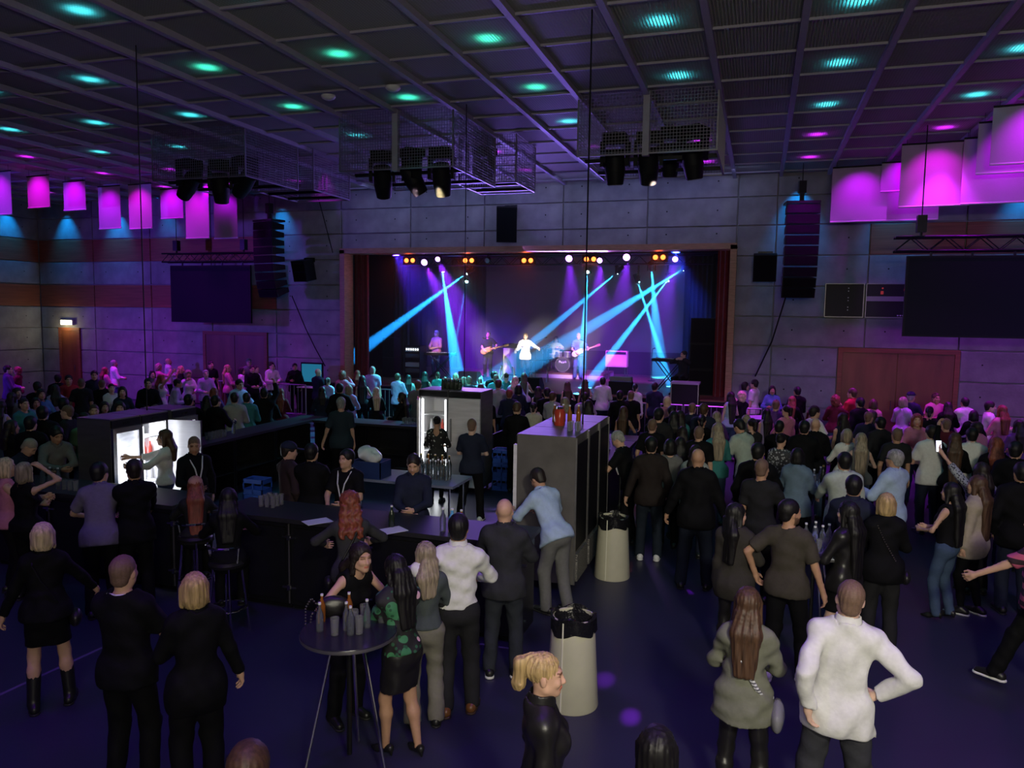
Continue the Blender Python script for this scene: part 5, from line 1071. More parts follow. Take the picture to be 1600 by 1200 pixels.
def bottle(label, x, y, z, kind='clear', h=.26, r=.034, cap='w', group=None):
    k = (kind, h, r, cap)
    if k not in _bm:
        _bm[k] = (MB().lathe([(r * .9, 0), (r, .01), (r, h * .55), (r * .8, h * .66), (r * .38, h * .8), (r * .36, h * .94)], n=12).mesh('bottle', BG[kind], True), MB().lathe([(r * .42, h * .93), (r * .42, h)], n=10).mesh('cap', CAPW if cap == 'w' else CAPG))
    o = link('bottle', _bm[k][0], None, (x, y, z)); tag(o, label, 'bottle', group); link('cap', _bm[k][1], o); return o
_gm = MB().lathe([(.028, 0), (.034, .13), (.031, .13), (.026, .012), (.002, .012)], n=14).mesh('glass', GLASS, True)
def glass(label, x, y, z, group): return tag(link('drinking_glass', _gm, None, (x, y, z)), label, 'glass', group)
def onbar(px, py, z=1.10): return at_z(px, py, z)
for i in range(9):
    p = onbar(402 + 0, 800); glass('empty glass in the cluster at the left end of the front counter', -5.72 + (i % 3) * .085, 7.78 + (i // 3) * .085, 1.10, 'glasses at left end of front counter')
for i in range(10): glass('tall glass in the row on the left rear counter', -9.62 + (i % 2) * .09, 11.5 + (i // 2) * .1, 1.10, 'glasses on left rear counter')
bottle('clear bottle standing alone on the left rear counter', -9.6, 12.25, 1.10); bottle('dark bottle standing on the menu sheet at the front counter', -3.82, 7.53, 1.105, 'dark', .24)
bottle('blue-labelled bottle on the front counter by the bartender', -3.12, 7.6, 1.10, 'blue', .26, .04); bottle('amber bottle on the front counter beside the blue one', -3.02, 7.62, 1.10, 'amber', .25); bottle('clear bottle on the front counter left of the blue one', -3.22, 7.58, 1.10, 'clear', .26); bottle('blue bottle at the right end of the front counter', -2.55, 7.62, 1.10, 'blue', .2, .05)
t = thing('spirits_jar', 'glass jar of red drink on top of the steel refrigerators', 'jar', (-2.55, 10.05, 1.97)); MB().lathe([(.07, 0), (.075, .02), (.075, .2), (.05, .24)], n=16).build('jar_body', BG['red'], t, True); MB().lathe([(.055, .24), (.055, .27)], n=16).build('lid', CHROME, t)
for i in range(4): bottle('amber bottle in the group on top of the steel refrigerators', -2.7 + .11 * i, 10.35 + .07 * (i % 2), 1.97, 'amber', .26, group='bottles on steel refrigerators')
for i in range(4): glass('glass standing on top of the steel refrigerators', -2.3 + .1 * (i % 2), 9.6 + .1 * (i // 2) , 1.97, 'glasses on steel refrigerators')
for i in range(14): bottle('dark bottle in the cluster on top of the open refrigerator', -5.9 + .085 * (i % 5), 13.85 + .09 * (i // 5), 1.98, 'dark', .22, .032, group='bottles on rear refrigerator')
for i in range(12): bottle('clear bottle in the crowd of bottles on the inner work table', -4.9 + .09 * (i % 6), 10.6 + .1 * (i // 6), .94, 'clear', .3, group='clear bottles on work table')
for i in range(6): bottle('dark spirits bottle behind the clear bottles on the work table', -5.15 + .12 * i, 10.95, .94, 'dark' if i % 2 else 'amber', .32, .038, 'g', group='dark bottles on work table')
t = thing('work_table', 'folding work table with bottles inside the bar', 'table', (-5.2, 10.6, 0)); MB().bb(-1.0, 1.0, -.35, .45, .9, .94).build('table_top', mat('table_blue', (.20, .22, .34), .5), t)
for sx in (-.9, .9):
    for sy in (-.25, .35): MB().tube((sx, sy, 0), (sx, sy, .9), .018, n=8).build('leg', CHROME, t)
t = thing('storage_tub', 'dark blue tub with white bags inside the bar', 'tub', (-5.65, 10.45, .94)); MB().bb(-.25, .25, -.18, .18, 0, .02).bb(-.25, -.235, -.18, .18, .02, .26).bb(.235, .25, -.18, .18, .02, .26).bb(-.25, .25, -.18, -.165, .02, .26).bb(-.25, .25, .165, .18, .02, .26).build('tub_body', mat('tub_blue', (.02, .04, .16), .4), t)
F = Field(.02, .05); [F.ell(_v(random.uniform(-.15, .15), random.uniform(-.09, .09), .24 + random.uniform(0, .08)), _v(.12, .1, .09)) for _ in range(7)]; F.noise = folds(5, .012)
o = link('plastic_bag', mesh_np('plastic_bag', [(*F.mesh(), 0)], [mat('bag_white', (.75, .75, .8), .4)]), None, (-5.65, 10.45, .99)); tag(o, 'crumpled white plastic bag heaped in the blue tub', 'bag')
for i in range(10): glass('glass in the blue-lit rack on the rear left counter', -7.2 + .09 * (i % 5), 14.75 + .1 * (i // 5), 1.10, 'glasses on rear counter')
for i in range(6): glass('glass in the row on the rear right counter', -4.2 + .22 * i, 14.75, 1.10, 'glasses on rear right counter')
for i in range(8): bottle('clear bottle in the row along the right counter', -2.55 + .08 * (i % 2), 11.9 + .28 * i, 1.10, 'clear', .22, group='bottles on right counter')
for i in range(3): bottle('clear bottle behind the seated person on the left front counter', -9.2 + .14 * i, 7.75, 1.10, 'clear', .24, group='bottles on left front counter')
for i in range(4): glass('glass on the left front counter by the person in purple shirt', -8.75 + .1 * i, 7.6, 1.10, 'glasses on left front counter')
# bins
BINM = mat('bin_cream', (.62, .60, .46), .35, noise=.03); BAGB = mat('bin_bag', (.01, .01, .012), .22, bump=.6, bscale=30)
def bin_(label, px, py):
    c = at_z(px, py); t = thing('waste_bin', label, 'bin', (c[0], c[1], 0)); h = .82
    MB().lathe([(.235, 0), (.24, .012), (.19, h), (.175, h), (.22, .02), (.002, .02)], n=36).build('bin_body', BINM, t, True); MB().box((-.045, -.212, h / 2), (.012, .012, h - .02), Matrix.Rotation(math.radians(-3.3), 3, 'X')).build('seam', mat('bin_seam', (.75, .73, .6), .3), t)  # paler strip paints the vertical highlight on the bin
    mb = MB(); n = 40; P = []; rows = [(.206, h - .13), (.203, h - .03), (.205, h + .012), (.185, h + .02), (.165, h - .05), (.14, h - .25)]
    for j, (r, z) in enumerate(rows):
        for i in range(n):
            a = 2 * math.pi * i / n; w = (1 + .035 * math.sin(5 * a + j) + .03 * math.sin(11 * a + 2 * j)); P.append((r * w * math.cos(a), r * w * math.sin(a), z + .022 * math.sin(4 * a + j * .5) * (1 if j < 4 else 0)))
    mb.add(P, [(j * n + i, j * n + (i + 1) % n, (j + 1) * n + (i + 1) % n, (j + 1) * n + i) for j in range(len(rows) - 1) for i in range(n)] + [tuple((len(rows) - 1) * n + i for i in range(n))]); mb.build('bin_liner', BAGB, t, True); return t
bin_('cream waste bin with black bag in the foreground', 893, 1098); bin_('cream waste bin with black bag beside the steel refrigerators', 956, 900)
# stools
def stool(label, x, y):
    t = thing('bar_stool', label, 'stool', (x, y, 0)); F = MB().lathe([(.02, .74), (.19, .75), (.2, .78), (.18, .81), (.002, .815)], n=24).build('seat', CL['leather'], t, True)
    for a in range(4):
        q = math.pi / 4 + a * math.pi / 2; MB().tube((.14 * math.cos(q), .14 * math.sin(q), .75), (.22 * math.cos(q), .22 * math.sin(q), 0), .012, n=8).build('leg', CHROME, t)
    r = MB(); b = MB()
    for k in range(20):
        a0, a1 = 2 * math.pi * k / 20, 2 * math.pi * (k + 1) / 20; r.tube((.195 * math.cos(a0), .195 * math.sin(a0), .28), (.195 * math.cos(a1), .195 * math.sin(a1), .28), .009, n=6)
    for k in range(10):
        a0, a1 = -math.pi * .9 + .8 * math.pi * k / 10, -math.pi * .9 + .8 * math.pi * (k + 1) / 10; b.tube((.21 * math.cos(a0), .21 * math.sin(a0), .98), (.21 * math.cos(a1), .21 * math.sin(a1), .98), .014, n=6)
    for s_ in (-.9, -.1): b.tube((.21 * math.cos(math.pi * s_), .21 * math.sin(math.pi * s_), .98), (.17 * math.cos(math.pi * s_), .17 * math.sin(math.pi * s_), .77), .011, n=6)
    r.build('foot_ring', CHROME, t); b.build('back_rail', CHROME, t); return t
STOOLS = [stool('chrome bar stool under the person with pink hair', -6.05, 6.72), stool('chrome bar stool under the dark-haired person at the bar', -5.45, 6.78)]
# tall tables
def bistro(label, x, y, r, m, rot=0, h=1.1):
    t = thing('bistro_table', label, 'table', (x, y, 0), rot); MB().lathe([(r * .96, h - .035), (r, h - .03), (r, h - .006), (r * .99, h)], n=40).build('table_top', m, t, True)
    rim = MB().lathe([(r * 1.003, h - .03), (r * 1.008, h - .018), (r * 1.003, h - .006)], n=40).build('rim', STEELSIDE, t, True)
    for k in range(3):
        a = k * 2.094 + .5; c, s_ = math.cos(a), math.sin(a); MB().tube((.12 * c, .12 * s_, h - .03), (.36 * c, .36 * s_, 0.02), .014, n=8).build('leg', CHROME, t)
    MB().tube((0, 0, .12), (0, 0, h - .03), .02, n=8).build('column', BLACKMETAL, t); return t
tb = at_z(545, 985, 1.1); bistro('round black bistro table with bottles in the foreground', tb[0], tb[1], .36, mat('table_dark', (.02, .018, .03), .25), math.radians(200))
for i, (dx, dy, k, lb) in enumerate([(-.02, .0, 'clear', 'small clear bottle with white cap, frontmost on the bistro table'), (.05, -.06, 'clear', 'small clear bottle with white cap beside the frontmost one'), (-.2, -.08, 'clear', 'small bottle with white cap at the left of the bistro table'), (.10, .1, 'clear', 'clear bottle near the middle of the bistro table'), (.16, .22, 'clear', 'clear bottle at the back of the bistro table'), (-.1, .18, 'amber', 'amber bottle at the back left of the bistro table'), (-.28, .08, 'amber', 'amber bottle beside the chain bag')]): bottle(lb, tb[0] + dx, tb[1] + dy, 1.10, k, .22, .028)
for i, (dx, dy) in enumerate([(.0, .08), (.1, -.02), (.02, .2), (-.06, -.1)]): glass('empty glass among the bottles on the bistro table', tb[0] + dx, tb[1] + dy, 1.10, 'glasses on bistro table')
t = thing('handbag', 'black handbag with a chain strap hanging over the bistro table edge', 'bag', (tb[0] - .26, tb[1] + .2, 1.10), math.radians(30)); F = Field(.012, .03); F.ell(_v(0, 0, .08), _v(.13, .06, .09)); F.plane((0, 0, 0), (0, 0, -1)); F.noise = folds(9, .006); link('bag_body', mesh_np('bag_body', [(*F.mesh(), 0)], [CL['leather']]), t)
ch = MB(); pts = [Vector((-.12, 0, .1)), Vector((-.16, -.02, .16)), Vector((-.2, -.1, .12)), Vector((-.2, -.16, .0)), Vector((-.21, -.17, -.13)), Vector((-.19, -.14, -.2)), Vector((-.17, -.12, -.1)), Vector((-.16, -.08, .05)), Vector((-.1, -.04, .1))]
for a, b in zip(pts[:-1], pts[1:]):
    n = max(2, int((b - a).length / .022))
    for k in range(n): ch.ball(tuple(a + (b - a) * (k + .5) / n), .009, 4)
ch.build('chain_strap', mat('chain_metal', (.7, .65, .55), .25, 1.0), t)
tr = at_z(1272, 857, 1.1); bistro('round pale bistro table between the people at right', tr[0], tr[1], .36, mat('table_white', (.55, .6, .72), .35), .3)
for i, (dx, dy) in enumerate([(0, .0), (.08, .06), (-.08, .1), (.02, .2), (.15, .15)]): bottle('clear water bottle on the pale bistro table at right', tr[0] + dx, tr[1] + dy, 1.10, 'clear', .24, group='water bottles on pale table')
for i in range(5): glass('glass on the pale bistro table at right', tr[0] - .1 + .07 * i, tr[1] - .1 + .05 * (i % 2), 1.10, 'glasses on pale table')
t2 = at_z(1288, 760, 1.1); bistro('round pale bistro table with a dark wine bottle farther back', t2[0], t2[1], .36, MATS['table_white'], .9)
bottle('dark wine bottle on the farther pale bistro table', t2[0] - .03, t2[1] - .08, 1.10, 'dark', .32, .038, 'g')
for i in range(4): bottle('clear water bottle on the farther pale bistro table', t2[0] + [-.15, .1, .18, -.05][i], t2[1] + [-.1, -.12, .05, .12][i], 1.10, 'clear', .26, group='water bottles on farther table')
t3 = at_z(1408, 690, 1.1); bistro('round bistro table in the right crowd with violet-lit bottles', t3[0], t3[1], .36, MATS['table_white'], 1.4)
for i in range(4): bottle('violet-lit clear bottle on the table in the right crowd', t3[0] - .1 + .09 * i, t3[1] - .05 * i, 1.10, 'clear', .28, group='bottles on right crowd table')
t4 = at_z(1190, 652, 1.1); bistro('magenta-lit bistro table near the right stage corner', t4[0], t4[1], .4, MATS['table_white'], 1.1)

# ================================================================== PEOPLE IN FRONT
def vaz(p): return math.degrees(math.atan2(p[0], p[1]))
def who(label, px, py, h, rel, **k):
    """px,py: head top of somebody h metres tall (k['feet']: py is the feet instead); rel: 0 seen from behind, 90 facing picture right, 180 facing us"""
    k.pop('ztop', None)
    if k.pop('feet', False): p = at_z(px, py, 0.0)
    else:                                   # the head, wherever the pose puts it, lands on the pixel
        f = skeleton(h, k.get('sex', 'm'), **(k.get('pose') or {})); top = f.Hc + f.up * 0.128 * f.s; p = at_z(px, py, top[2])
        for _ in range(3): q = rotz(-math.radians(vaz(p) + rel)) @ _v(top[0], top[1], 0); p = at_z(px, py, top[2]) - q
    if 'q' not in k: dd = math.hypot(p[0], p[1]); k['q'] = 1.0 if dd < 7 else (1.2 if dd < 9.5 else 1.4)
    k.setdefault('H', h); return person(label, p, vaz(p) + rel, **k)
def pattern(name, base, spots, scale=18, thr=.35, rough=.75):
    m = mat(name, base, rough, noise=.05); nt = m.node_tree; b = nt.nodes['Principled BSDF']; tc = nt.nodes.new('ShaderNodeTexCoord'); src = b.inputs['Base Color'].links[0].from_socket
    for i, (col, sc, th) in enumerate(spots):
        v = nt.nodes.new('ShaderNodeTexVoronoi'); v.inputs['Scale'].default_value = sc; mp = nt.nodes.new('ShaderNodeMapping'); mp.inputs['Location'].default_value = (i * 3.1, i * 1.7, i * .9); nt.links.new(tc.outputs['Object'], mp.inputs[0]); nt.links.new(mp.outputs[0], v.inputs['Vector'])
        lt = nt.nodes.new('ShaderNodeMath'); lt.operation = 'LESS_THAN'; lt.inputs[1].default_value = th; nt.links.new(v.outputs['Distance'], lt.inputs[0])
        mx = nt.nodes.new('ShaderNodeMix'); mx.data_type = 'RGBA'; mx.inputs[7].default_value = (*col, 1); nt.links.new(lt.outputs[0], mx.inputs[0]); nt.links.new(src, mx.inputs[6]); src = mx.outputs[2]
    nt.links.new(src, b.inputs['Base Color']); return m
def stripes(name, a, bcol, pitch, axis=2):
    m = mat(name, a, .8, noise=.05); nt = m.node_tree; b = nt.nodes['Principled BSDF']; tc = nt.nodes.new('ShaderNodeTexCoord'); sp = nt.nodes.new('ShaderNodeSeparateXYZ'); nt.links.new(tc.outputs['Object'], sp.inputs[0])
    mu = nt.nodes.new('ShaderNodeMath'); mu.operation = 'MULTIPLY'; mu.inputs[1].default_value = 6.283 / pitch; nt.links.new(sp.outputs[axis], mu.inputs[0]); si = nt.nodes.new('ShaderNodeMath'); si.operation = 'SINE'; nt.links.new(mu.outputs[0], si.inputs[0]); gt = nt.nodes.new('ShaderNodeMath'); gt.operation = 'GREATER_THAN'; gt.inputs[1].default_value = 0; nt.links.new(si.outputs[0], gt.inputs[0])
    mx = nt.nodes.new('ShaderNodeMix'); mx.data_type = 'RGBA'; mx.inputs[7].default_value = (*bcol, 1); nt.links.new(gt.outputs[0], mx.inputs[0]); nt.links.new(b.inputs['Base Color'].links[0].from_socket, mx.inputs[6]); nt.links.new(mx.outputs[2], b.inputs['Base Color']); return m
FLORAL = pattern('floral_print', (.012, .012, .014), [((.05, .22, .10), 9, .42), ((.02, .10, .05), 22, .30), ((.72, .45, .48), 8, .26)])
DOTS = pattern('dotted_print', (.012, .011, .012), [((.60, .58, .55), 17, .22)])
SPECK = pattern('speckled_print', (.35, .38, .40), [((.04, .04, .05), 38, .38)])
SILVER = pattern('silver_print', (.05, .05, .06), [((.45, .47, .5), 26, .38)])
PINKSTR = stripes('pink_stripes', (.55, .10, .20), (.03, .012, .02), .10)
STRAPM = stripes('woven_strap', (.65, .65, .68), (.12, .12, .14), .022); LANY = mat('lanyard_white', (.75, .74, .78), .6); CHAINM = MATS['chain_metal']
def ribbon(o, name, pts, r, m):
    f = FIGS[o.name]; return MB().path([tuple(p) for p in pts], r, 6).build(name, m, o)
def lanyard(o, badge=True):
    f = FIGS[o.name]; T = f.T; d = .155 if f.sex == 'm' else .15
    ribbon(o, 'lanyard', [T(-.0, -.10, .57), T(-.085, -.06, .565), T(-.095, .05, .545), T(-.05, d, .40), T(0, d + .01, .18), T(.05, d, .40), T(.095, .05, .545), T(.085, -.06, .565), T(0, -.10, .57)], .009, LANY)
    if badge: MB().box(tuple(T(0, d + .015, .12)), (.085, .008, .12)).build('badge', PAPER, o)
def world(o, p): return Matrix.Translation(o.location) @ Matrix.Rotation(o.rotation_euler[2], 4, 'Z') @ Vector([float(a) for a in p])
def cross_bag(o, label, side, m, bagm, size=.2, r=.013, chain=False):
    f = FIGS[o.name]; T = f.T; s_ = side; bd = -.15 if f.sex == 'f' else -.165
    pts = [T(-s_ * .09, .05, .50), T(-s_ * .10, -.03, .55), T(-s_ * .085, -.125, .47), T(-s_ * .02, bd, .33), T(s_ * .09, bd + .01, .14), T(s_ * .185, -.04, -.02), T(s_ * .195, .06, 0.0), T(s_ * .09, .135, .2), T(-s_ * .03, .14, .38), T(-s_ * .09, .05, .50)]
    t = thing('shoulder_bag', label, 'bag', tuple(o.location), o.rotation_euler[2]); mb = MB()
    if chain:
        for a, b in zip(pts[:-1], pts[1:]):
            L = np.linalg.norm(b - a); n = max(2, int(L / .024))
            for k in range(n): mb.ball(tuple(a + (b - a) * (k + .5) / n), .009, 4)
    else: mb.path([tuple(p) for p in pts], r, 6)
    mb.build('strap', m, t); F = Field(.012, .02); c = T(s_ * .235, .0, -.10); F.ell(c, _v(.05, size * .6, size * .5)); F.noise = folds(4, .004); link('pouch', mesh_np('pouch', [(*F.mesh(), 0)], [bagm]), t); return t
def held(o, hand, fn, dz=.0):
    """world position of a hand's grip"""
    f = FIGS[o.name]; S, E, Wr = f.arms[hand]; d = (Wr - E) / np.linalg.norm(Wr - E); return world(o, Wr + d * .085 * f.s + _v(0, .0, dz))
def phone(label, pos, rz, tilt=60, lit=False):
    t = thing('phone', label, 'phone', tuple(pos), rz); R = Matrix.Rotation(math.radians(tilt), 3, 'X'); MB().box((0, 0, .0), (.075, .155, .009), R).build('case', BLACK, t); MB().box(tuple(R @ Vector((0, 0, .0052))), (.068, .145, .001), R).build('phone_screen', emis('phone_lit', (.85, .85, 1), 1.6) if lit else mat('phone_glass', (.05, .05, .06), .1), t); return t
J = dict
# --- the couple and friends at the bistro table
a = who('person in white shirt and black trousers with an arm round a blonde', 714, 1114, 1.78, 4, feet=True, pose=J(hand_l=((-.46, -.06, 1.27), (-.4, -1, -.1)), hand_r=((.16, .34, 1.1), (1, -.3, -.5)), foot_l=(-.10, -.02, 0), foot_r=(.13, .06, 0)), hair=('short', 'black'), skin='tan', top=J(mat='white', hem=.02, sleeve='long', amp=.011), bottom=J(mat='charcoal', waist=.075, loose=.016, tuck=False), shoes=('shoe', SHOE_BR))
who('blonde person in denim top and grey trousers left of the white shirt', 664, 846, 1.59, -6, sex='f', pose=J(hand_l='front', hand_r='front', head=(-25, 0)), hair=('mid', 'ash'), top=J(mat=cloth('worn_denim', (.07, .085, .09)), hem=.02, collar=False), bottom=J(mat=cloth('grey_trousers', (.19, .18, .15)), kind='flare', waist=.06, tuck=False))
a = who('person with long black curls in floral blouse and black leather skirt', 628, 1178, 1.60, -38, feet=True, sex='f', pose=J(hand_r=((.05, .40, 1.06), (.8, -.3, -.8)), hand_l=((-.02, .42, 1.06), (-.8, -.3, -.8)), lean=8, head=(0, -18), foot_r=(.10, -.10, 0), foot_l=(-.10, .10, 0)), hair=('long', 'black'), skin='tan', top=J(mat=FLORAL, hem=.0, loose=.03, collar=False, amp=.012, name='blouse'), bottom=J(mat='leather', kind='skirt', hemz=.60, waist=.06, tuck=False), shoes=('heel', SHOE_B))
phone('phone in a rose case held by the person in the floral blouse', held(a, 'r', 0, .03), a.rotation_euler[2], 40)
who('dark-haired person in black sleeveless top leaning on the bistro table', 570, 853, 1.66, 148, ztop=1.53, sex='f', pose=J(lean=26, hand_r=((.26, .42, 1.10), (.8, -.2, -.4)), hand_l=((-.14, .45, 1.10), (-.8, -.3, -.4)), head=(2, 12)), hair=('long', 'dark'), top=J(mat='black', sleeve='none', collar=False, vneck=.16, hem=-.06), bottom=J(mat='black'), q=.9)
a = who('bald person in dark navy shirt and jeans standing at the bar', 785, 1056, 1.75, 6, feet=True, pose=J(hand_l=((-.14, .36, 1.1), (-1, -.3, -.5)), hand_r='drink', foot_l=(-.13, 0, 0), foot_r=(.13, .04, 0)), hair=None, skin='fair', top=J(mat=cloth('dark_shirt', (.032, .033, .040)), hem=-.14, loose=.026, amp=.008), bottom=J(mat=cloth('dark_jean', (.030, .034, .045))), shoes=('sneaker', SHOE_BW))
who('person in light blue shirt and grey trousers bending towards the steel refrigerator', 868, 958, 1.76, -42, feet=True, pose=J(lean=34, hand_l=((-.18, .62, 1.12), (-.8, -.2, -.8)), hand_r=((.24, .60, 1.1), (.9, -.2, -.8)), head=(0, -22), foot_l=(-.10, .06, 0), foot_r=(.10, -.10, 0)), hair=('crop', 'dark'), skin='tan', top=J(mat='light blue', hem=-.08, sleeve='roll', amp=.008), bottom=J(mat='grey', loose=.018))
a = who('person with curly red hair and dark grey top leaning on the front counter', 546, 769, 1.68, -4, sex='f', pose=J(lean=14, hand_l=((-.26, .42, 1.14), (-.9, -.2, -.3)), hand_r=((.26, .42, 1.14), (.9, -.2, -.3))), hair=('curly', 'red'), top=J(mat=cloth('dark_grey_top', (.045, .045, .052)), hem=-.10), bottom=J(mat='charcoal')); FIGS[a.name].hair = 1
F_ = FIGS[a.name]; Fh = Field(.012, .03); [Fh.cone(F_.Hc + (F_.Rh @ _v(sx * .05, -.07, -.03)), F_.N + F_.R @ _v(sx * .09, -.10, -.16), .06, .035) for sx in (-1, 0, 1)]; Fh.noise = lambda P: .006 * np.sin(P[..., 0] * 90 + 3 * np.sin(P[..., 2] * 40)) + .005 * np.sin(P[..., 2] * 75); link('hair', mesh_np('hair', [(*Fh.mesh(), 0)], [HAIR['red']]), a)
cross_bag(a, 'small black bag with pearl chain on the red-haired person', -1, BLACKMETAL, CL['leather'], .14, .01)
# --- nearest figures, cut by the lower edge
a = who('blond person with ponytail in black leather jacket, seen in profile at bottom', 853, 1019, 1.70, 84, sex='f', q=.62, pose=J(hand_r='down', hand_l='pocket', head=(4, -4)), hair=('pony', 'blond'), skin='fair', top=J(mat='leather', hem=-.06, loose=.020, amp=.010, name='leather_jacket'), bottom=J(mat='black'))
who('dark-haired head at the bottom edge beside the leather jacket', 1028, 1134, 1.66, 8, sex='f', hair=('bob', 'black'), top=J(mat='black', collar=False), bottom=J(mat='black'))
who('brown-haired head at the bottom edge near the bistro table', 388, 1158, 1.72, 10, hair=('short', 'brown'), top=J(mat='charcoal', collar=False), bottom=J(mat='black'))
# --- left foreground
a = who('person in black t-shirt with white lanyard holding a drink, left foreground', 193, 866, 1.77, 32, pose=J(hand_r=((.12, .34, 1.10), (.8, -.4, -.8)), hand_l=((-.02, .36, 1.1), (-.8, -.4, -.8)), foot_l=(-.12, 0, 0), foot_r=(.12, .04, 0)), hair=('buzz', 'dark'), skin='fair', top=J(mat='black', sleeve='short', collar=False, hem=-.1), bottom=J(mat='black')); lanyard(a, False)
p = held(a, 'r', 0); glass('drink glass in the hand of the person with lanyard', p.x, p.y, p.z - .06, None)
who('blonde person in black suit seen from behind, left foreground', 303, 894, 1.68, -8, sex='f', pose=J(hand_r=((.34, .1, .86), (.5, -1, 0)), hand_l='front'), hair=('bob', 'blond'), top=J(mat='black', hem=-.22, loose=.026, name='jacket'), bottom=J(mat='black', loose=.022))
a = who('person with pale pink bob in black dress and boots at the left', 66, 816, 1.66, 4, sex='f', pose=J(hand_r=((.42, .30, .98), (.5, -1, -.2)), hand_l=((-.36, .1, .88), (-.5, -1, 0)), foot_l=(-.13, 0, 0), foot_r=(.16, .08, 0)), hair=('bob', 'pale'), top=J(mat='black', hem=-.06, flare=.02, name='dress_top'), bottom=J(mat='black', kind='skirt', hemz=.62), shoes=('boot', SHOE_B)); cross_bag(a, 'thin strapped bag worn across the black dress', 1, BLACK, CL['leather'], .16, .006)
# --- left bar front
who('person in grey-purple shirt leaning on the left front counter', 156, 722, 1.76, 6, pose=J(lean=16, hand_r=((.30, .42, 1.12), (.9, -.2, -.4)), hand_l='table', head=(28, 0)), hair=('short', 'black'), top=J(mat=cloth('dusk_shirt', (.16, .14, .22)), sleeve='short', hem=-.12), bottom=J(mat='black'))
who('person in black top at the left counter before the bright refrigerator', 209, 717, 1.78, -4, pose=J(hand_r='table', hand_l='table'), hair=('crop', 'dark'), skin='tan', top=J(mat='black', hem=-.12), bottom=J(mat='black'))
who('person with long pinkish-red hair under a knitted hat, sitting at the bar', 305, 744, 1.60, 2, sex='f', pose=J(sit=.83, lean=8, hand_r='table', hand_l='table', foot_l=(-.12, .26, .22), foot_r=(.12, .26, .22)), hair=('vlong', 'red'), cap=(cloth('knit_hat', (.50, .27, .20)), 0.0), top=J(mat='charcoal', hem=-.06), bottom=J(mat='black'))
who('person with dark hair sitting on the second bar stool', 357, 762, 1.68, 6, ztop=1.55, sex='f', pose=J(sit=.83, lean=10, hand_r='table', hand_l='table', foot_l=(-.12, .26, .22), foot_r=(.12, .26, .22)), hair=('long', 'black'), top=J(mat='black', hem=-.06), bottom=J(mat='black'))
who('pink-lit person in profile at the left edge with bare arms', 10, 715, 1.68, 84, sex='f', pose=J(hand_r=((.1, .36, 1.15), (.6, -.3, -.9)), hand_l=((-.1, .42, 1.2), (-.6, -.3, -.8))), hair=('bob', 'pale'), skin='fair', top=J(mat='pink', sleeve='none', collar=False, hem=-.06), bottom=J(mat='black'))
who('pink-lit person at left edge raising a bent arm to the head', 38, 722, 1.66, 40, sex='f', pose=J(hand_r=((.16, .10, 1.70), (1, .5, -.2)), hand_l=((-.1, .36, 1.2), (-.6, -.3, -.8))), hair=('bob', 'ash'), skin='fair', top=J(mat='black', sleeve='none', collar=False), bottom=J(mat='black'))
who('person in grey jacket resting folded arms on the left counter', 90, 668, 1.78, 165, ztop=1.62, pose=J(lean=24, hand_r=((.02, .50, 1.12), (1, .1, -.3)), hand_l=((.04, .46, 1.10), (-1, .1, -.3)), head=(-10, -15)), hair=('short', 'black'), skin='tan', top=J(mat='grey', hem=-.1, vneck=.14, name='jacket'), bottom=J(mat='black'))
who('bald person bending beside the one in grey jacket', 55, 688, 1.75, 120, ztop=1.58, pose=J(lean=38, hand_r='table', hand_l='table', head=(0, -25)), hair=('buzz', 'grey'), top=J(mat='navy'), bottom=J(mat='black'), q=1.5)
for st_, nm_ in zip(STOOLS, ('sitting at the bar', 'second bar stool')):
    for o_ in COL.objects:
        if o_.name.startswith('person') and nm_ in o_['label']: st_.location = (o_.location.x, o_.location.y - .02, 0)
# --- inside the bar
who('bartender in white top reaching into the bright left refrigerators', 256, 671, 1.70, -82, sex='f', pose=J(hand_r=((.12, .52, 1.34), (.6, -.3, -.8)), hand_l=((-.16, .46, 1.25), (-.6, -.3, -.8))), hair=('mid', 'brown'), top=J(mat='white', hem=-.02, sleeve='roll', collar=False), bottom=J(mat='denim'))
a = who('bartender in black top with lanyard beside the bright refrigerators', 303, 682, 1.74, 160, pose=J(hand_r='front', hand_l='pocket', head=(20, -12)), hair=('buzz', 'dark'), skin='tan', top=J(mat='black', sleeve='long'), bottom=J(mat='black')); lanyard(a)
a = who('person in black t-shirt with lanyard looking left inside the bar', 541, 702, 1.73, -152, pose=J(hand_r=((.1, .32, 1.08), (.8, -.4, -.6)), hand_l='front', head=(18, 0)), hair=('short', 'black'), skin='fair', top=J(mat='black', sleeve='short', collar=False), bottom=J(mat='black')); lanyard(a, False)
who('bartender in navy shirt looking down while opening a bottle', 646, 710, 1.73, -172, pose=J(hand_r=((.02, .32, 1.10), (.9, -.3, -.5)), hand_l=((-.04, .34, 1.14), (-.9, -.3, -.5)), head=(0, -22)), hair=('crop', 'dark'), skin='fair', top=J(mat='navy', hem=-.08), bottom=J(mat='black'))
who('person in flat cap and dark jacket facing right at the bar', 452, 690, 1.76, 62, pose=J(hand_r='pocket', hand_l='front', head=(20, -10)), hair=('crop', 'dark'), cap='navy', skin='fair', top=J(mat=cloth('dark_plaid', (.035, .022, .026)), hem=-.12), bottom=J(mat='black'))
who('dark-clothed person with a rim-lit head beside the flat cap', 487, 692, 1.78, 20, pose=J(hand_r='front', hand_l='front'), hair=('crop', 'black'), top=J(mat='black', hem=-.12), bottom=J(mat='black'))
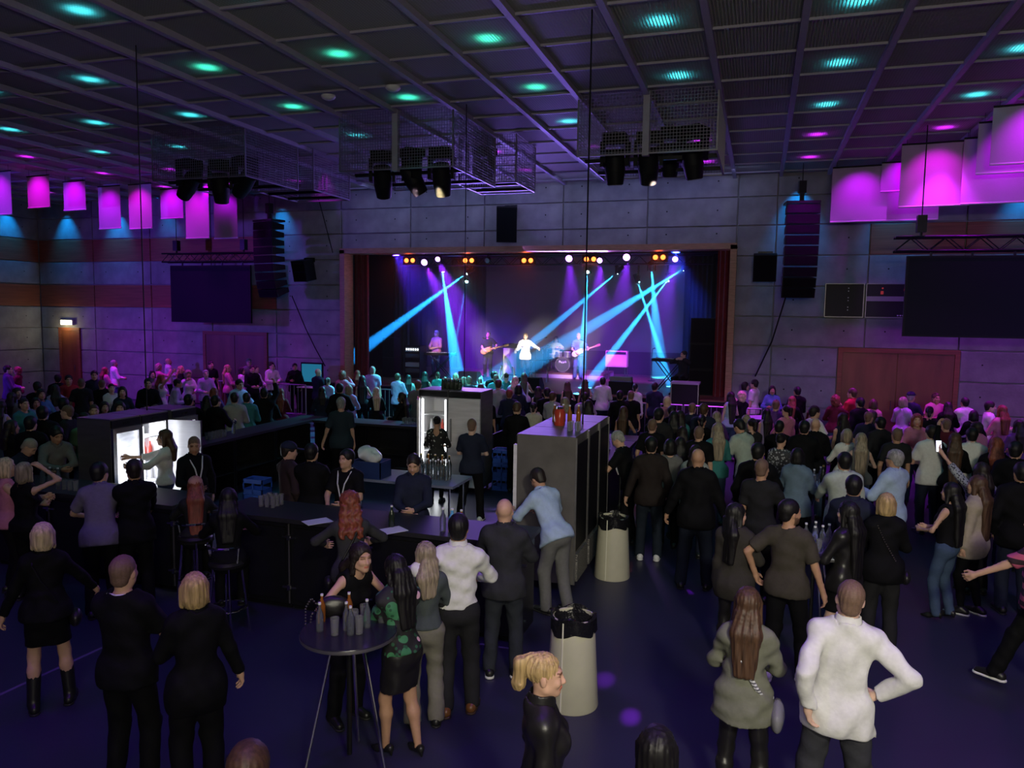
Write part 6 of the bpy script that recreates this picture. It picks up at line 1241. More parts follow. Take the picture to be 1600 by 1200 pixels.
who('person in dotted black top standing in the light of the open refrigerator', 682, 786, 1.62, 8, feet=True, sex='f', pose=J(hand_r='front', hand_l='front', foot_l=(-.1, 0, 0), foot_r=(.09, .05, 0)), hair=('bun', 'black'), skin='tan', top=J(mat=DOTS, sleeve='roll', back=.1, collar=False, hem=-.04, name='blouse'), bottom=J(mat='black', kind='leggings'))
who('person with shaved head in navy t-shirt before the steel refrigerator', 736, 814, 1.74, 10, feet=True, pose=J(hand_r='front', hand_l='front', foot_l=(-.2, 0, 0), foot_r=(.16, .02, 0)), hair=('buzz', 'dark'), skin='pale', top=J(mat='navy', sleeve='short', collar=False, hem=-.1), bottom=J(mat='black'), shoes=('sneaker', SHOE_W))
who('person in dark shirt working at the rear right counter of the bar', 808, 628, 1.78, 8, pose=J(hand_r='front', hand_l='front', head=(0, -20)), hair=('crop', 'brown'), top=J(mat='black'), bottom=J(mat='black'), q=1.5)
who('broad person in dark shirt standing at the rear left counter', 533, 620, 1.84, 6, fat=1.12, pose=J(hand_l=((-.36, .06, .86), (-.5, -1, 0)), hand_r='down'), hair=('crop', 'grey'), top=J(mat=cloth('dark_blue_tee', (.022, .035, .05)), sleeve='short', collar=False, hem=-.12), bottom=J(mat='black'), q=1.5)
# --- right of the bar
who('big bald person in black jacket seen from behind near the right counter', 1083, 920, 1.83, 4, feet=True, fat=1.12, pose=J(hand_l=((-.36, .06, .90), (-.5, -1, 0)), hand_r=((.36, .1, .88), (.5, -1, 0)), foot_l=(-.16, 0, 0), foot_r=(.16, .05, 0)), hair=None, skin='tan', top=J(mat='black', hem=-.16, loose=.03, name='jacket'), bottom=J(mat=cloth('night_jean', (.012, .016, .03)), loose=.02))
who('person in dark brown jacket and jeans with white sneakers, right of bar', 1012, 874, 1.78, 0, feet=True, pose=J(hand_l=((-.34, .0, .86), (-.6, -1, 0)), hand_r='pocket', foot_l=(-.12, 0, 0), foot_r=(.13, .0, 0)), hair=('short', 'black'), top=J(mat=cloth('dark_jacket', (.024, .018, .018)), hem=-.14, loose=.028, name='jacket'), bottom=J(mat=cloth('night_jean2', (.014, .02, .032))), shoes=('sneaker', SHOE_W))
a = who('grey-haired person with lanyard leaning over the right counter', 961, 674, 1.76, -72, ztop=1.68, pose=J(lean=22, hand_r=((.18, .48, 1.14), (.8, -.3, -.5)), hand_l=((-.16, .50, 1.14), (-.8, -.3, -.5)), head=(0, -25)), hair=('crop', 'grey'), skin='fair', top=J(mat='black', sleeve='short', collar=False), bottom=J(mat='black')); lanyard(a, False)
who('person in pale green t-shirt bending left with a phone', 1152, 655, 1.80, -48, ztop=1.72, pose=J(lean=20, hand_r=((.1, .42, 1.16), (.8, -.3, -.8)), hand_l=((-.06, .42, 1.16), (-.8, -.3, -.8)), head=(0, -20)), hair=('crop', 'black'), skin='tan', top=J(mat=cloth('pale_green', (.42, .48, .42)), sleeve='short', collar=False, hem=-.14, loose=.03), bottom=J(mat='black'), q=1.4)
who('person with pale headscarf behind the green t-shirt', 1166, 648, 1.66, -20, sex='f', pose=J(hand_r='front', hand_l='front'), hair=('vlong', 'ash'), top=J(mat='charcoal'), bottom=J(mat='black'), q=1.5)
who('person with buzzed head in dark t-shirt behind the brown t-shirt', 1191, 716, 1.78, 10, pose=J(hand_r='drink', hand_l='down'), hair=('buzz', 'dark'), skin='tan', top=J(mat='charcoal', sleeve='short', collar=False, hem=-.12), bottom=J(mat='black'))
who('long-haired person in dark olive top left of the brown t-shirt', 1152, 786, 1.66, 16, sex='f', pose=J(hand_r='front', hand_l='down', head=(40, 0)), hair=('long', 'black'), top=J(mat=cloth('dark_olive', (.040, .036, .032)), hem=-.2, loose=.03), bottom=J(mat='leather', kind='leggings'))
a = who('bearded person in dark brown t-shirt turning right, white trainers', 1222, 1060, 1.77, 14, feet=True, pose=J(hand_l=((-.30, -.02, 1.0), (-.9, -.6, 0)), hand_r=((.34, .06, .86), (.6, -1, 0)), head=(42, 0), foot_l=(-.12, -.08, 0), foot_r=(.16, .10, 0)), hair=('crop', 'black'), skin='tan', beard=.28, top=J(mat=cloth('brown_tee', (.060, .052, .042)), sleeve='short', collar=False, hem=-.10, loose=.018), bottom=J(mat='black'), shoes=('sneaker', SHOE_W))
F_ = FIGS[a.name]; hj_, K_, A_, yw_ = F_.legs['r']; b_ = A_ - _v(0, 0, .085) * F_.s; ft_ = rotz(yw_) @ _v(0, 1, 0); rt_ = rotz(yw_) @ _v(1, 0, 0)
_sw = [(-.055, .062), (-.02, .040), (.02, .036), (.06, .046), (.02, .050), (-.015, .052)]
MB().add([tuple(b_ + rt_ * .0535 * F_.s + ft_ * y * F_.s + _v(0, 0, z)) for y, z in _sw] + [tuple(b_ + rt_ * .047 * F_.s + ft_ * y * F_.s + _v(0, 0, z)) for y, z in _sw], [tuple(range(6)), tuple(range(11, 5, -1))] + [(i, 6 + i, 6 + (i + 1) % 6, (i + 1) % 6) for i in range(6)]).build('shoe_mark', mat('mark_grey', (.25, .25, .27), .5), a)
a = who('person with wavy brown hair in grey-green blouse and leather leggings', 1170, 917, 1.66, 2, sex='f', pose=J(hand_r='front', hand_l='front', foot_l=(-.13, 0, 0), foot_r=(.15, 0, 0)), hair=('long', 'brown'), top=J(mat=cloth('moss_blouse', (.17, .175, .135)), hem=-.15, loose=.020, flare=.015, amp=.010, sleeve='long', collar=False, back=.06, name='blouse'), bottom=J(mat='leather', kind='leggings', amp=.004), q=.9); cross_bag(a, 'clear handbag on a woven grey strap worn over the moss blouse', 1, STRAPM, mat('clear_bag', (.5, .5, .55), .15, trans=.6), .22, .016)
who('person in white shirt with both hands on the hips, right foreground', 1332, 905, 1.82, -6, pose=J(hand_r=((.22, .0, 1.06), (1.0, -.45, 0)), hand_l=((-.19, -.15, .98), (-.45, -1, 0)), foot_l=(-.20, 0, 0), foot_r=(.20, 0, 0), side=3), hair=('buzz', 'dark'), skin='pale', fat=.98, top=J(mat='white', hem=-.16, loose=.016, amp=.011), bottom=J(mat=cloth('slate_trousers', (.045, .046, .055)), loose=.02), q=.85)
who('person with long straight black hair in dark jacket at the pale table', 1325, 783, 1.68, -58, sex='f', pose=J(hand_r='front', hand_l='front'), hair=('vlong', 'black'), skin='pale', top=J(mat='leather', hem=-.12, name='jacket'), bottom=J(mat='black', kind='skirt', hemz=.6), shoes=('boot', SHOE_B))
a = who('person with short blond hair and chain strap across black top', 1386, 770, 1.68, -8, sex='f', fat=1.06, pose=J(hand_r='front', hand_l='front'), hair=('bob', 'blond'), top=J(mat='black', hem=-.16, loose=.03), bottom=J(mat='charcoal', loose=.02)); cross_bag(a, 'small bag on a chain strap worn across the black top', 1, CHAINM, CL['leather'], .15, chain=True)
who('person in dark sweater with white collar behind the long black hair', 1335, 742, 1.78, 0, pose=J(hand_r='front', hand_l='front'), hair=('short', 'black'), top=J(mat='navy', hem=-.1), bottom=J(mat='black'))
who('person in pale shirt lit cyan at the farther bistro table', 1320, 706, 1.78, -16, pose=J(hand_r='front', hand_l='table'), hair=('short', 'black'), skin='tan', top=J(mat=cloth('pale_shirt', (.52, .58, .54)), hem=-.12, loose=.03), bottom=J(mat='black'))
a = who('grey-haired person with glasses in pale blue shirt facing left', 1398, 702, 1.80, -58, pose=J(hand_r='front', hand_l='drink'), hair=('short', 'grey'), skin='tan', top=J(mat='light blue', hem=-.14, loose=.03), bottom=J(mat='black'))
F_ = FIGS[a.name]; Lh = lambda x, y, z: tuple(F_.Hc + F_.Rh @ _v(x, y, z)); g = MB(); g.path([Lh(-.085, -.01, .01), Lh(-.07, .095, .008), Lh(.07, .095, .008), Lh(.085, -.01, .01)], .004, 5)
for sx in (-1, 1): g.path([Lh(sx * .012, .108, .012), Lh(sx * .052, .102, .012), Lh(sx * .05, .102, -.018), Lh(sx * .014, .108, -.018), Lh(sx * .012, .108, .012)], .003, 5)
g.build('glasses', BLACK, a)
who('person with long black hair and hair clip in black top and blue jeans', 1472, 966, 1.62, -66, feet=True, sex='f', pose=J(hand_r='front', hand_l='front', foot_l=(-.1, .04, 0), foot_r=(.1, -.04, 0)), hair=('vlong', 'black'), skin='fair', top=J(mat='black', sleeve='none', back=.12, collar=False, hem=.03), bottom=J(mat='denim', waist=.12, loose=.008, tuck=False), shoes=('boot_heel', SHOE_B))
who('person with long brown hair in beige blazer and black trousers', 1512, 960, 1.68, -72, feet=True, sex='f', pose=J(hand_r='front', hand_l='down', foot_l=(-.08, .06, 0), foot_r=(.1, -.08, 0)), hair=('vlong', 'brown'), skin='fair', top=J(mat='beige', hem=-.20, loose=.034, name='blazer'), bottom=J(mat='black', kind='leggings'), shoes=('sneaker', SHOE_BW))
a = who('person in speckled grey top holding a phone up high', 1534, 722, 1.70, -28, sex='f', pose=J(hand_l=((-.48, .34, 1.98), (-.9, -.1, .2)), hand_r='down'), hair=('long', 'dark'), skin='fair', top=J(mat=SPECK, sleeve='roll', hem=-.1), bottom=J(mat='black')); phone('phone held up high by the speckled sleeve', held(a, 'l', 0, .03), a.rotation_euler[2], 80, True)
who('person in pink striped t-shirt and black trousers walking in from the right', 1612, 1092, 1.78, -82, feet=True, pose=J(hand_l=((-.2, .50, 1.10), (-.5, -.8, -.3)), hand_r=((.22, -.3, .95), (.5, -1, 0)), foot_r=(.09, .34, 0), foot_l=(-.09, -.36, .05), lean=4), hair=('short', 'dark'), top=J(mat=PINKSTR, sleeve='short', collar=False, hem=-.08), bottom=J(mat='black'), shoes=('sneaker', SHOE_BW))
who('dark-haired person in blue-grey sweater left of the farther bistro table', 1247, 700, 1.68, 12, sex='f', pose=J(hand_r='front', hand_l='front'), hair=('bob', 'black'), top=J(mat=cloth('blue_grey_knit', (.13, .19, .26)), hem=-.16, loose=.035, flare=.03, collar=False), bottom=J(mat='black'))
who('person in silver patterned top with dark hair behind the sweater', 1221, 676, 1.68, 20, sex='f', pose=J(hand_r='front', hand_l='front'), hair=('bun', 'black'), top=J(mat=SILVER, hem=-.2, collar=False), bottom=J(mat='black'), q=1.5)
who('person in white short-sleeved shirt dancing in the right crowd', 1455, 664, 1.78, -24, pose=J(hand_r='front', hand_l='front', lean=6), hair=('short', 'dark'), top=J(mat='white', sleeve='short', hem=-.14, loose=.03), bottom=J(mat='navy'), q=1.5)
who('person with long brown hair left of the pink-lit white shirt', 1493, 676, 1.72, -6, sex='f', pose=J(hand_r='front', hand_l='up'), hair=('vlong', 'brown'), top=J(mat='black'), bottom=J(mat='black'), q=1.5)
who('person in pink-lit white shirt, dark hair, in the right crowd', 1519, 668, 1.78, -10, pose=J(hand_r='front', hand_l='front', lean=8), hair=('short', 'black'), top=J(mat='white', hem=-.12, loose=.028), bottom=J(mat='black'), q=1.5)
# --- the band
def band(label, px, py, y, z=STG, **k): p = at_y(px, py, y); return person(label, p, k.pop('az', 180), z=z, **k)
band('keyboard player in pink shirt on the stage', 682, 515, 26.75, az=192, pose=J(hand_r='front', hand_l='front', head=(0, -10)), hair=('crop', 'grey'), top=J(mat='pink', hem=-.1, sleeve='roll'), bottom=J(mat='denim'), q=1.6)
a = band('bass player with glasses in black t-shirt on the stage', 763, 517, 27.6, az=172, pose=J(hand_r=((.08, .24, 1.02), (.9, -.3, -.4)), hand_l=((-.36, .30, 1.16), (-.8, -.4, -.7))), hair=('short', 'dark'), top=J(mat='black', sleeve='short', collar=False), bottom=J(mat='charcoal'), q=1.6)
def guitar(label, o, m, rot=18, flip=1):
    f = FIGS[o.name]; c = world(o, _v(.02, .20, 1.04)); t = thing('guitar', label, 'guitar', tuple(c), o.rotation_euler[2]); F = Field(.014, .03); F.ell(_v(.10, 0, -.03), _v(.15, .022, .12)); F.ell(_v(-.06, 0, 0), _v(.11, .022, .10)); F.ell(_v(-.16, 0, .07), _v(.05, .02, .03)); F.ell(_v(-.14, 0, -.06), _v(.05, .02, .03))
    b = link('guitar_body', mesh_np('guitar_body', [(*F.mesh(), 0)], [m]), t); b.rotation_euler = (0, math.radians(rot), 0); nk = MB().bb(-.72, -.08, .0, .03, -.024, .024).bb(-.88, -.72, .0, .025, -.035, .045).build('neck', mat('maple', (.45, .25, .08), .4), t); nk.rotation_euler = (0, math.radians(rot), 0); return t
guitar('orange sunburst bass guitar held by the bass player', a, mat('sunburst', (.65, .30, .05), .25), 14)
band('singer in white shirt at the stage centre spreading an arm', 821, 522, 26.2, az=170, pose=J(hand_r=((.10, .26, 1.30), (.8, -.4, -.8)), hand_l=((-.52, .25, 1.22), (-.3, -1, -.4))), hair=('buzz', 'dark'), skin='pale', top=J(mat='white', hem=-.14, loose=.03, collar=False), bottom=J(mat='navy'), q=1.6)
band('drummer in pale shirt sitting behind the drum kit', 869, 527, 29.2, z=STG + .2, az=178, pose=J(sit=.56, hand_r=((.25, .35, .95), (.9, -.3, -.5)), hand_l=((-.2, .38, .95), (-.9, -.3, -.5)), foot_l=(-.22, .42, 0), foot_r=(.2, .45, 0)), hair=('mid', 'black'), skin='tan', top=J(mat='cream', sleeve='short', hem=-.04), bottom=J(mat='black'), q=1.6)
t = thing('drum_stool', 'round stool the drummer sits on', 'stool', (float(at_y(869, 527, 29.2)[0]), 29.2, STG + .2)); MB().lathe([(.16, .36), (.17, .4), (.15, .44)], n=16).build('seat', BLACK, t); MB().tube((0, 0, 0), (0, 0, .36), .03).build('column', CHROME, t)
a = band('guitar player in blue shirt beside the drum kit', 904, 528, 28.0, az=165, pose=J(hand_r=((.08, .24, 1.02), (.9, -.3, -.4)), hand_l=((-.36, .30, 1.18), (-.8, -.4, -.7))), hair=('crop', 'grey'), top=J(mat='blue', sleeve='short'), bottom=J(mat='denim'), q=1.6); guitar('pale electric guitar held by the guitar player', a, mat('pale_guitar', (.7, .6, .45), .3), 20)
band('stagehand with headphones sitting at the right of the stage', 1068, 562, 24.3, az=200, pose=J(sit=.55, hand_r='front', hand_l='front', foot_l=(-.15, .4, 0), foot_r=(.15, .4, 0), head=(30, 0)), hair=('short', 'dark'), top=J(mat='charcoal'), bottom=J(mat='black'), q=1.6)

# ================================================================== THE CROWD
TEE = J(sleeve='short', collar=False, hem=-.12, loose=.026); SHIRT = J(sleeve='long', hem=-.12, loose=.026); BARE = J(sleeve='none', collar=False, hem=-.06, loose=.016); BLOUSE = J(sleeve='long', collar=False, hem=-.10, loose=.022); JACK = J(sleeve='long', hem=-.16, loose=.032)
ARCH = {
    'm1': ('m', 'short', TEE, 'trousers', J(hand_r='drink', hand_l='down')), 'm2': ('m', 'crop', SHIRT, 'trousers', J(hand_r='front', hand_l='front')), 'm3': ('m', 'buzz', TEE, 'trousers', J(hand_r='down', hand_l='pocket')),
    'm4': ('m', 'short', JACK, 'trousers', J(hand_r='drink', hand_l='pocket')), 'm5': ('m', None, SHIRT, 'trousers', J(hand_r='front', hand_l='drink')), 'm6': ('m', 'crop', TEE, 'trousers', J(hand_r='front', hand_l='down')), 'm7': ('m', 'crop', SHIRT, 'trousers', J(hand_r='up', hand_l='down')),
    'm8': ('m', 'short', SHIRT, 'trousers', J(hand_r='front', hand_l='table', lean=14)),
    'f1': ('f', 'long', BLOUSE, 'trousers', J(hand_r='front', hand_l='front')), 'f2': ('f', 'vlong', BARE, 'leggings', J(hand_r='drink', hand_l='down')), 'f3': ('f', 'bob', BLOUSE, 'trousers', J(hand_r='front', hand_l='drink')), 'f4': ('f', 'pony', BLOUSE, 'leggings', J(hand_r='down', hand_l='front')),
    'f5': ('f', 'bun', BARE, 'leggings', J(hand_r='up', hand_l='up')), 'f6': ('f', 'mid', JACK, 'trousers', J(hand_r='drink', hand_l='front')), 'f7': ('f', 'long', BARE, 'skirt', J(hand_r='up', hand_l='front')), 'f8': ('f', 'curly', BLOUSE, 'leggings', J(hand_r='phone', hand_l='front'))}
AH = {}
for k, (sx, hr, tp, bt, ps) in ARCH.items():
    h = 1.76 if sx == 'm' else 1.66; f = skeleton(h, sx, **ps); f.skirt = bt == 'skirt'; kw = dict(tp); q = 1.5
    parts = [('hair', hair_mesh(f, [HAIR['dark']], hr, .016))] if hr else []
    parts += [('jacket' if tp is JACK else ('shirt' if tp is not BARE else 'top'), top_mesh(f, [CL['black']], .024, seed=hash(k) % 97 if False else len(AH) * 7 + 3, **kw)), ('skirt' if bt == 'skirt' else 'trousers', bottom_mesh(f, [CL['black']], .025, kind=bt, hemz=.6, seed=len(AH) + 40))]
    parts += [('shoe', shoe_mesh(f, s_, SHOE_B, 'shoe', .018)) for s_ in 'rl']
    if k == 'm6': parts.append(('cap', cap_mesh(f, [CL['black']], .016)))
    AH[k] = (body_mesh(f, [SKIN['fair']], .028, .0125, .011, finger=True, cover=1.0 if f.skirt else .78), parts, h)
HD = {'short': 'short hair', 'crop': 'cropped hair', 'buzz': 'shaved head', None: 'bald head', 'long': 'long hair', 'vlong': 'very long hair', 'bob': 'bobbed hair', 'pony': 'ponytail', 'bun': 'hair bun', 'mid': 'shoulder-length hair', 'curly': 'curly hair'}
PD = {'m1': 'holding a drink', 'm2': '', 'm3': '', 'm4': 'holding a drink', 'm5': '', 'm6': 'wearing a cap', 'm7': 'raising an arm', 'm8': 'leaning forward', 'f1': '', 'f2': 'holding a drink', 'f3': '', 'f4': '', 'f5': 'with both arms up', 'f6': 'holding a drink', 'f7': 'raising an arm', 'f8': 'holding up a phone'}
CROWD = []
def crowd(region, *L): CROWD.extend([(region, *e) for e in L])
crowd('by the far left wall', (12, 570, 'm2', 90, 'purple', 'dark'), (27, 573, 'f8', -70, 'burgundy', 'red'), (50, 596, 'm1', 20, 'black', 'dark'), (35, 604, 'f1', 150, 'light blue', 'dark'), (66, 606, 'f3', 160, 'blue', 'dark'), (90, 584, 'm4', 10, 'black', 'black'), (107, 585, 'm1', 175, 'red', 'dark'), (84, 600, 'f6', 0, 'lilac', 'dark'), (147, 578, 'm2', 170, 'navy', 'dark'), (128, 590, 'm3', 10, 'charcoal', 'dark'))
crowd('left of bright refrigerators', (18, 612, 'f6', 30, 'grey', 'dark'), (6, 626, 'f2', 40, 'lilac', 'dark'), (33, 620, 'f4', 150, 'teal', 'dark'), (56, 620, 'f1', 175, 'light blue', 'dark'), (72, 632, 'm4', 0, 'black', 'black'), (99, 620, 'm4', 10, 'black', 'black'), (112, 632, 'm3', -60, 'charcoal', 'dark'), (141, 631, 'f4', 178, 'light blue', 'brown'), (124, 642, 'm1', -20, 'green', 'dark'), (163, 626, 'f1', 170, 'grey', 'dark'), (186, 626, 'f3', 175, 'teal', 'dark'), (45, 648, 'm2', 30, 'black', 'black'), (20, 655, 'f6', 60, 'black', 'dark'))
crowd('by left wall, magenta-lit', (164, 573, 'f1', 60, 'pink', 'red'), (178, 562, 'm2', 80, 'white', 'grey'), (174, 598, 'f4', 170, 'white', 'dark'), (158, 592, 'm3', 0, 'black', 'dark'), (191, 603, 'f3', 175, 'navy', 'dark'), (231, 590, 'm2', 170, 'black', 'dark'), (238, 578, 'f6', 170, 'grey', 'dark'), (248, 568, 'f8', 80, 'pink', 'ash'), (263, 559, 'm5', 85, 'white', None), (252, 584, 'f7', 90, 'white', 'red'), (268, 590, 'm8', 90, 'lilac', 'dark'), (283, 571, 'f1', 100, 'black', 'blond'), (299, 578, 'f8', 160, 'white', 'ash'), (316, 577, 'm2', 170, 'lilac', 'grey'))
crowd('at the left door barrier', (345, 562, 'm1', 160, 'black', 'dark'), (360, 569, 'f1', 90, 'pink', 'blond'), (376, 573, 'f3', 80, 'white', 'dark'), (394, 570, 'm2', 170, 'black', 'dark'), (406, 570, 'f4', 120, 'white', 'dark'), (419, 566, 'm2', 150, 'white', 'dark'), (433, 568, 'f3', 150, 'white', 'dark'), (412, 558, 'm6', 160, 'grey', 'grey'), (368, 590, 'm8', 150, 'light blue', 'dark'), (463, 567, 'm4', 175, 'black', 'dark'))
crowd('behind the left rear counter', (334, 605, 'f1', 0, 'purple', 'red'), (323, 617, 'f2', 0, 'black', 'black'), (355, 616, 'm4', 8, 'black', 'black'), (391, 621, 'm4', 50, 'black', 'black'), (378, 612, 'm2', 0, 'light grey', 'dark'), (420, 613, 'f1', 0, 'black', 'black'), (438, 606, 'f1', 0, 'burgundy', 'red'), (455, 617, 'm2', 0, 'teal', 'dark'), (477, 608, 'm7', 8, 'black', 'black'), (503, 603, 'f6', 0, 'navy', 'dark'), (518, 600, 'm4', 0, 'black', 'black'), (400, 640, 'm3', 10, 'charcoal', 'dark'))
crowd('left of the stage front', (497, 575, 'm5', 50, 'navy', None), (535, 579, 'f8', 20, 'pink', 'red'), (512, 588, 'f4', 20, 'light blue', 'dark'), (558, 578, 'f1', 0, 'burgundy', 'red'), (566, 586, 'f2', 0, 'black', 'black'), (582, 571, 'm3', 0, 'lilac', 'grey'), (588, 604, 'f1', 0, 'black', 'pale'), (580, 622, 'f1', -60, 'black', 'dark'), (613, 620, 'm5', -25, 'black', None), (545, 600, 'f3', 10, 'lilac', 'ash'))
crowd('before the stage, cyan-lit', (626, 582, 'm2', 30, 'lilac', 'brown'), (637, 585, 'f1', 0, 'light grey', 'black'), (656, 592, 'm3', 0, 'grey', 'dark'), (660, 580, 'f2', 0, 'black', 'black'), (684, 580, 'f4', 0, 'teal', 'brown'), (695, 588, 'm2', 0, 'light blue', 'dark'), (671, 603, 'f3', -30, 'teal', 'brown'), (712, 582, 'f3', 0, 'light blue', 'pale'), (725, 588, 'f3', 0, 'teal', 'ash'), (736, 587, 'm3', 0, 'navy', 'dark'), (722, 603, 'f1', 0, 'black', 'brown'), (748, 598, 'f2', 0, 'teal', 'brown'), (758, 588, 'f4', 0, 'light blue', 'ash'), (763, 580, 'm1', 0, 'black', 'black'), (775, 584, 'm3', 0, 'teal', 'dark'), (783, 592, 'm1', 0, 'light grey', 'brown'), (791, 580, 'f5', 0, 'teal', 'brown'), (805, 587, 'f6', 0, 'light blue', 'pale'), (798, 576, 'f7', 0, 'blue', 'ash'), (819, 582, 'f2', 0, 'white', 'brown'), (702, 596, 'f8', 10, 'teal', 'ash'), (740, 606, 'm2', 0, 'light blue', 'brown'))
crowd('beyond the rear right counter', (758, 613, 'm3', 8, 'black', 'black'), (796, 607, 'm2', 8, 'navy', 'red'), (806, 600, 'f3', 0, 'navy', 'black'), (841, 603, 'f2', 0, 'charcoal', 'dark'), (834, 627, 'f4', 0, 'cream', 'black'), (855, 605, 'm1', 0, 'black', 'black'), (864, 611, 'm2', 30, 'light grey', 'brown'), (888, 595, 'f2', 0, 'black', 'brown'), (919, 592, 'f2', 0, 'navy', 'brown'), (936, 588, 'm2', 0, 'white', 'dark'), (914, 612, 'm1', 0, 'lilac', 'dark'), (885, 625, 'f6', 0, 'black', 'ash'), (901, 626, 'f2', 0, 'black', 'dark'), (924, 645, 'm3', 0, 'black', 'dark'), (943, 632, 'm1', 10, 'charcoal', 'black'))
crowd('beside the right barrier', (969, 609, 'm2', 0, 'black', 'black'), (986, 609, 'm3', 0, 'black', 'dark'), (1004, 598, 'f4', 0, 'white', 'black'), (1013, 596, 'm1', 20, 'navy', 'dark'), (1047, 617, 'm5', 10, 'pink', None), (1020, 642, 'f2', 0, 'black', 'black'), (1045, 634, 'm4', 0, 'black', 'black'), (1066, 638, 'f1', 0, 'teal', 'dark'), (1078, 628, 'm3', 10, 'navy', 'brown'), (1098, 628, 'm1', 0, 'navy', 'brown'), (1095, 646, 'f4', 0, 'black', 'black'), (1107, 643, 'f1', 0, 'purple', 'ash'), (965, 640, 'f2', 8, 'black', 'brown'), (988, 660, 'f6', 0, 'black', 'dark'), (1062, 682, 'f2', 0, 'black', 'black'), (1100, 663, 'm3', 0, 'black', 'dark'), (1032, 684, 'f3', 0, 'grey', 'black'), (1072, 691, 'f6', 0, 'light grey', 'dark'), (1128, 660, 'f1', -10, 'teal', 'ash'))
crowd('near the right stage corner', (1142, 611, 'f2', -20, 'light blue', 'dark'), (1159, 611, 'f8', -40, 'black', 'pale'), (1167, 590, 'f3', 80, 'lilac', 'dark'), (1178, 592, 'm1', -70, 'white', 'dark'), (1207, 602, 'f6', 178, 'blue', 'dark'), (1246, 603, 'm2', -30, 'black', 'black'), (1213, 623, 'm3', 10, 'purple', 'dark'), (1238, 618, 'f1', 0, 'black', 'red'), (1198, 637, 'f2', -20, 'lilac', 'black'), (1229, 631, 'f4', -40, 'pink', 'dark'), (1268, 638, 'f1', 170, 'burgundy', 'red'), (1180, 652, 'f4', -20, 'charcoal', 'dark'))
crowd('before the right wooden door', (1290, 634, 'm1', 60, 'white', 'dark'), (1312, 617, 'f8', 0, 'burgundy', 'red'), (1333, 606, 'm2', -60, 'red', 'brown'), (1344, 620, 'm4', -40, 'black', 'black'), (1358, 622, 'f3', -10, 'pink', 'brown'), (1396, 642, 'f1', -60, 'purple', 'dark'), (1424, 611, 'm6', 30, 'navy', 'grey'), (1412, 619, 'f3', 20, 'lilac', 'ash'), (1463, 613, 'm1', 150, 'pink', 'brown'), (1434, 645, 'f3', 170, 'pink', 'red'))
crowd('in the dark right crowd', (1280, 652, 'm5', 0, 'black', None), (1318, 668, 'f3', -20, 'white', 'ash'), (1346, 675, 'f2', 0, 'grey', 'ash'), (1376, 650, 'm4', -30, 'charcoal', 'black'), (1255, 655, 'm4', 0, 'black', 'black'), (1185, 690, 'm4', 5, 'black', 'black'), (1300, 642, 'f2', -40, 'navy', 'dark'), (1362, 640, 'm3', 20, 'navy', 'dark'), (1215, 655, 'm2', 0, 'black', 'black'), (1430, 668, 'm3', -20, 'charcoal', 'dark'))
crowd('by the magenta right wall', (1453, 633, 'f4', 0, 'black', 'black'), (1482, 627, 'f6', -10, 'black', 'dark'), (1508, 620, 'm2', -30, 'white', 'dark'), (1548, 626, 'm1', 90, 'white', 'dark'), (1564, 632, 'f1', -40, 'pink', 'red'), (1524, 640, 'f3', 10, 'black', 'black'), (1540, 658, 'm8', -60, 'pink', 'dark'), (1558, 682, 'f6', 0, 'black', 'red'), (1588, 688, 'm4', 0, 'black', 'black'), (1478, 652, 'm3', -20, 'burgundy', 'dark'), (1592, 655, 'f1', -30, 'purple', 'dark'), (1572, 720, 'm4', -10, 'black', 'black'))
# positions, pushed apart where two would share a spot
pts = []
for r, px, py, a, rel, tp, hc in CROWD:
    h = AH[a][2] * random.uniform(.96, 1.05); p = at_z(px, py, h + .02); pts.append([p[0], p[1], h])
fixed = [(o.location.x, o.location.y) for o in COL.objects if o.name.startswith(('person', 'bistro_table', 'monitor_screen', 'flight_case'))]
def bad(x, y):
    if y > 22.45: return (0, -.12)
    if BX0 - .45 < x < BX1 + .45 and BY0 < y < BY1 + .45:
        d = [(x - BX0 + .45, (-1, 0)), (BX1 + .45 - x, (1, 0)), (BY1 + .45 - y, (0, 1))]; q = min(d); return (q[1][0] * .12, q[1][1] * .12)
    for bx0, bx1, by in ((-17.9, -13.9, 21.4), (-12.7, -10.5, 21.3), (-4.0, .3, 21.0)):
        if bx0 < x < bx1 and abs(y - by) < .42: return (0, .1 if y > by + (.0 if by > 21.2 else 9) else -.1)
    return None
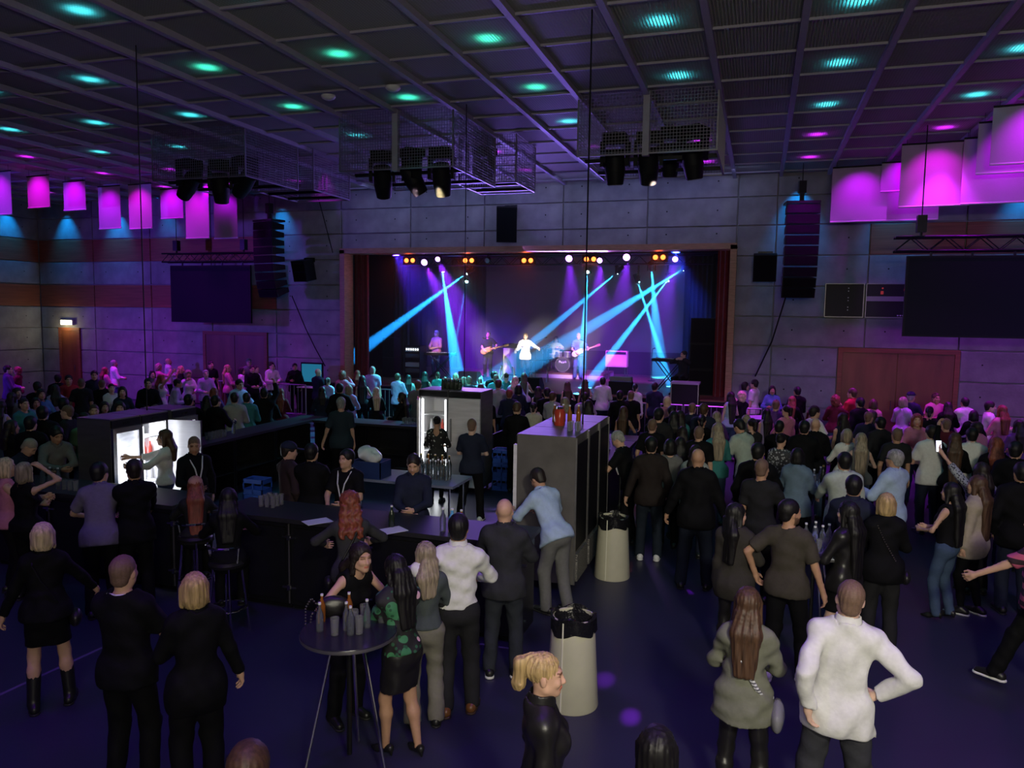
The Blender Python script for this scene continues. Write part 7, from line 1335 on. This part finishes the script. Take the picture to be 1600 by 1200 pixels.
for it in range(60):
    for i, a in enumerate(pts):
        for j in range(i):
            b = pts[j]; dx, dy = a[0] - b[0], a[1] - b[1]; d = math.hypot(dx, dy)
            if d < .52:
                q = (.52 - d) / 2 / max(d, .01); a[0] += dx * q; a[1] += dy * q; b[0] -= dx * q; b[1] -= dy * q
        for fx, fy in fixed:
            dx, dy = a[0] - fx, a[1] - fy; d = math.hypot(dx, dy)
            if d < .56: q = (.56 - d) / max(d, .01); a[0] += dx * q; a[1] += dy * q
        v = bad(a[0], a[1])
        if v: a[0] += v[0]; a[1] += v[1]
desc = {}
for i, (r, px, py, a, rel, tp, hc) in enumerate(CROWD):
    hair = HD[ARCH[a][1]]; hc_ = {'dark': 'dark', 'ash': 'ash-blond', 'pale': 'pale'}.get(hc, hc); parts_ = (hc_ + ' ' if hc and ARCH[a][1] not in ('buzz', None) else '') + hair
    desc.setdefault((r, parts_, tp), []).append(i)
LAB = {}
ORD = ['leftmost', 'second from left', 'third from left', 'fourth from left', 'fifth from left']
for (r, hp, tp), ids in desc.items():
    ids.sort(key=lambda i: pts[i][0] / pts[i][1])
    for n, i in enumerate(ids): LAB[i] = 'person with %s in %s, %s%s' % (hp, tp + (' jacket' if ARCH[CROWD[i][3]][2] is JACK else ' top'), r, '' if len(ids) == 1 else ', ' + ORD[n])
for i, (r, px, py, a, rel, tp, hc) in enumerate(CROWD):
    bm, parts, h0 = AH[a]; x, y, h = pts[i]; o = link('person', bm); tag(o, LAB[i], 'person', 'people ' + r); place(o, x, y, vaz((x, y)) + rel + random.uniform(-8, 8)); o.scale = (h / h0,) * 3
    def ov(ob, m, k=0): ob.material_slots[k].link = 'OBJECT'; ob.material_slots[k].material = m
    ov(o, SKIN[random.choice(['fair', 'fair', 'tan', 'pale'])])
    bt = random.choice(['black', 'black', 'charcoal', 'denim', 'navy'])
    for nm, me in parts:
        c = link(nm, me, o)
        if nm == 'hair': ov(c, (BUZZ if ARCH[a][1] == 'buzz' else HAIR)[hc or 'dark'])
        elif nm in ('shirt', 'jacket', 'top', 'cap'): ov(c, CL[tp])
        elif nm in ('trousers', 'skirt'): ov(c, CL[bt])
